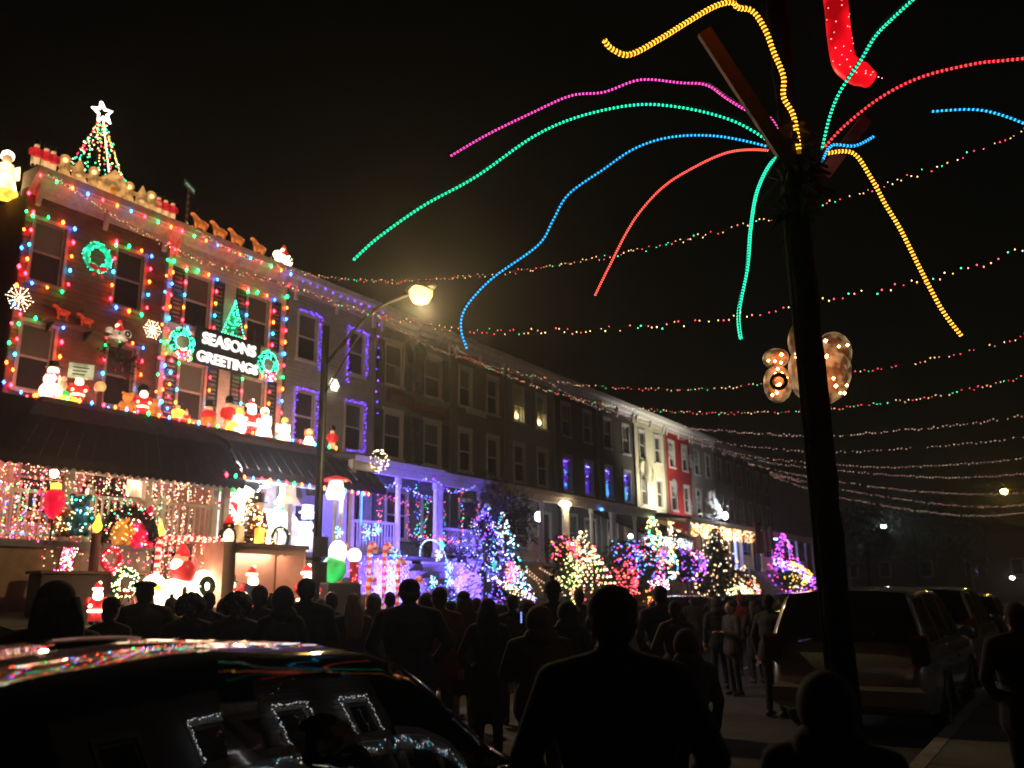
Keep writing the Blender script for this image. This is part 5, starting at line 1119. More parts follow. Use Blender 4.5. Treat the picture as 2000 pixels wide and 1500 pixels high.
# display box
XB = -13.75; ya, yb = float(pp(458, 1130, XB)[1]), float(pp(592, 1130, XB)[1]); zb_, zt_ = 1.2, float(pp(455, 1068, XB)[2])
db = thing('display_box', 'peach painted display box with an open lit front in the yard of the pinkish house', 'display box', (XB, ya, zb_))
WB, HB = yb-ya, zt_-zb_; MPEACH = mat('peach_board', (.55, .33, .25), .7, var=.12)
m = MB(); m.box(-.9, 0, -.30, .0, 0, HB+.1); m.build('side_panel', MPEACH, db); m = MB(); m.box(-.9, 0, WB, WB+.05, 0, HB); m.build('side_panel', MPEACH, db); m = MB(); m.box(-.95, -.9, -.3, WB+.05, 0, HB); m.build('back_panel', mat('peach_light', (.75, .52, .42), .7, var=.08), db)
m = MB(); m.bbox(-.96, .06, .002, WB+.08, HB+.001, HB+.09, .015); m.build('roof_panel', mat('box_roof', (.20, .11, .08), .8), db); m = MB(); m.box(-.9, 0, .001, WB-.001, -.0, .05); m.build('floor_panel', MPEACH, db)
m = MB(); [m.ell((-.05, .08+k*(WB-.16)/9, HB-.03), (.03, .11, .05), 8, 6) for k in range(10)]; m.build('snow_trim', mat('cotton_snow', (.8, .78, .75), .9), db, smooth=True)
m = MB(); m.box(-.80, -.70, .1, WB-.1, HB-.03, HB-.005); b = m.build('strip_light', emit('strip_warm', (1, .62, .40), 30), db); m = MB(); m.box(-.03, .0, .002, WB-.002, HB-.12, HB-.002); m.build('fascia', MPEACH, db)
q = pp(473, 1140, -14.2); snowman('white lit snow figure inside the display box', (-14.15, ya+.24, zb_+.05), .80, S=S_WHITE, hat=mat('dark_felt', (.03, .025, .02), .9))
t = santa('small elf in a red pointed hat and blue coat inside the display box', (-14.1, ya+.72, zb_+.05), .98); m = MB(); m.lathe([(.21, .28), (.22, .45), (.16, .66)], n=12); m.build('blue_coat', mat('blue_cloth', (.03, .05, .16), .8), t, smooth=True)
t = reindeer('tiny tan toy deer inside the display box', (-14.2, ya+1.05, zb_+.05), .42, rz=-.6, shellm=mat('tan_toy', (.5, .28, .18), .7)); bear('tiny pinkish toy at the right side of the display box', (-14.2, ya+1.4, zb_+.05), .50, S=mat('pink_toy', (.6, .35, .3), .7))
for k, (px, hh, S, lab) in enumerate(((505, .34, S_YEL, 'short pale yellow candle on top of the display box, left'), (528, .30, S_WHITE, 'short white candle on top of the display box, centre'), (465, .36, S_CREAM, 'short cream block candle behind the penguin on the display box'))):
    q = pp(px, 1070, -14.3); t = thing('block_candle', lab, 'candle decoration', (q[0], q[1], zt_+.091)); m = MB(); m.lathe([(.10, 0), (.10, hh), (.07, hh+.02)], n=12); m.build('wax', S, t, smooth=True); m = MB(); m.ell((0, 0, hh+.07), (.02, .02, .06), 6, 5); m.build('flame', emit('flame_yellow', (1, .62, .05), 2.6), t)
q = pp(560, 1055, -14.0); wreath('small dark wreath with a red bow and white trim above the display box', (q[0]-.2, q[1], q[2]+.05), .22, .05, 20, MGREEN, ['white', 'warm'], MRED)
t = thing('wreath_stand', 'thin post holding the small dark wreath above the display box', 'stand', (q[0]-.3, q[1], 1.2)); m = MB(); m.tube([(0, 0, 0), (0, 0, q[2]-.9)], .018, 6); m.build('post', MWOOD, t)
q = pp(592, 1115, -13.6); santa('slender santa lantern right of the display box', (q[0], q[1]+.12, 1.22), 1.05, S=S_HOT)
q = pp(652, 1110, -13.7); t = thing('green_gift_figure', 'green and white round lit figure right of the street lamp pole', 'lantern', (q[0], q[1], 1.9)); m = MB(); m.ell((0, 0, .30), (.26, .3, .30), 14, 9); m.build('green_base', S_GRN, t, smooth=True); m = MB(); m.ell((.05, .05, .66), (.2, .2, .26), 12, 9); m.build('white_head', S_HOT, t, smooth=True); m = MB(); m.bbox(-.35, .35, -.5, .5, -.7, -.001, .02); m.build('plinth', mat('plinth_dark', (.05, .045, .045), .8), t)
q = pp(655, 975, -14.6); t = thing('lantern_post', 'white lantern post with white lights and red umbrella top', 'lantern', (q[0], q[1], 1.3)); hq = q[2]-1.3
m = MB(); m.tube([(0, 0, 0), (0, 0, hq)], .045, 8); m.build('post', MWHITE, t); m = MB(); m.lathe([(.20, hq), (.24, hq+.12), (.16, hq+.42), (.1, hq+.44)], n=12); m.build('lantern_glass', shell('lantern_white', (1, .9, .8), 2.2), t, smooth=True); m = MB(); m.lathe([(.34, hq+.44), (.25, hq+.5), (.04, hq+.56)], n=12); m.build('red_top', S_RED, t)
q = pp(692, 1090, -13.6); t = thing('globe_post', 'white globe lamp on a red lit post', 'light decoration', (q[0], q[1], 1.2)); m = MB(); hq = q[2]-1.2; m.lathe([(.11, 0), (.10, hq-.1), (.13, hq-.08)], n=12); m.build('post', shell('red_post_glow', (.6, .01, .03), .3), t, smooth=True); m = MB(); m.ell((0, 0, hq+.06), .16, 14, 10); m.build('globe', emit('globe_white', (1, .86, .72), 3), t, smooth=True); bulbs([(.12*math.cos(a), .12*math.sin(a), z) for a, z in [(rnd.uniform(0, 6.28), rnd.uniform(.05, hq-.15)) for _ in range(46)]], .014, ['red', 'coral'], t)
# ================================================================== VIOLET PORCH (white house) AND NEIGHBOURS
def pp2(px, py, X): return np.array(onX(px, py, X))
FN = lambda s: (lambda c: emit('porch_bulb%d_%s' % (int(s*10), c), BC[c], s))
VI = ['purple', 'purple', 'blue', 'cool', 'violet', 'blue']
lamp_o = thing('blue_floodlight', 'blue floodlight under the white house porch roof', 'floodlight', (-16.6, 17.6, 4.85)); m = MB(); m.bbox(-.09, .09, -.12, .12, -.06, .06, .02); m.build('housing', MBLK, lamp_o); m = MB(); m.box(-.07, .07, -.1, .1, -.075, -.063); m.build('lens', emit('blue_lens', (.16, .12, 1), 30), lamp_o); lamp('blue_light', (0, 0, -.2), 420, (.17, .10, 1), .1, lamp_o)
lamp_p = thing('blue_floodlight', 'second violet floodlight in the yard behind the red candy canes', 'floodlight', (-14.0, 17.4, 1.35)); m = MB(); m.bbox(-.09, .09, -.12, .12, .1, .26, .02); m.tube([(0, 0, 0), (0, 0, .1)], .02, 5); m.build('housing', MBLK, lamp_p); m = MB(); m.box(-.12, -.092, -.1, .1, .12, .24); m.build('lens', emit('violet_lens', (.3, .12, 1), 20), lamp_p); lamp('violet_light', (-.2, 0, .3), 1200, (.15, .09, 1), .1, lamp_p, 'SPOT', (R(0), R(118), 0), 150)
lamp_q = dup(lamp_p, (-14.0, 21.3, 1.35), 0, 'third violet floodlight in the yard left of the violet cone tree')
# cyan rope edge on the porch post
q = pp2(708, 940, -15.35); t = thing('rope_light', 'cyan rope light down the corner post of the violet porch', 'rope light', q); zb = pp2(704, 1025, -15.35)[2]-q[2]
m = MB(); m.tube([(0, -.55, .12), (.0, -.05, .0), (0, 0, -.1), (0, 0, zb)], .022, 7); m.build('tube', emit('cyan_rope', (.10, .42, 1), 2.0), t)
GP = 'coloured light strings draped on the violet porches'
def mixstr(label, pts, step=.07, cols=VI, r=.017, jit=.035, s=5): return light_string(label, pts, step, r, cols, fn=FN(s), seq=False, jit=jit, group=GP)
def P2(X, *px): return [tuple(pp2(a, b, X)) for a, b in px]
mixstr('coloured lights along the porch beam of the white house', P2(-15.3, (725, 960), (770, 945), (800, 958), (840, 975)), .05)
mixstr('second cyan and violet lights along the porch beam of the grey house', P2(-15.3, (820, 935), (855, 940), (880, 965), (930, 950)), .05)
mixstr('red lights down the left post of the white house porch', P2(-15.35, (742, 945), (741, 1025)), .045, ['red', 'pink', 'coral'])
mixstr('pink lights round the white house porch window', P2(-17.8, (752, 970), (795, 982), (797, 1045)), .05, ['pink', 'red', 'coral', 'violet'])
mixstr('multicoloured lights down the middle post of the grey house porch', P2(-15.3, (812, 950), (818, 1050)), .05, ['blue', 'red', 'cyan', 'purple', 'green'])
mixstr('multicoloured lights framing the grey house porch window', P2(-17.8, (830, 1040), (835, 980), (865, 985), (868, 1060)), .05, ['blue', 'red', 'cyan', 'pink', 'green'])
mixstr('multicoloured lights along the grey house railing', P2(-15.3, (800, 1045), (850, 1048), (900, 1058)), .05, ['coral', 'warm', 'green', 'violet', 'red'])
mixstr('violet and green lights down the right post of the grey house porch', P2(-15.3, (900, 960), (905, 1080)), .06, ['purple', 'green', 'red', 'cool'])
mixstr('red lights on the brick house porch post', P2(-15.3, (935, 980), (925, 1035)), .08, ['red', 'coral', 'warm'], s=6)
curtain('violet light curtain in the yard before the white house', -14.3, float(pp2(705, 1100, -14.3)[1]), float(pp2(800, 1100, -14.3)[1]), 1.35, 2.6, 230, VI, .017, fn=FN(5))
curtain('blue light net low in the yard before the grey house', -14.0, float(pp2(815, 1130, -14)[1]), float(pp2(905, 1150, -14)[1]), 1.2, 2.0, 150, ['purple', 'blue', 'purple'], .016, fn=FN(5))
# lattice panels and dark shrubs under the porches
for i, (a, b) in enumerate(((730, 800), (825, 905))):
    X = -15.1; y0, y1 = float(pp2(a, 1090, X)[1]), float(pp2(b, 1100, X)[1]); t = thing('lattice_panel', ('violet lit lattice panel under the white house porch', 'wide white lattice panel under the grey house porch')[i], 'lattice', (X, y0, 1.3)); n = int((y1-y0)/.13)
    m = MB(); hh = 1.15
    for k in range(-9, n): 
        for s in (0, 1):
            ya_, yb_ = k*.13, k*.13+hh
            lo, hi = max(0, ya_), min(y1-y0, yb_)
            if hi-lo < .05: continue
            za_, zb2 = (lo-ya_), (hi-ya_)
            if s: za_, zb2 = hh-za_, hh-zb2
            x = .02*s; m.add([(x, lo, za_), (x, lo+.04, za_), (x, hi, zb2), (x, hi-.04, zb2)], [(0, 1, 2, 3)])
    m.build('lattice', MWHITE, t, kind='stuff'); m = MB(); m.box(-.02, .05, -.03, y1-y0+.03, hh, hh+.06); m.box(-.02, .05, -.03, y1-y0+.03, -.05, 0); m.build('frame', MWHITE, t)
# red candy canes in a row
S_CRED = shell('cane_red_glow', (1, .10, .05), .5)
for k, (px, py) in enumerate(((665, 1062), (722, 1062), (752, 1062), (778, 1092), (812, 1128), (720, 1128), (640, 1160))):
    X = (-14.6, -14.5, -14.4, -14.0, -13.3, -13.3, -12.95)[k]; q = pp2(px, py, X); zb0 = 1.2 if X < -13 else .1; h_ = q[2]-zb0
    t = thing('candy_cane_stake', ('candy cane stake nearest the street lamp pole', 'left one of the paired red candy canes before the violet porch', 'right one of the paired red candy canes before the violet porch', 'red candy cane before the lattice panels', 'red candy cane closest to the flower lights', 'short red candy cane beside the globe post', 'low pinkish candy cane by the foot of the lamp pole')[k], 'candy cane', (X, q[1], zb0), -.2, 'red candy cane stakes')
    P = [(0, 0, 0), (0, 0, h_-.13)]+[(0, .09-.09*math.cos(a), h_-.13+.13*math.sin(a)) for a in [i*math.pi/8 for i in range(1, 9)]]+[(0, .18, h_-.24)]
    ms = [MB(), MB()]; pts = along([Vector(p) for p in P], .09)
    for j, (a, b) in enumerate(zip(pts, pts[1:])): ms[j % 2].tube([a, b.lerp(a, .03)], .058, 8)
    ms[0].build('red_stripes', S_CRED, t, kind='stuff'); ms[1].build('pale_stripes', shell('cane_pale_glow', (1, .55, .38), .55), t, kind='stuff')
# flower and snowflake lights
for k, (px, py, rd, cols, lab) in enumerate(((855, 1085, .16, ['cool', 'white'], 'upper snowflake light before the lattice'), (875, 1108, .20, ['cool', 'cyan'], 'largest snowflake light before the lattice'), (862, 1065, .12, ['cyan'], 'small cyan snowflake light hung from the blue arch'), (845, 1137, .17, ['cool', 'cyan'], 'left pale cyan flower light low by the crowd'), (875, 1135, .17, ['cool', 'cyan'], 'right pale cyan flower light low by the crowd'),
        (716, 1040, .22, ['cyan', 'cool'], 'cyan flower light on the white railing'), (735, 1035, .16, ['cool', 'cyan'], 'small flower light right of the cyan one on the railing'), (770, 1085, .22, ['cool', 'cyan'], 'snowflake light beside the paired canes'), (765, 1125, .22, ['cyan', 'cool'], 'cyan star light low behind the canes'), (660, 1040, .15, ['cyan', 'cool'], 'small flower light just right of the street lamp pole'))):
    starburst(lab, pp2(px, py, -14.2 if py < 1100 else -13.6), rd, 4, cols, r=.017, nr=4, arms=6, fn=FN(4))
# light arch with blue bulbs
pa = P2(-14.6, (820, 1085), (822, 1068), (832, 1056), (845, 1055), (857, 1062), (868, 1080), (872, 1095)); t = light_string('arched pale blue rope of lights over the small snowflake', smoothline(pa, 5), .04, .018, ['cool', 'blue', 'cool'], fn=FN(5))
# cones and net trees of light
q = pp2(948, 1150, -13.9); conifer('blue-violet cone tree of lights with purple base', (q[0], q[1], 1.2), float(pp2(965, 985, -13.9)[2])-1.2, 1.15, 500, mat('violet_needles', (.02, .02, .05), .8, var=.4), ['purple', 'purple', 'blue', 'violet', 'purple', 'blue', 'purple', 'cool'], 560, .020, fn=FN(5))
q = pp2(985, 1110, -14.6); conifer('icy cyan-white lit tree beside the violet cone tree', (q[0], q[1], 1.6), float(pp2(985, 1000, -14.6)[2])-1.6, .62, 400, MGREEN, ['cool', 'cyan', 'cool', 'white'], 210, .026, fn=FN(5))
q = pp2(1008, 1090, -14.3); conifer('small teal lit bush right of the icy tree', (q[0], q[1], 1.7), .95, .42, 200, MGREEN, ['cyan', 'teal', 'cool'], 70, .024, fn=FN(5))
q = pp2(998, 1118, -13.5); starburst('pink and orange starburst light at the foot of the icy tree', q, .33, 5, ['pink', 'coral', 'pink', 'warm'], r=.024, fn=FN(4))
q = pp2(985, 1112, -14.0); t = thing('teal_star', 'small teal lit star left of the pink starburst', 'light decoration', (q[0]-.2, q[1]-.2, q[2]+.1)); m = MB(); m.prism([((.17 if k % 2 == 0 else .07)*math.sin(k*.6283), (.17 if k % 2 == 0 else .07)*math.cos(k*.6283)) for k in range(10)], 'x', -.03, .03); m.build('star', emit('teal_star', (.02, .6, .5), 1.2), t); m = MB(); m.tube([(0, 0, -1.0), (0, 0, -.1)], .012, 5); m.build('stake', MIRON, t)
# blazing white hedge lights and warm strings down to the pavement
hp = P2(-13.4, (965, 1135), (985, 1148), (1010, 1160), (1040, 1168)); t = thing('hedge_lights', 'blazing white lights over the low hedge at the pavement', 'string lights', tuple(hp[0])); m = MB(); L = [Vector(p)-Vector(hp[0]) for p in hp]; m.tube([p+Vector((-.1, 0, -.12)) for p in L], .2, 7); m.build('hedge', MGREEN, t, kind='stuff'); bulbs(along(L, .010), .02, ['white', 'warm', 'white'], t, fn=FN(6), jit=.07)
for k, (px, lab) in enumerate((([(1010, 1108), (1030, 1120), (1050, 1135), (1060, 1155)], 'left warm string of bulbs falling towards the pavement'), ([(1030, 1112), (1050, 1130), (1065, 1140)], 'short middle warm string of bulbs before the dark porch'), ([(1055, 1110), (1080, 1125), (1105, 1145), (1135, 1172)], 'long right warm string of bulbs running down to the big dark head'), ([(1085, 1130), (1095, 1150), (1105, 1170)], 'short pale string ending in a lit bush by the crowd'))):
    light_string(lab, P2(-13.3, *px), .14, .033, ['warm'], fn=lambda c: emit('dull_warm_bulb', (1, .62, .34), 1.1), group='warm strings of bulbs over the railing')
q = pp2(1105, 1178, -13.2); bulbs_t = thing('lit_bush', 'small pale yellow lit bush low by the crowd', 'bush', (q[0], q[1], 1.2)); m = MB(); m.ell((0, 0, .1), (.25, .25, .25), 10, 7); m.build('foliage', MGREEN, bulbs_t, kind='stuff'); bulbs([(rnd.gauss(0, .15)+.15, rnd.gauss(0, .2), .1+rnd.gauss(0, .14)) for _ in range(40)], .02, ['lime', 'warm'], bulbs_t)
# brick house and pale house porches
q = pp2(1052, 1010, -16.6); t = thing('porch_lamp', 'white porch lamp glaring beside the pale grey house door', 'porch lamp', (q[0], q[1], q[2])); m = MB(); m.lathe([(.04, -.16), (.12, -.1), (.14, .1), (.05, .2)], n=12); m.build('globe', emit('porch_white', (.9, 1, .85), 16), t, smooth=True); m = MB(); m.box(-.03, .03, -.03, .03, .2, .5); m.build('bracket', MIRON, t); lamp('porch_light', (.15, 0, -.1), 30, (.9, 1, .8), .1, t)
q = pp2(1103, 984, -15.3); t = thing('porch_lamp', 'cluster of warm porch bulbs under the small white porch roof', 'porch lamp', (q[0], q[1], q[2])); m = MB(); m.ell((0, 0, 0), (.12, .45, .12), 12, 8); m.build('globe', emit('porch_warm', (1, .80, .48), 7), t, smooth=True); m = MB(); m.box(-.02, .02, -.02, .02, .1, .4); m.build('bracket', MIRON, t); lamp('porch_light', (.2, 0, -.15), 24, (1, .75, .4), .1, t)
q = pp2(1175, 995, -15.2); t = thing('blue_spot', 'single blue light on the dark awning', 'porch lamp', (q[0], q[1], q[2])); m = MB(); m.ell((0, 0, 0), (.06, .13, .06), 10, 6); m.build('globe', emit('blue_spot', (.08, .3, 1), 4), t); m = MB(); m.box(-.2, -.05, -.02, .02, -.02, .02); m.build('bracket', MIRON, t)
# dark awning house 7 with icicle lights
r7, W7, Y7 = H[7]
m = MB(); m.prism([(.05, 5.35), (2.85, 4.1), (2.85, 3.98), (.05, 5.2)], 'y', -1.6, W7-.02); m.build('awning', mat('black_green_awning', (.015, .022, .02), .7), r7)
for q in (-1.4, 1.2, W7-.15):
    m = MB(); m.lathe([(.08, PF), (.08, 4.2)], (2.6, q, 0), 9); m.build('porch_post', MWHITE, r7)
curtain('cold white icicle lights under the dark awning', -15.2, Y7-1.5, Y7+W7-.1, 3.55, 4.05, 170, ['cool', 'white', 'cool'], .028, fn=FN(6))
lo = thing('porch_lamp', 'bare white bulb inside the porch under the dark awning', 'porch lamp', (-16.6, Y7+.2, 4.05)); m = MB(); m.ell((0, 0, 0), .10, 10, 8); m.build('globe', emit('porch_white', (.9, 1, .85), 16), lo); m = MB(); m.box(-.02, .02, -.02, .02, .1, .6); m.build('bracket', MIRON, lo); lamp('porch_light', (.1, 0, -.2), 40, (.85, .95, 1), .1, lo)
# yard of houses 6-7: red bush, lime bush, ribbon tree, red shapes, blue-violet clutter
def blob(label, px, py, X, rx, rz_, n, cols, r=.026, name='lit_bush', cat='bush', base=1.2, s=5):
    q = pp2(px, py, X); t = thing(name, label, cat, (q[0], q[1], base)); c = q[2]-base; m = MB()
    for _ in range(160):
        d = Vector((rnd.gauss(0, 1), rnd.gauss(0, 1), rnd.gauss(0, 1))).normalized(); p = Vector((d.x*rx*.8, d.y*rx, c+d.z*rz_)); sd = d.orthogonal().normalized()*.05; m.add([p-sd, p+sd, p+d*.14], [(0, 1, 2)])
    m.ell((0, 0, c), (rx*.6, rx*.8, rz_*.85), 10, 7); m.build('foliage', MGREEN, t, kind='stuff'); m = MB(); m.tube([(0, 0, -.05), (0, 0, c)], .05, 6); m.build('stem', MWOOD, t)
    pts = []
    for _ in range(n):
        d = Vector((abs(rnd.gauss(0, 1)), rnd.gauss(0, 1), rnd.gauss(0, 1))).normalized(); q_ = rnd.uniform(.35, 1.05) if rnd.random() < .6 else rnd.uniform(1, 1.45); pts.append((d.x*rx*.9, d.y*rx*q_*1.1, max(.05, c+d.z*rz_*q_)))
    bulbs(pts, r, cols, t, fn=FN(s)); return t
blob('square red lit bush behind the lime bush', 1098, 1080, -14.8, .62, .52, 150, ['red', 'coral', 'red', 'amber', 'pink'], .03)
blob('round lime-white lit bush', 1108, 1120, -13.9, .48, .46, 120, ['lime', 'warm', 'lime'], .026)
q = pp2(1162, 1190, -13.9); tr7 = conifer('dark tree wound with bands of white and red lights', (q[0], q[1], 1.2), float(pp2(1160, 1060, -13.9)[2])-1.2, 1.05, 520, MGREEN, ['red', 'red', 'coral'], 60, .03, fn=FN(5))
hT = float(pp2(1160, 1060, -13.9)[2])-1.2; sp = [(1.0*(1-f)*math.cos(a)+.05, 1.0*(1-f)*math.sin(a), hT*(.1+.85*f)) for f, a in [(i/150, i*.33) for i in range(150)]]
bulbs(sp, .034, ['warm', 'lime', 'white'], tr7, fn=FN(5))
q = pp2(1140, 1060, -15.0); conifer('small bright warm tree inside the porch railing', (q[0], q[1], PF), 1.25, .42, 160, MGREEN, ['warm', 'white'], 90, .03, fn=FN(6))
blob('red lit shape like a heap of berries', 1213, 1135, -13.7, .62, .62, 170, ['red', 'red', 'coral'], .03, s=5)
blob('violet and blue lit shrub in front of the dark awning', 1215, 1085, -14.4, .8, .5, 130, ['blue', 'purple', 'red', 'cyan', 'violet'], .028)
blob('multicoloured lit shrub left of the paired wreaths', 1258, 1095, -14.2, .9, .7, 190, ['violet', 'red', 'blue', 'pink', 'cyan', 'warm'], .028)
blob('pink-white blazing lit shrub at the pavement', 1278, 1142, -13.5, .55, .35, 120, ['pink', 'white', 'violet'], .034, s=6)
blob('low orange-red lit shrub beside a man\'s head', 1262, 1165, -13.2, .75, .25, 90, ['amber', 'red', 'coral'], .03)
blob('violet lit shrub right of the paired wreaths', 1340, 1105, -14.0, .9, .65, 150, ['purple', 'violet', 'pink', 'blue'], .03)
# house 8-10 porches: warm icicles, purple railing, wreaths
for k, (i, lab) in enumerate(((8, 'cream'), (9, 'red'), (10, 'light grey'))):
    a, b = YB[i], YB[i+1]; curtain('amber icicle lights under the porch roof of the %s house' % lab, -15.25, a+.15, b-.15, 4.2, 4.85, 230 if k < 2 else 170, ['warm', 'amber', 'warm', 'white'], .030, fn=FN(5 if k < 2 else 3))
    lp_ = thing('porch_lamp', 'amber porch lamp inside the porch of the %s house' % lab, 'porch lamp', (-16.7, (a+b)/2, 4.5)); m = MB(); m.ell((0, 0, 0), .12, 10, 8); m.build('globe', emit('porch_amber', (1, .62, .25), 12), lp_); m = MB(); m.box(-.02, .02, -.02, .02, .1, .5); m.build('bracket', MIRON, lp_); lamp('porch_light', (.15, 0, -.2), 55 if k < 2 else 20, (1, .60, .26), .1, lp_)
light_string('violet swags of lights along the railing of the cream and red houses', smoothline(P2(-15.25, (1254, 1078), (1275, 1092), (1296, 1080), (1318, 1096), (1340, 1090), (1360, 1104), (1385, 1100)), 5), .05, .035, ['purple', 'violet'], fn=FN(4), jit=.05)
q = pp2(1274, 1042, -15.2); wreath('green and white lit wreath hanging in the cream house porch', q, .55, .16, 110, MGREEN, ['lime', 'green', 'warm'], None, br=.03)
q = pp2(1306, 1050, -15.3); t = thing('light_column', 'bright amber column of lights between the cream and red porches', 'string lights', (q[0], q[1], PF)); m = MB(); m.tube([(0, 0, 0), (0, 0, 2.2)], .06, 8); m.build('post', MWHITE, t); bulbs([(rnd.uniform(0, .2), rnd.gauss(0, .16), rnd.uniform(.1, 2.1)) for _ in range(110)], .034, ['warm', 'white', 'amber'], t, fn=FN(6))
for k, px in enumerate((1297, 1338)):
    q = pp2(px, 1105, -14.2); wreath(('dark ring of lights left of the pair in the red house yard', 'pale ring of lights right of the pair in the red house yard')[k], (q[0]+.3, q[1], q[2]), .42, .14, 60, MGREEN, (['lime', 'blue', 'warm'], ['warm', 'white', 'pink'])[k], None, br=.034)
    t = thing('wreath_stand', ('stake under the dark ring of lights', 'stake under the pale ring of lights')[k], 'stand', (q[0]+.22, q[1], 1.2)); m = MB(); m.tube([(0, 0, 0), (0, 0, q[2]-.8)], .03, 6); m.build('stake', MIRON, t)
# floodlight on the cream facade, snow figures on the red one
f8 = thing('floodlight', 'floodlight on the porch roof shining up the cream facade', 'floodlight', (-15.45, (YB[8]+YB[9])/2, 5.30)); m = MB(); m.bbox(-.08, .08, -.1, .1, -.1, .06, .02); m.build('housing', MBLK, f8); m = MB(); m.box(-.06, .06, -.08, .08, .062, .075); m.build('lens', emit('flood_warm', (1, .93, .7), 5), f8); lamp('flood_light', (.0, 0, .16), 1500, (1, .94, .70), .3, f8, 'SPOT', (R(180), R(-46), 0), 110)
br_ = thing('floodlight', 'weak floodlight on the porch roof below the red facade', 'floodlight', (-16.2, (YB[9]+YB[10])/2, 5.35)); m = MB(); m.bbox(-.08, .08, -.1, .1, -.1, .06, .02); m.build('housing', MBLK, br_); m = MB(); m.box(-.06, .06, -.08, .08, .062, .075); m.build('lens', emit('flood_warm', (1, .93, .7), 5), br_); lamp('flood_light', (0, 0, .16), 230, (1, .95, .9), .08, br_, 'SPOT', (R(180), R(-36), 0), 150)
for k, (i, f, z) in enumerate(((9, .15, 9.0), (9, .62, 9.2), (9, .2, 7.2), (9, .9, 8.9), (10, .12, 9.1), (10, .15, 6.6), (9, .75, 6.3))):
    y = YB[i]+f*(YB[i+1]-YB[i]); t = thing('paper_snowflake', ('pale flat snowflake over the left red facade edge', 'pale flat snowflake between the red upper windows', 'pale flat snowflake between the red storeys, left', 'pale flat snowflake at the red facade\'s right edge', 'pale flat snowflake near the top of the light grey facade', 'pale flat snowflake low on the light grey facade', 'pale flat snowflake low on the red facade, right')[k], 'snowflake decoration', (-17.85, y, z), 0, 'pale snowflake cut-outs on the facades')
    m = MB()
    for a in range(6):
        an_ = a*math.pi/3; d = Vector((0, math.cos(an_), math.sin(an_))); n_ = Vector((0, -d.z, d.y)); Ls = .42
        for (p0, p1, wd) in ((d*.06, d*Ls, .03), (d*Ls*.55, d*Ls*.8+n_*.14, .025), (d*Ls*.55, d*Ls*.8-n_*.14, .025)):
            e = (p1-p0).normalized(); s = Vector((0, -e.z, e.y))*wd; x = Vector((.02, 0, 0)); m.add([p0-s, p1-s, p1+s, p0+s, p0-s+x, p1-s+x, p1+s+x, p0+s+x], [(4, 5, 6, 7), (0, 3, 2, 1), (0, 1, 5, 4), (2, 3, 7, 6)])
    m.torus((.01, 0, 0), .09, .025, 12, 5); m.build('snowflake', mat('pale_card', (.45, .45, .47), .8), t)
q = pp2(1268, 922, -17.75); t = thing('facade_wreath', 'pale twig wreath in the floodlight beam of the cream facade', 'wreath', q); m = MB(); [m.torus((0, 0, 0), .45+rnd.gauss(0, .08), .02, 18, 4) for _ in range(8)]; m.build('ring', mat('twig_cream', (.42, .36, .25), .9), t)
# big lit conifer and the white star tree on the porch roof
q = pp2(1405, 1165, -13.6); conifer('very tall dark conifer wound with white lights before the light grey house', (q[0], q[1], 1.2), float(pp2(1395, 1030, -13.6)[2])-1.2, 1.7, 1800, MGREEN, ['warm', 'white', 'warm'], 240, .036, fn=FN(4), size=.28)
blob('cream blazing lit shrub at the foot of the tall conifer', 1430, 1158, -13.0, .9, .3, 140, ['warm', 'white', 'lime'], .04, s=5)
blob('red and amber lit shrub right of the cream blazing one', 1465, 1160, -12.9, .5, .7, 110, ['amber', 'red', 'warm', 'pink'], .04)
q = pp2(1393, 1020, -15.6); t = thing('white_star_tree', 'white branching light tree floodlit on the porch roof', 'light decoration', (q[0], q[1], 5.15)); ht = float(pp2(1393, 960, -15.6)[2])-5.15; m = MB()
for k in range(46):
    f = rnd.random(); a = rnd.uniform(0, 6.28); L = (1-f)*1.0+.1; z = ht*(.08+.85*f); m.tube([(0, 0, z), (L*.4*math.cos(a), L*.6*math.sin(a), z+.05), (L*.45*math.cos(a), L*math.sin(a), z+.3)], [.07, .06, .03], 5)
m.tube([(0, 0, 0), (0, 0, ht)], .06, 6); m.build('branch', mat('flocked_white', (.62, .63, .66), .9), t)
fo = thing('floodlight', 'small floodlight at the base of the white light tree', 'floodlight', (-14.9, q[1]-.1, 5.3)); m = MB(); m.ell((0, 0, .08), (.14, .2, .2), 10, 8); m.build('lens', emit('flood_white', (.95, 1, 1), 9), fo); m = MB(); m.box(-.05, .05, -.05, .05, -.2, 0); m.build('stem', MIRON, fo); lamp('flood_light', (.1, 0, .45), 70, (.95, 1, 1), .1, fo)
# blue porch, flag and magenta tree farther on
lb2 = thing('porch_lamp', 'blue-white ceiling light in the porch of the dark house', 'porch lamp', (-15.9, YB[12]+1.6, 4.85)); m = MB(); m.bbox(-.5, .5, -.9, .9, -.05, .05, .02); m.build('panel', emit('blue_white_panel', (.35, .5, 1), 5), lb2); lamp('porch_light', (0, 0, -.3), 80, (.3, .35, 1), .2, lb2)
for k, px in enumerate((1436, 1446)):
    q = pp2(px, 1065, -15.4); t = thing('light_tube', ('left', 'right')[k]+' upright blue-white light tube in the dim grey porch', 'light decoration', (q[0], q[1], PF), 0, 'upright light tubes'); m = MB(); m.tube([(0, 0, .1), (0, 0, 1.9)], .07, 8); m.build('tube', emit('blue_tube', (.30, .35, 1), 2.6), t); m = MB(); m.lathe([(.12, 0), (.12, .09)], n=10); m.build('foot', MBLK, t)
q = pp2(1495, 1055, -14.9); t = thing('flag', 'striped flag drooping from a pole by the blue porch', 'flag', (q[0], q[1], q[2]), .3)
m = MB(); m.tube([(-.5, -.2, .2), (.5, .2, 1.0)], .02, 6); m.build('pole', MIRON, t)
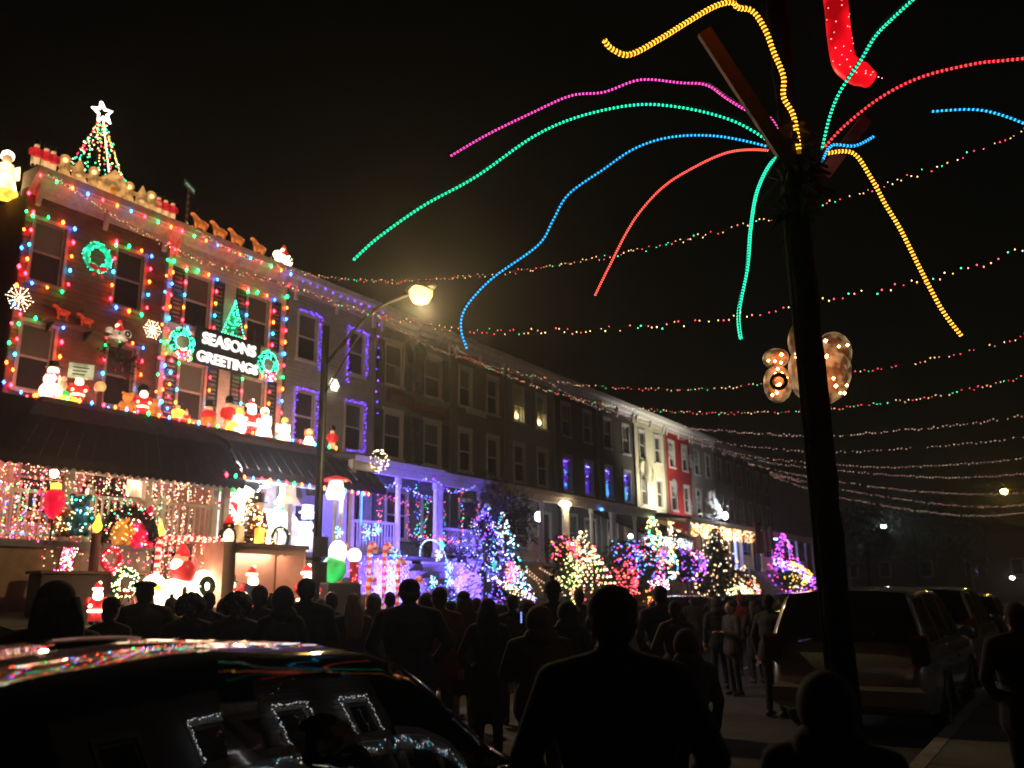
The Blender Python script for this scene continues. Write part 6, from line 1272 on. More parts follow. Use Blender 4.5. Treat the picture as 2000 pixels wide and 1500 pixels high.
for k in range(7):
    m = MB(); y0_ = .1*k; m.add([(.45-.16*k*.9, .2-.06*k, .95-.1*k), (.30-.16*k*.9, .14-.06*k, .85-.1*k), (.34-.16*k*.9, .5-.06*k, -.55-.05*k), (.48-.16*k*.9, .56-.06*k, -.45-.05*k)], [(0, 1, 2, 3)]); m.build('stripe', mat('flag_red', (.12, .012, .018), .8) if k % 2 == 0 else mat('flag_white', (.2, .19, .2), .8), t)
q = pp2(1535, 1110, -14.6); conifer('magenta and violet lit tree near the end of the terrace', (q[0], q[1], 1.2), float(pp2(1530, 1040, -14.6)[2])-1.2, 1.5, 500, MGREEN, ['violet', 'pink', 'purple', 'pink'], 300, .042, fn=FN(5))
light_string('violet swag of lights running down to the pavement at the far end', P2(-13.4, (1515, 1095), (1540, 1108), (1570, 1120), (1588, 1135)), .045, .045, ['purple', 'violet', 'cool'], fn=FN(5), jit=.12)
light_string('amber rope of lights above the violet swag at the far end', P2(-13.4, (1545, 1098), (1565, 1108), (1585, 1122)), .06, .04, ['amber'], fn=FN(5), jit=.05)
blob('round wicker-like ball of amber lights at the far end', 1545, 1130, -13.2, 1.0, .55, 120, ['amber', 'warm', 'lime'], .035)
for k, (px, py, c) in enumerate(((1480, 1045, (.10, .008, .012)), (1470, 1140, (.35, .6, .65)))):
    q = pp2(px, py, -14.2); t = thing('yard_panel', ('red cloth panel hanging beside the far flag', 'pale cyan fence panel at the far pavement')[k], 'panel', (q[0], q[1], q[2]-1.0)); m = MB(); m.bbox(-.04, .04, -.4, .4, 0, 1.7, .02); m.build('board', mat('panel_paint_%d' % k, c, .8), t)
# ================================================================== BARE STREET TREE and far trees
MBARK = mat('dark_bark', (.035, .028, .026), .95, var=.4, bump=.8)
def bare_tree(label, loc, h, spread, seed, depth=5, twig=True, name='bare_tree'):
    g = random.Random(seed); t = thing(name, label, 'tree', loc); tr_, tw = MB(), MB()
    def grow(p, d, L, r, lv):
        n = 4; P = [p]
        for i in range(n): d = (d+Vector((g.gauss(0, .16), g.gauss(0, .16), g.gauss(0, .08)+.03))).normalized(); P.append(P[-1]+d*L/n)
        rs = [r*(1-.35*i/n) for i in range(n+1)]
        (tr_ if lv < 3 else tw).tube(P, rs, 6 if lv < 2 else 3, cap=False)
        if lv >= depth: return
        for k in range(3 if lv < 2 else 4):
            q = P[g.choice((2, 3, 4))]; a = g.uniform(0, 6.28); o = d.orthogonal().normalized(); v = Matrix.Rotation(a, 3, d) @ o
            grow(q, (d*.62+v*spread*g.uniform(.6, 1.2)).normalized(), L*g.uniform(.58, .78), max(.011, r*.58), lv+1)
    grow(Vector((0, 0, -.1)), Vector((0, 0, 1)), h*.34, h*.028, 0)
    tr_.build('trunk', MBARK, t, smooth=True); tw.build('crown', MBARK, t, kind='stuff'); return t
q = pp2(985, 1150, -12.3); bare_tree('dark bare twiggy tree in the yard before the brick and pale houses', (-14.9, float(onX(985, 1100, -14.9)[1])+.1, 1.3), 5.9, 1.0, 5, depth=6)
def leafy(label, loc, h, rad, seed, n=900, leaf=None, name='dark_tree'):
    g = random.Random(seed); t = thing(name, label, 'tree', loc); m = MB(); cl = [Vector((g.gauss(0, rad*.45), g.gauss(0, rad*.45), h*g.uniform(.45, .95))) for _ in range(16)]
    for _ in range(n):
        c = g.choice(cl); p = c+Vector((g.gauss(0, rad*.22), g.gauss(0, rad*.22), g.gauss(0, rad*.2))); d = Vector((g.gauss(0, 1), g.gauss(0, 1), g.gauss(0, 1))).normalized(); s = d.orthogonal().normalized()*.16; m.add([p-s, p+s, p+d*.45], [(0, 1, 2)])
    m.build('crown', leaf or mat('night_leaves', (.03, .045, .03), .9, var=.5), t, kind='stuff'); b = MB(); b.tube([(0, 0, -.2), (0, 0, h*.7)], [h*.03, h*.012], 8)
    for c in cl[:7]: b.tube([(0, 0, h*.35), tuple(c)], [h*.014, .03], 5)
    b.build('trunk', MBARK, t); return t
leafy('pale lit tree crown under the distant white lamp', tuple(onD(1700, 1150, 88)*np.array([1, 1, 0])), 9, 2.6, 3)
leafy('dark tree left of the distant white lamp', tuple(onD(1660, 1150, 98)*np.array([1, 1, 0])), 10, 3, 4)
leafy('dark tree mass right of the distant white lamp', tuple(onD(1800, 1150, 104)*np.array([1, 1, 0])), 11, 4, 5)
leafy('dark tree under the distant yellow lamp', tuple(onD(1900, 1150, 110)*np.array([1, 1, 0])), 10, 3.5, 6)
fh = thing('far_building', 'dim building behind the trees at the end of the street', 'building', (-12, 122, 0)); m = MB(); m.box(-16, 10, 0, 12, 0, 8); m.build('wall', mat('far_wall', (.10, .085, .07), .9, var=.2), fh); m = MB(); m.prism([(-16.5, 8.0), (10.5, 8.0), (-3, 11)], 'y', -.4, 12.4); m.build('roof', mat('far_roof', (.04, .04, .04), .9), fh)
for x in (-13, -9, -4, 1, 6):
    m = MB(); m.box(x-.7, x+.7, -.06, .02, 3, 5); f = m.build('window', MSASH, fh); m = MB(); m.box(x-.6, x+.6, -.09, -.061, 3.1, 4.9); m.build('pane', MPANE, f)

# ================================================================== HOUSES ON OUR SIDE (mirrored in the car glass)
MWB = lambda c: emit('mirror_bulb_'+c, BC[c], 18)
for k, (yb_, src, lab) in enumerate(((15.6, 2, 'white house on our own pavement whose lit window frames mirror in the black car'), (11.7, 5, 'pale house on our own pavement nearest the black car, mirrored in its glass'))):
    hr = dup(H[src][0], (8.0, yb_, 0), math.pi, lab)
    for (y, z, a, b) in ((yb_-1.0, LW[0], .45, .80), (yb_-2.85, LW[0], .45, .80), (yb_-1.15, PF+1.45, .62, .85), (yb_-2.8, PF+1.1, .58, 1.15), (yb_-1.0, UW[0], .45, .78)):
        if k == 1 and (z > 8 or y < yb_-2 and z > 6): continue
        light_string('white lights round the %s opening of the %s house on our side' % ({LW[0]: 'first-floor', UW[0]: 'top', PF+1.45: 'porch window', PF+1.1: 'porch door'}[z]+(' left' if y > yb_-2 else ' right'), ('white', 'pale')[k]), rect_pts(y, z, a, b, 7.86), .05, .016, ['white', 'cool'], fn=MWB, jit=.015, group='white window outlines on our side')
    light_string('swag of white lights along the porch beam of the %s house on our side' % ('white', 'pale')[k], [(5.25, yb_-.1-.38*i, 5.0-.18*abs(math.sin(i*1.05))) for i in range(11)], .05, .015, ['cool', 'cyan', 'white'], fn=MWB, jit=.03, group='white window outlines on our side')
# ================================================================== CARS
MTYRE = mat('tyre', (.015, .015, .016), .85); MRIM = mat('alloy', (.35, .35, .36), .35, .9); MGLS = glass('car_glass', (.5, .55, .6), .9, .01, (.004, .004, .005)); MTRIM = mat('car_trim', (.012, .012, .013), .4)
def lerp_tab(tab, y):
    for (a, va), (b, vb) in zip(tab, tab[1:]):
        if y <= b:
            t = max(0, min(1, (y-a)/(b-a))); t = t*t*(3-2*t) if abs(vb-va) > .12 else t; return va+(vb-va)*t
    return tab[-1][1]
def car(name, label, loc, rz, paint, L=4.7, Wd=1.82, top=((-2.35, .62), (-2.25, .92), (-1.6, 1.0), (.9, .96), (1.7, .84), (2.2, .70), (2.35, .52)), roof=((-1.75, 1.02), (-.95, 1.43), (-.1, 1.49), (.45, 1.46), (1.25, .99)), belt=.95, pil=((-.12, .0),), ws=(.45, 1.25), rw=(-1.75, -.95), wr=.58, sun=False, tail='wide', scale=1.0, plate=True, rails=False):
    t = thing(name, label, 'car', loc, rz, None, scale)
    N = 30; ys = [-L/2+L*i/N for i in range(N+1)]; mb = MB(); vs = []
    for y in ys:
        e = abs(y)/(L/2); w_ = Wd/2*(1-.16*max(0, (e-.72)/.28)**2.2); zt = lerp_tab(top, y); zb = .24+.10*max(0, (e-.85)/.15)
        half = [(w_*.86, zb), (w_*.97, zb+.08), (w_, zb+(zt-zb)*.45), (w_*.992, zb+(zt-zb)*.72), (w_*.965, zt-.05), (w_*.90, zt-.008), (w_*.5, zt+.018), (0, zt+.025)]
        sec = half+[(-a, b) for a, b in half[:-1][::-1]]; vs += [(a, y, b) for a, b in sec]
    K = 15; fs = []
    for i in range(N):
        for j in range(K-1): fs.append((i*K+j, i*K+j+1, (i+1)*K+j+1, (i+1)*K+j))
        fs.append((i*K+K-1, i*K, (i+1)*K, (i+1)*K+K-1))
    fs += [tuple(range(K))[::-1][::-1], tuple(N*K+j for j in range(K))[::-1]]
    mb.add(vs, fs); bo_ = mb.build('body', paint, t, smooth=True); bm = bmesh.new(); bm.from_mesh(bo_.data); bmesh.ops.recalc_face_normals(bm, faces=bm.faces); bm.to_mesh(bo_.data); bm.free(); bo_.data.polygons.foreach_set('use_smooth', [True]*len(bo_.data.polygons))
    # greenhouse
    cuts = sorted({*[rw[0]+(rw[1]-rw[0])*i/5 for i in range(6)], *[ws[0]+(ws[1]-ws[0])*i/6 for i in range(7)], *[rw[1]+(ws[0]-rw[1])*i/6 for i in range(7)], *[p for q in pil for p in q]})
    rows = []
    for y in cuts:
        zr = max(lerp_tab(roof, y), belt+.07); w0 = Wd/2*.955; hgt = max(0, min(1, (zr-belt)/(max(v for _, v in roof)-belt))); w3 = w0+(Wd*wr/1.16*.98-.0-w0)*hgt if False else w0-(w0-Wd*.375)*hgt
        p0 = (w0, belt-.03); p1 = (w0-.01, belt+.035); p3 = (w3, zr-.045); p2 = (w3+(w0-w3)*.10, zr-.075 if zr-.075 > belt+.05 else belt+.05)
        half = [p0, p1, p2, p3, (w3-.055, zr-.008), (w3*.5, zr+.022), (0, zr+.03)]; rows.append(half+[(-a, b) for a, b in half[:-1][::-1]])
    K = 13; parts = {k: MB() for k in ('roof', 'windscreen', 'rear_window')}
    for i in range(len(cuts)-1):
        ym = (cuts[i]+cuts[i+1])/2
        for j in range(K-1):
            jj = j if j < 6 else 11-j
            zone = 'roof'
            if jj >= 4: zone = 'windscreen' if ym > ws[0]+.02 else ('rear_window' if ym < rw[1]-.02 else 'roof')
            if jj == 1 and not any(a < ym < b for a, b in pil) and rw[0]+.25 < ym < ws[1]-.12: zone = ('side_window', j < 6, sum(ym > b for _, b in pil))
            q = [(rows[i][j][0], cuts[i], rows[i][j][1]), (rows[i][j+1][0], cuts[i], rows[i][j+1][1]), (rows[i+1][j+1][0], cuts[i+1], rows[i+1][j+1][1]), (rows[i+1][j][0], cuts[i+1], rows[i+1][j][1])]
            parts.setdefault(zone, MB()).add(q, [(0, 1, 2, 3)])
    for k, m_ in parts.items():
        if m_.v:
            o = m_.build(k if isinstance(k, str) else k[0], paint if k == 'roof' else MGLS, t, smooth=True); bm = bmesh.new(); bm.from_mesh(o.data); bmesh.ops.remove_doubles(bm, verts=bm.verts, dist=.0005); bm.normal_update(); bmesh.ops.reverse_faces(bm, faces=[f for f in bm.faces if f.normal.dot(f.calc_center_median()-Vector((0, (rw[1]+ws[0])/2, .5))) < 0]); bm.to_mesh(o.data); bm.free(); o.data.polygons.foreach_set('use_smooth', [True]*len(o.data.polygons))
    m = MB(); m.box(-Wd*.40, Wd*.40, -1.4, 1.0, .30, .62); m.build('cabin_floor', MTRIM, t)
    for s in (-1, 1):
        for yy in (.05, -.85):
            m = MB(); m.bbox(s*.38-.24, s*.38+.24, yy-.30, yy+.22, .55, .72, .04); m.bbox(s*.38-.24, s*.38+.24, yy-.40, yy-.26, .62, 1.12, .05); m.bbox(s*.38-.12, s*.38+.12, yy-.38, yy-.28, 1.13, 1.30, .04); m.build('seat', mat('seat_cloth', (.012, .011, .010), .9), t)
        for yy in (-1.36, 1.40):
            wl = MB(); wl.torus((s*(Wd/2-.10), yy, .33), .245, .085, 22, 8); wh = wl.build('wheel', MTYRE, t, smooth=True)
            m = MB(); m.torus((s*(Wd/2-.035), yy, .33), .19, .018, 18, 5)
            for a in range(5): m.tube([(s*(Wd/2-.035), yy, .33), (s*(Wd/2-.04), yy+.19*math.cos(a*1.2566), .33+.19*math.sin(a*1.2566))], .022, 5)
            m.build('rim', MRIM, wh)
            m = MB(); m.torus((s*(Wd/2-.003), yy, .33), .36, .035, 20, 6, a0=-.15, a1=math.pi+.15); m.build('wheel_arch', MTRIM, t, smooth=True)
        m = MB(); m.ell((s*(Wd/2+.06), ws[1]-.42, belt+.05), (.10, .06, .07), 10, 7); m.build('mirror', paint, t, smooth=True)
        for yy in (.05, -.85):
            m = MB(); m.bbox(s*(Wd/2-.01)-.018, s*(Wd/2-.01)+.018, yy-.09, yy+.09, .78, .81, .006); m.build('door_handle', MRIM, t)
        m = MB(); m.ell((s*Wd*.36, L/2-.13, .66), (.17, .14, .07), 10, 7); m.build('headlight', glass('lamp_glass', mixf=.2), t, smooth=True)
        m = MB()
        if tail == 'tall': m.bbox(s*Wd*.435-.09, s*Wd*.435+.09, -L/2+.02, -L/2+.22, .82, 1.14, .03)
        else: m.bbox(s*Wd*.37-.16, s*Wd*.37+.16, -L/2-.012, -L/2+.16, .72, .86, .03)
        m.build('tail_light', mat('tail_red', (.05, .003, .004), .15, coat=.6), t)
        m = MB(); m.bbox(s*Wd*.36-.10, s*Wd*.36+.10, -L/2-.01, -L/2+.05, .46, .50, .008); m.build('reflector', mat('tail_red', (.05, .003, .004), .15, coat=.6), t)
    m = MB(); m.bbox(-Wd*.44, Wd*.44, -L/2-.06, -L/2+.12, .34, .60, .05); m.build('bumper', paint, t); m = MB(); m.bbox(-Wd*.43, Wd*.43, L/2-.14, L/2+.05, .28, .52, .05); m.build('bumper', paint, t)
    if plate: m = MB(); m.bbox(-.16, .16, -L/2-.075, -L/2-.061, .68 if tail != 'tall' else .78, .84 if tail != 'tall' else .94, .003); m.build('licence_plate', mat('plate_white', (.5, .5, .48), .5), t)
    if sun: m = MB(); m.ell((0, -.15, max(v for _, v in roof)+.026), (.10, .16, .012), 14, 6); m.build('roof_antenna', MTRIM, t)
    if rails:
        for s in (-1, 1): m = MB(); z = max(v for _, v in roof); m.tube([(s*Wd*.36, rw[1], z-.02), (s*Wd*.36, rw[1]+.12, z+.06), (s*Wd*.36, ws[0]-.12, z+.05), (s*Wd*.36, ws[0], z-.02)], .02, 6); m.build('roof_rail', MTRIM, t)
    return t
def paintm(name, c, metal=.3, rough=.18): return mat(name, c, rough, metal, var=.06, coat=1.0)
BLACKP = paintm('black_car_paint', (.010, .010, .011), .0, .05); SILV = paintm('silver_car_paint', (.32, .315, .32), .45, .25); WHT = paintm('pale_car_paint', (.30, .25, .23), .2, .3); DRK = paintm('dark_car_paint', (.02, .02, .024), .2, .2)
car('black_sedan', 'glossy black sedan in the foreground reflecting the lights in its roof', (-2.72, 1.86, 0), 0, BLACKP, sun=True, pil=((-.22, -.10), (-1.2, -1.05)))
SUVK = dict(L=4.75, Wd=1.86, top=((-2.37, .70), (-2.30, 1.02), (-1.6, 1.04), (1.0, 1.02), (1.7, .94), (2.2, .80), (2.37, .55)), roof=((-2.25, 1.06), (-1.92, 1.60), (-.6, 1.66), (.35, 1.62), (1.15, 1.08)), belt=1.02, ws=(.35, 1.15), rw=(-2.25, -1.92), pil=((-.2, -.08), (-1.25, -1.12)), tail='tall')
sv = onD(1668, 1400, 10.6)
car('silver_suv', 'silver sport utility car parked behind the utility pole, rear towards us', (-2.38, 13.0, 0), 0, SILV, **SUVK)
car('pale_wagon', 'pale pinkish car parked directly ahead of the silver one', (-2.45, 19.2, 0), 0, WHT, **SUVK)
car('dark_sedan', 'dark car at the head of the right-hand parked line', (-2.5, 25.0, 0), 0, DRK, pil=((-.22, -.10), (-1.2, -1.05)))
for k, (y, nm) in enumerate(((13.6, 'behind the crowd left of the lamp pole'), (25.2, 'below the blazing hedge lights'), (31.5, 'behind the biggest dark head'), (37.5, 'below the cream blazing shrub'), (44, 'before the far violet swag'))):
    car('parked_car', 'dark parked car on the far kerb '+nm, (-10.15, y, 0), math.pi, DRK, pil=((-.22, -.10), (-1.2, -1.05)), **({} if k % 2 == 0 else {}))
# traffic cones
def cone(label, px, py, d):
    p = onD(px, py, d); t = thing('traffic_cone', label, 'traffic cone', (p[0], p[1], 0), 0, 'traffic cones among the onlookers'); m = MB(); m.lathe([(.17, .03), (.035, .68), (.02, .70)], n=14); m.build('cone_body', mat('cone_orange', (.55, .09, .02), .6), t, smooth=True); m = MB(); m.bbox(-.2, .2, -.2, .2, 0, .029, .008); m.build('base', mat('cone_base', (.4, .07, .02), .7), t)
    for a, b in ((.20, .34), (.46, .58)):
        m = MB(); r = lambda z: .17-.135*(z-.03)/.65+.004; m.lathe([(r(a), a), (r(b), b)], n=14); m.build('white_band', mat('cone_white', (.7, .7, .68), .5), t, smooth=True)
cone('striped traffic cone left of the woman with pale leggings', 868, 1330, 12.6); cone('striped traffic cone among dark coats left of the big dark head', 1262, 1390, 11.4)

# ================================================================== PEOPLE
def cap_np(p0, p1, r0, r1): return ('c', np.array(p0, float), np.array(p1, float), r0, r1)
def person_mesh(pose, coat_len, female, voxel=.015):
    pr = []                                                  # (shape, region): 0 coat, 1 trousers, 2 skin, 3 shoes
    def cap(a, b, r0, r1, k): pr.append((('c', np.array(a, float), np.array(b, float), r0, r1), k))
    def ell(c, r, k): pr.append((('e', np.array(c, float), np.array(r, float)), k))
    sw = .175 if female else .20
    ell((0, 0, 1.22), (.125, .185 if female else .205, .26), 0); ell((-.01, 0, 1.36), (.115, sw+.02, .13), 0); ell((0, 0, .98), (.135, .19, .17), 0)
    cap((0, -sw+.02, 1.42), (0, sw-.02, 1.42), .07, .07, 0); cap((-.01, 0, 1.40), (.005, 0, 1.50), .085, .068, 0)
    for s in (-1, 1): cap((-.01, s*.035, 1.485), (-.01, s*(sw-.02), 1.425), .048, .068, 0)
    if coat_len > 0: cap((0, -.05, .98), (0, -.05, .98-coat_len), .155, .17, 0); cap((0, .05, .98), (0, .05, .98-coat_len), .155, .17, 0)
    cap((.005, 0, 1.46), (.015, 0, 1.56), .056, .054, 2)
    ell((.02, 0, 1.635), (.095, .076, .115), 2); ell((.055, 0, 1.585), (.06, .055, .06), 2); ell((.118, 0, 1.615), (.020, .014, .024), 2)
    for s in (-1, 1): ell((.01, s*.080, 1.625), (.020, .014, .032), 2); ell((.104, s*.033, 1.655), (.018, .022, .008), 2)
    ell((.105, 0, 1.578), (.016, .026, .008), 2)
    for s in (-1, 1):
        f = pose.get('stride', 0)*s; hip = np.array((0, s*.095, .93)); kn = np.array((.02+f*.55, s*.10, .50)); an_ = np.array((-.02+f*.8, s*.105, .09))
        cap(hip, kn, .095, .068, 1); cap(kn, an_, .066, .048, 1); cap(an_+(-.04, 0, -.035), an_+(.15, s*.02, -.045), .048, .04, 3); cap(an_, an_+(0, 0, -.03), .05, .05, 3)
        A = pose['l' if s > 0 else 'r']; sh = np.array((0, s*sw, 1.42)); el_ = np.array(A[0])*(1, s, 1); wr = np.array(A[1])*(1, s, 1); hd = np.array(A[2])*(1, s, 1)
        cap(sh, el_, .066, .054, 0); cap(el_, wr, .054, .042, 0)
        d = (hd-wr); d /= np.linalg.norm(d); side = np.cross(d, (0, 0, 1) if abs(d[2]) < .8 else (1, 0, 0)); side /= np.linalg.norm(side); nrm = np.cross(d, side)
        cap(wr, wr+d*.03, .03, .032, 2); c0 = wr+d*.065
        for q in (-1, 0, 1): cap(c0-d*.03+side*q*.022, c0+d*.03+side*q*.024, .018, .017, 2)
        for k, (off, ln) in enumerate(((-.033, .062), (-.011, .075), (.011, .070), (.033, .052))):
            b = c0+d*.035+side*off; m_ = b+d*ln*.5+nrm*.012; cap(b, m_, .0095, .009, 2); cap(m_, m_+d*ln*.45+nrm*.022, .009, .0078, 2)
        tb = c0-d*.015-side*.034; tm = tb+d*.03-side*.024; cap(tb, tm, .0115, .010, 2); cap(tm, tm+d*.03-side*.004+nrm*.008, .010, .0085, 2)
    mb = MB()
    for sh, k in pr:
        if sh[0] == 'e': mb.ell(sh[1], tuple(sh[2]), 14, 10)
        else:
            _, a, b, r0, r1 = sh; A, B = Vector(a), Vector(b); d = (B-A).normalized(); pts, rs = [], []
            for i in range(4): q = -math.pi/2+math.pi/2*i/4; pts.append(A+d*r0*math.sin(q)); rs.append(max(1e-4, r0*math.cos(q)))
            pts += [A, B]; rs += [r0, r1]
            for i in range(1, 5): q = math.pi/2*i/4; pts.append(B+d*r1*math.sin(q)); rs.append(max(1e-4, r1*math.cos(q)))
            mb.tube(pts, rs, 12)
    o = mb.build('tmp', MBLK); md = o.modifiers.new('r', 'REMESH'); md.mode = 'VOXEL'; md.voxel_size = voxel; sm = o.modifiers.new('s', 'SMOOTH'); sm.factor = .45; sm.iterations = 3
    dg = bpy.context.evaluated_depsgraph_get(); me = bpy.data.meshes.new_from_object(o.evaluated_get(dg)); old = o.data; bpy.data.objects.remove(o); bpy.data.meshes.remove(old)
    n = len(me.polygons); C = np.zeros(n*3); me.polygons.foreach_get('center', C); C = C.reshape(-1, 3); best = np.full(n, 9.); reg = np.zeros(n, int)
    for sh, k in pr:
        if sh[0] == 'e': dd = (np.linalg.norm((C-sh[1])/sh[2], axis=1)-1)*sh[2].min()
        else:
            _, a, b, r0, r1 = sh; ab = b-a; t = np.clip(((C-a)@ab)/(ab@ab), 0, 1); dd = np.linalg.norm(C-(a+t[:, None]*ab), axis=1)-(r0+(r1-r0)*t)
        u = dd < best; best[u] = dd[u]; reg[u] = k
    me.materials.clear()
    for _ in range(4): me.materials.append(MBLK)
    me.polygons.foreach_set('material_index', reg); me.polygons.foreach_set('use_smooth', [True]*n); me.update(); return me
DOWN = ((-.02, .27, 1.15), (.05, .26, .90), (.07, .255, .80)); POCK = ((-.09, .30, 1.16), (.06, .22, 1.00), (.11, .16, .97)); UPA = ((.16, .24, 1.22), (.33, .10, 1.42), (.36, .07, 1.52)); FOLD = ((.04, .28, 1.14), (.20, .06, 1.17), (.21, -.05, 1.18)); HOLD = ((.02, .26, 1.14), (.24, .16, 1.16), (.32, .12, 1.18))
PROTO = {'stand': person_mesh(dict(l=DOWN, r=DOWN), .12, False), 'pocket': person_mesh(dict(l=POCK, r=POCK), .18, False), 'phone': person_mesh(dict(l=DOWN, r=UPA), .10, True), 'lady': person_mesh(dict(l=POCK, r=DOWN), .38, True), 'fold': person_mesh(dict(l=FOLD, r=HOLD), .14, False), 'walk': person_mesh(dict(l=DOWN, r=HOLD, stride=.22), .12, True)}
SKIN = mat('skin', (.42, .24, .17), .6, var=.1)
def hairmesh(kind):
    m = MB()
    if kind in ('short', 'bald'): m.ell((-.008, 0, 1.672), (.100, .086, .095), 16, 10); m.ell((-.045, 0, 1.615), (.060, .078, .08), 14, 8)
    if kind == 'long':
        m.ell((-.006, 0, 1.672), (.104, .090, .096), 16, 10)
        for s in (-.06, -.03, 0, .03, .06): m.tube([(-.055, s, 1.66), (-.095, s*1.25, 1.52), (-.125, s*1.4, 1.38), (-.125, s*1.25, 1.24)], [.045, .05, .042, .012], 8)
    if kind == 'curly':
        g = random.Random(4)
        for _ in range(60): d = Vector((g.gauss(-.3, 1), g.gauss(0, 1), g.gauss(.3, 1))).normalized(); m.ell(Vector((-.02, 0, 1.64))+Vector((d.x*.10, d.y*.11, d.z*.11)), .042, 7, 5)
    if kind == 'beanie': m.lathe([(.098, 1.63), (.104, 1.66), (.100, 1.70), (.075, 1.755), (.02, 1.785)], (0, 0, 0), 16); m.torus((0, 0, 1.645), .10, .016, 18, 6, axis='z'); m.ell((0, 0, 1.80), .032, 8, 6)
    if kind == 'cap': m.lathe([(.096, 1.66), (.098, 1.70), (.078, 1.745), (.02, 1.762)], (0, 0, 0), 16); m.prism([(.07, -.07), (.17, -.05), (.20, 0), (.17, .05), (.07, .07)], 'z', 1.668, 1.682)
    if kind == 'flatcap': m.ell((-.005, 0, 1.715), (.118, .105, .045), 16, 8); m.prism([(.07, -.08), (.16, -.05), (.175, 0), (.16, .05), (.07, .08)], 'z', 1.69, 1.705)
    if kind == 'hood': m.ell((-.03, 0, 1.64), (.125, .115, .15), 16, 12); m.ell((-.06, 0, 1.50), (.11, .14, .10), 14, 8)
    me = m.build('tmp', MBLK, smooth=True); d = me.data; bpy.data.objects.remove(me); return d
HM = {k: hairmesh(k) for k in ('short', 'long', 'curly', 'beanie', 'cap', 'flatcap', 'hood')}
EYE_ME = (lambda o: (o.data, bpy.data.objects.remove(o))[0])(MB().ell((0, 0, 0), .011, 8, 6).build('tmp', MBLK, smooth=True))
def override(o, mats):
    for sl, m_ in zip(o.material_slots, mats): sl.link = 'OBJECT'; sl.material = m_
def cloth(c): return mat('cloth_%02d%02d%02d' % tuple(int(q*99) for q in c), c, .9, var=.25, bump=.2)
def person(label, loc, h, proto, coat, trous, hair, haircol, rz, wide=1.0):
    r = thing('person', label, 'person', loc, rz); s = h/1.755; r.scale = (s*wide, s*wide, s)
    b = bpy.data.objects.new('body', PROTO[proto]); COL.objects.link(b); b.parent = r; override(b, [cloth(coat), cloth(trous), SKIN, mat('boots', (.02, .017, .015), .6)])
    nm = 'hair' if hair in ('short', 'long', 'curly') else ('hood' if hair == 'hood' else 'hat')
    o = bpy.data.objects.new(nm, HM[hair]); COL.objects.link(o); o.parent = r; override(o, [cloth(haircol)])
    if nm == 'hat': o2 = bpy.data.objects.new('hair', HM['short']); COL.objects.link(o2); o2.parent = r; o2.scale = (.97, .97, .985); override(o2, [cloth((.03, .02, .015))])
    for e in (-1, 1): q = bpy.data.objects.new('eye', EYE_ME); COL.objects.link(q); q.parent = r; q.location = (.105, e*.033, 1.642)
    return r
K1, K2, NV, RDC, BRN = (.012, .012, .014), (.03, .03, .034), (.014, .016, .03), (.16, .012, .018), (.07, .04, .025)
BL_, DB, BN, GRY = (.02, .016, .013), (.05, .03, .02), (.28, .19, .10), (.18, .18, .19)
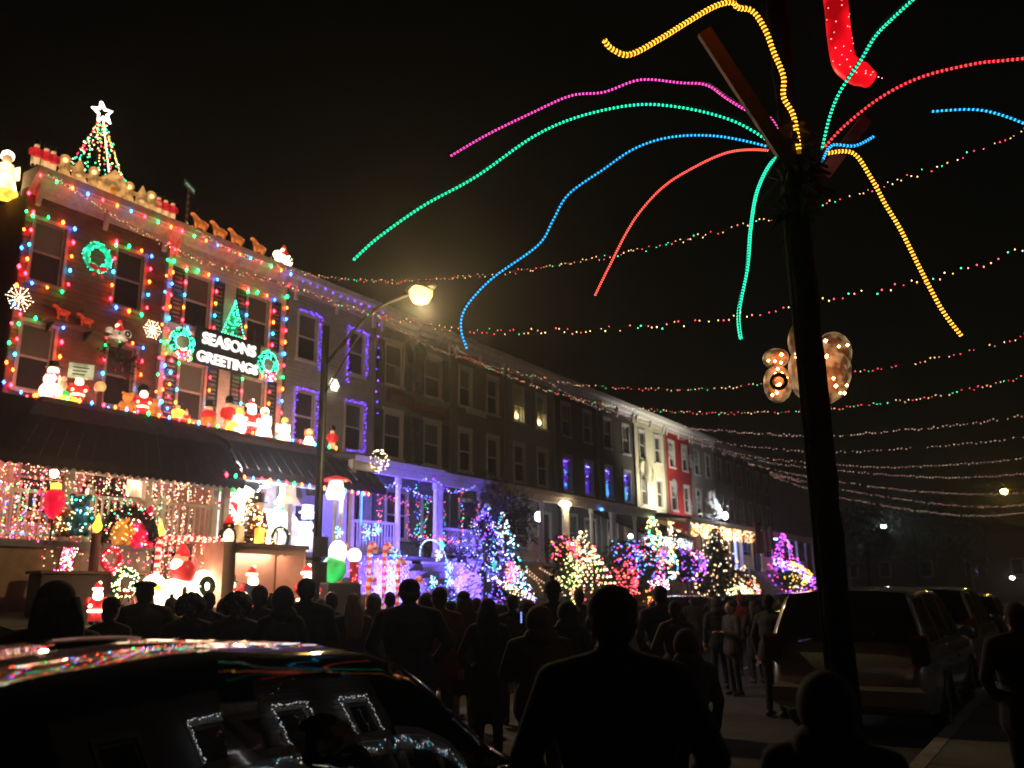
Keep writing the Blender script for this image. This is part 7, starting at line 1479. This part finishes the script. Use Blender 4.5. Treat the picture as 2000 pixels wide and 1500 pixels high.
PEOPLE = [
 (112, 1135, 5.6, 'lady', K1, K1, 'long', BL_, 0.1, 1.15, 'large dark silhouette with long hair at the far left'),
 (219, 1165, 9.2, 'stand', K1, K2, 'cap', K1, -1.0, .9, 'silhouetted youngster in a peaked cap facing right'),
 (285, 1133, 10.8, 'pocket', K1, K2, 'flatcap', K1, 0, 1.15, 'broad man in a flat cap before the candy cane arch'),
 (372, 1160, 9.4, 'lady', K1, K1, 'curly', BL_, .3, 1.1, 'dark figure with bushy hair before the white sleigh'),
 (409, 1155, 11.4, 'stand', K1, K2, 'short', BL_, -.2, .95, 'slim dark figure between the bushy hair and the display box'),
 (463, 1158, 9.2, 'lady', K1, K1, 'curly', BL_, .2, 1.1, 'curly haired silhouette at the left of the display box'),
 (508, 1143, 10.0, 'pocket', NV, K2, 'short', BL_, -.1, 1.05, 'dark silhouette in front of the display box, left'),
 (552, 1148, 9.2, 'lady', NV, K1, 'hood', K1, .3, 1.0, 'hooded silhouette in front of the display box, right'),
 (599, 1128, 9.8, 'stand', NV, K2, 'short', BL_, 0, 1.1, 'tall man beside the foot of the far lamp pole'),
 (648, 1156, 11.5, 'lady', K2, K1, 'short', BL_, .2, 1.0, 'dark figure right of the far lamp pole'),
 (690, 1157, 10.6, 'stand', K2, NV, 'long', BN, .1, .95, 'blonde long-haired woman in a black vest with pale sleeves'),
 (731, 1160, 12.2, 'walk', (.10, .085, .085), K2, 'hood', (.16, .14, .13), -.4, 1.0, 'person in a pale knitted hood turned right'),
 (762, 1155, 12.6, 'stand', K2, K2, 'short', DB, .1, .95, 'figure with bare nape beside the tall broad man'),
 (800, 1130, 8.6, 'pocket', NV, K2, 'short', BL_, 0, 1.2, 'tall broad-shouldered man in a dark navy coat'),
 (858, 1146, 9.8, 'stand', RDC, K2, 'short', BL_, .1, 1.05, 'person in a deep red jacket'),
 (905, 1153, 11.3, 'lady', K1, (.30, .26, .20), 'long', DB, .2, 1.0, 'long-haired woman with pale leggings'),
 (953, 1168, 9.0, 'lady', K1, K1, 'long', BL_, -.2, 1.0, 'dark long-haired woman right of the pale leggings'),
 (1000, 1160, 11.8, 'phone', K1, K2, 'short', BL_, .1, 1.0, 'dark figure holding up a lit phone'),
 (1052, 1186, 7.4, 'fold', (.05, .022, .018), K1, 'hood', (.06, .03, .025), .2, 1.2, 'short stout person in a reddish brown hood'),
 (1079, 1134, 10.6, 'stand', K1, K2, 'beanie', K1, 0, 1.0, 'tall figure in a pompom hat rising over the stout hooded person'),
 (1130, 1150, 14.0, 'stand', K2, K2, 'short', BL_, .3, 1.0, 'half hidden figure left of the biggest dark head'),
 (1194, 1145, 3.0, 'pocket', K1, K1, 'short', (.03, .025, .02), -.1, 1.12, 'very large man in black with his back to us'),
 (1288, 1143, 11.0, 'pocket', NV, K2, 'short', BL_, .2, 1.05, 'dark haired man right of the biggest dark head'),
 (1317, 1172, 10.4, 'lady', (.06, .05, .045), K2, 'short', DB, -.3, .95, 'person in a brown jacket close to the dark haired man'),
 (1337, 1232, 6.6, 'stand', K2, K1, 'hood', K2, .3, 1.05, 'hooded child right of the biggest dark head'),
 (1398, 1166, 16.0, 'stand', K1, K1, 'hood', K1, .3, 1.0, 'black hooded person beside the low dark car roof'),
 (1426, 1172, 15.0, 'fold', (.03, .025, .022), K1, 'short', DB, 2.9, 1.0, 'pale-faced person facing us with arms folded'),
 (1446, 1160, 18.5, 'stand', RDC, K2, 'beanie', RDC, .2, 1.0, 'person in a dull red coat and pompom hat in the distance'),
 (1470, 1172, 17.0, 'lady', K1, K1, 'long', DB, .4, 1.0, 'distant long-haired woman left of the arms-up figure'),
 (1500, 1160, 12.6, 'phone', K1, K1, 'short', BL_, -.9, 1.05, 'figure raising a hand left of the silver car'),
 (1352, 1162, 21.0, 'stand', K1, K2, 'short', BL_, .1, 1.0, 'far small figure by the dark car on the opposite kerb'),
 (1232, 1166, 17.5, 'lady', K2, K2, 'curly', BL_, .1, 1.0, 'far curly haired figure just right of the big dark head'),
 (1980, 1176, 7.0, 'pocket', K1, K1, 'short', (.05, .035, .025), .2, 1.05, 'person at the right edge beside the parked cars'),
 (1612, 1322, 2.95, 'stand', K1, K1, 'hood', K1, -.3, 1.1, 'dark hooded child close to us under the utility pole'),
 (1925, 1185, 24.0, 'walk', K2, K2, 'short', BL_, 1.6, 1.0, 'distant walker beyond the parked cars on the right pavement'),
 (1885, 1180, 30.0, 'stand', K2, K2, 'beanie', BL_, 1.4, 1.0, 'farthest bystander in a pompom hat beyond the parked cars'),
 (335, 1168, 13.2, 'lady', K2, K2, 'beanie', K2, .2, .95, 'dark figure in a pompom hat under the flat cap man\'s elbow, nearer the yard'),
 (437, 1170, 12.8, 'stand', K2, K2, 'hood', K2, .1, .95, 'hooded figure low between the slim dark figure and the curly haired one'),
 (530, 1166, 12.4, 'stand', K2, K2, 'beanie', BRN, -.1, .95, 'small figure in a brown pompom hat close to the display box'),
 (626, 1168, 13.0, 'lady', K2, K2, 'long', DB, .2, .95, 'long-haired figure partly hidden by the far lamp pole foot'),
 (832, 1160, 11.6, 'lady', K1, K2, 'hood', K1, .2, 1.0, 'black hooded figure squeezed between the broad man and the red jacket'),
 (880, 1172, 12.8, 'stand', K2, NV, 'cap', NV, .3, .95, 'figure in a navy cap just right of the red jacket'),
 (930, 1166, 13.2, 'pocket', NV, K2, 'short', BL_, .0, 1.0, 'navy-coated figure above the pale leggings woman\'s shoulder'),
 (1030, 1172, 12.6, 'lady', K2, K2, 'curly', DB, .1, 1.0, 'curly haired figure right behind the lit phone'),
 (1106, 1176, 9.6, 'lady', K1, K1, 'hood', K1, .2, 1.1, 'black hooded figure filling the gap before the biggest dark head'),
]
for (px, py, d, pro, coat, trous, hair, hc, dr, wd, lab) in PEOPLE:
    p = onD(px, py+2, d); z0 = .115 if p[0] > -1.36 or p[0] < -11.34 else 0.0
    face = math.atan2(p[1], p[0])+.12+dr*.7; h = max(1.05, min(2.02, float(p[2])-z0))
    person(lab, (p[0], p[1], z0), h, pro, coat, trous, hair, hc, face, wd)
q = onD(1017, 1206, 11.3); t = thing('phone', 'lit phone screen held up among the dark coats', 'phone', q, math.pi+.3); m = MB(); m.bbox(-.006, .006, -.04, .04, -.075, .075, .003); m.build('case', MBLK, t); m = MB(); m.box(-.0085, -.0062, -.036, .036, -.068, .068); m.build('screen', emit('phone_screen', (.25, .35, 1), 1.2), t)
print('objects', len(bpy.data.objects), 'tris', sum(len(o.data.polygons) for o in bpy.data.objects if o.type == 'MESH'))
# ------------------------------------------------------------------ thin night mist
hz = MB(); hz.box(-310, 310, -210, 410, -1.4, 16.5); hzm = bpy.data.materials.new('night_mist'); hzm.use_nodes = True; n = hzm.node_tree.nodes; n.remove(n['Principled BSDF'])
pv = n.new('ShaderNodeVolumePrincipled'); pv.inputs['Density'].default_value = .0018; pv.inputs['Anisotropy'].default_value = .84; pv.inputs['Color'].default_value = (.9, .9, .9, 1)
hzm.node_tree.links.new(pv.outputs[0], n['Material Output'].inputs['Volume'])
ho = hz.build('haze', hzm, kind='stuff')
cy.volume_step_rate = 5; cy.volume_max_steps = 64
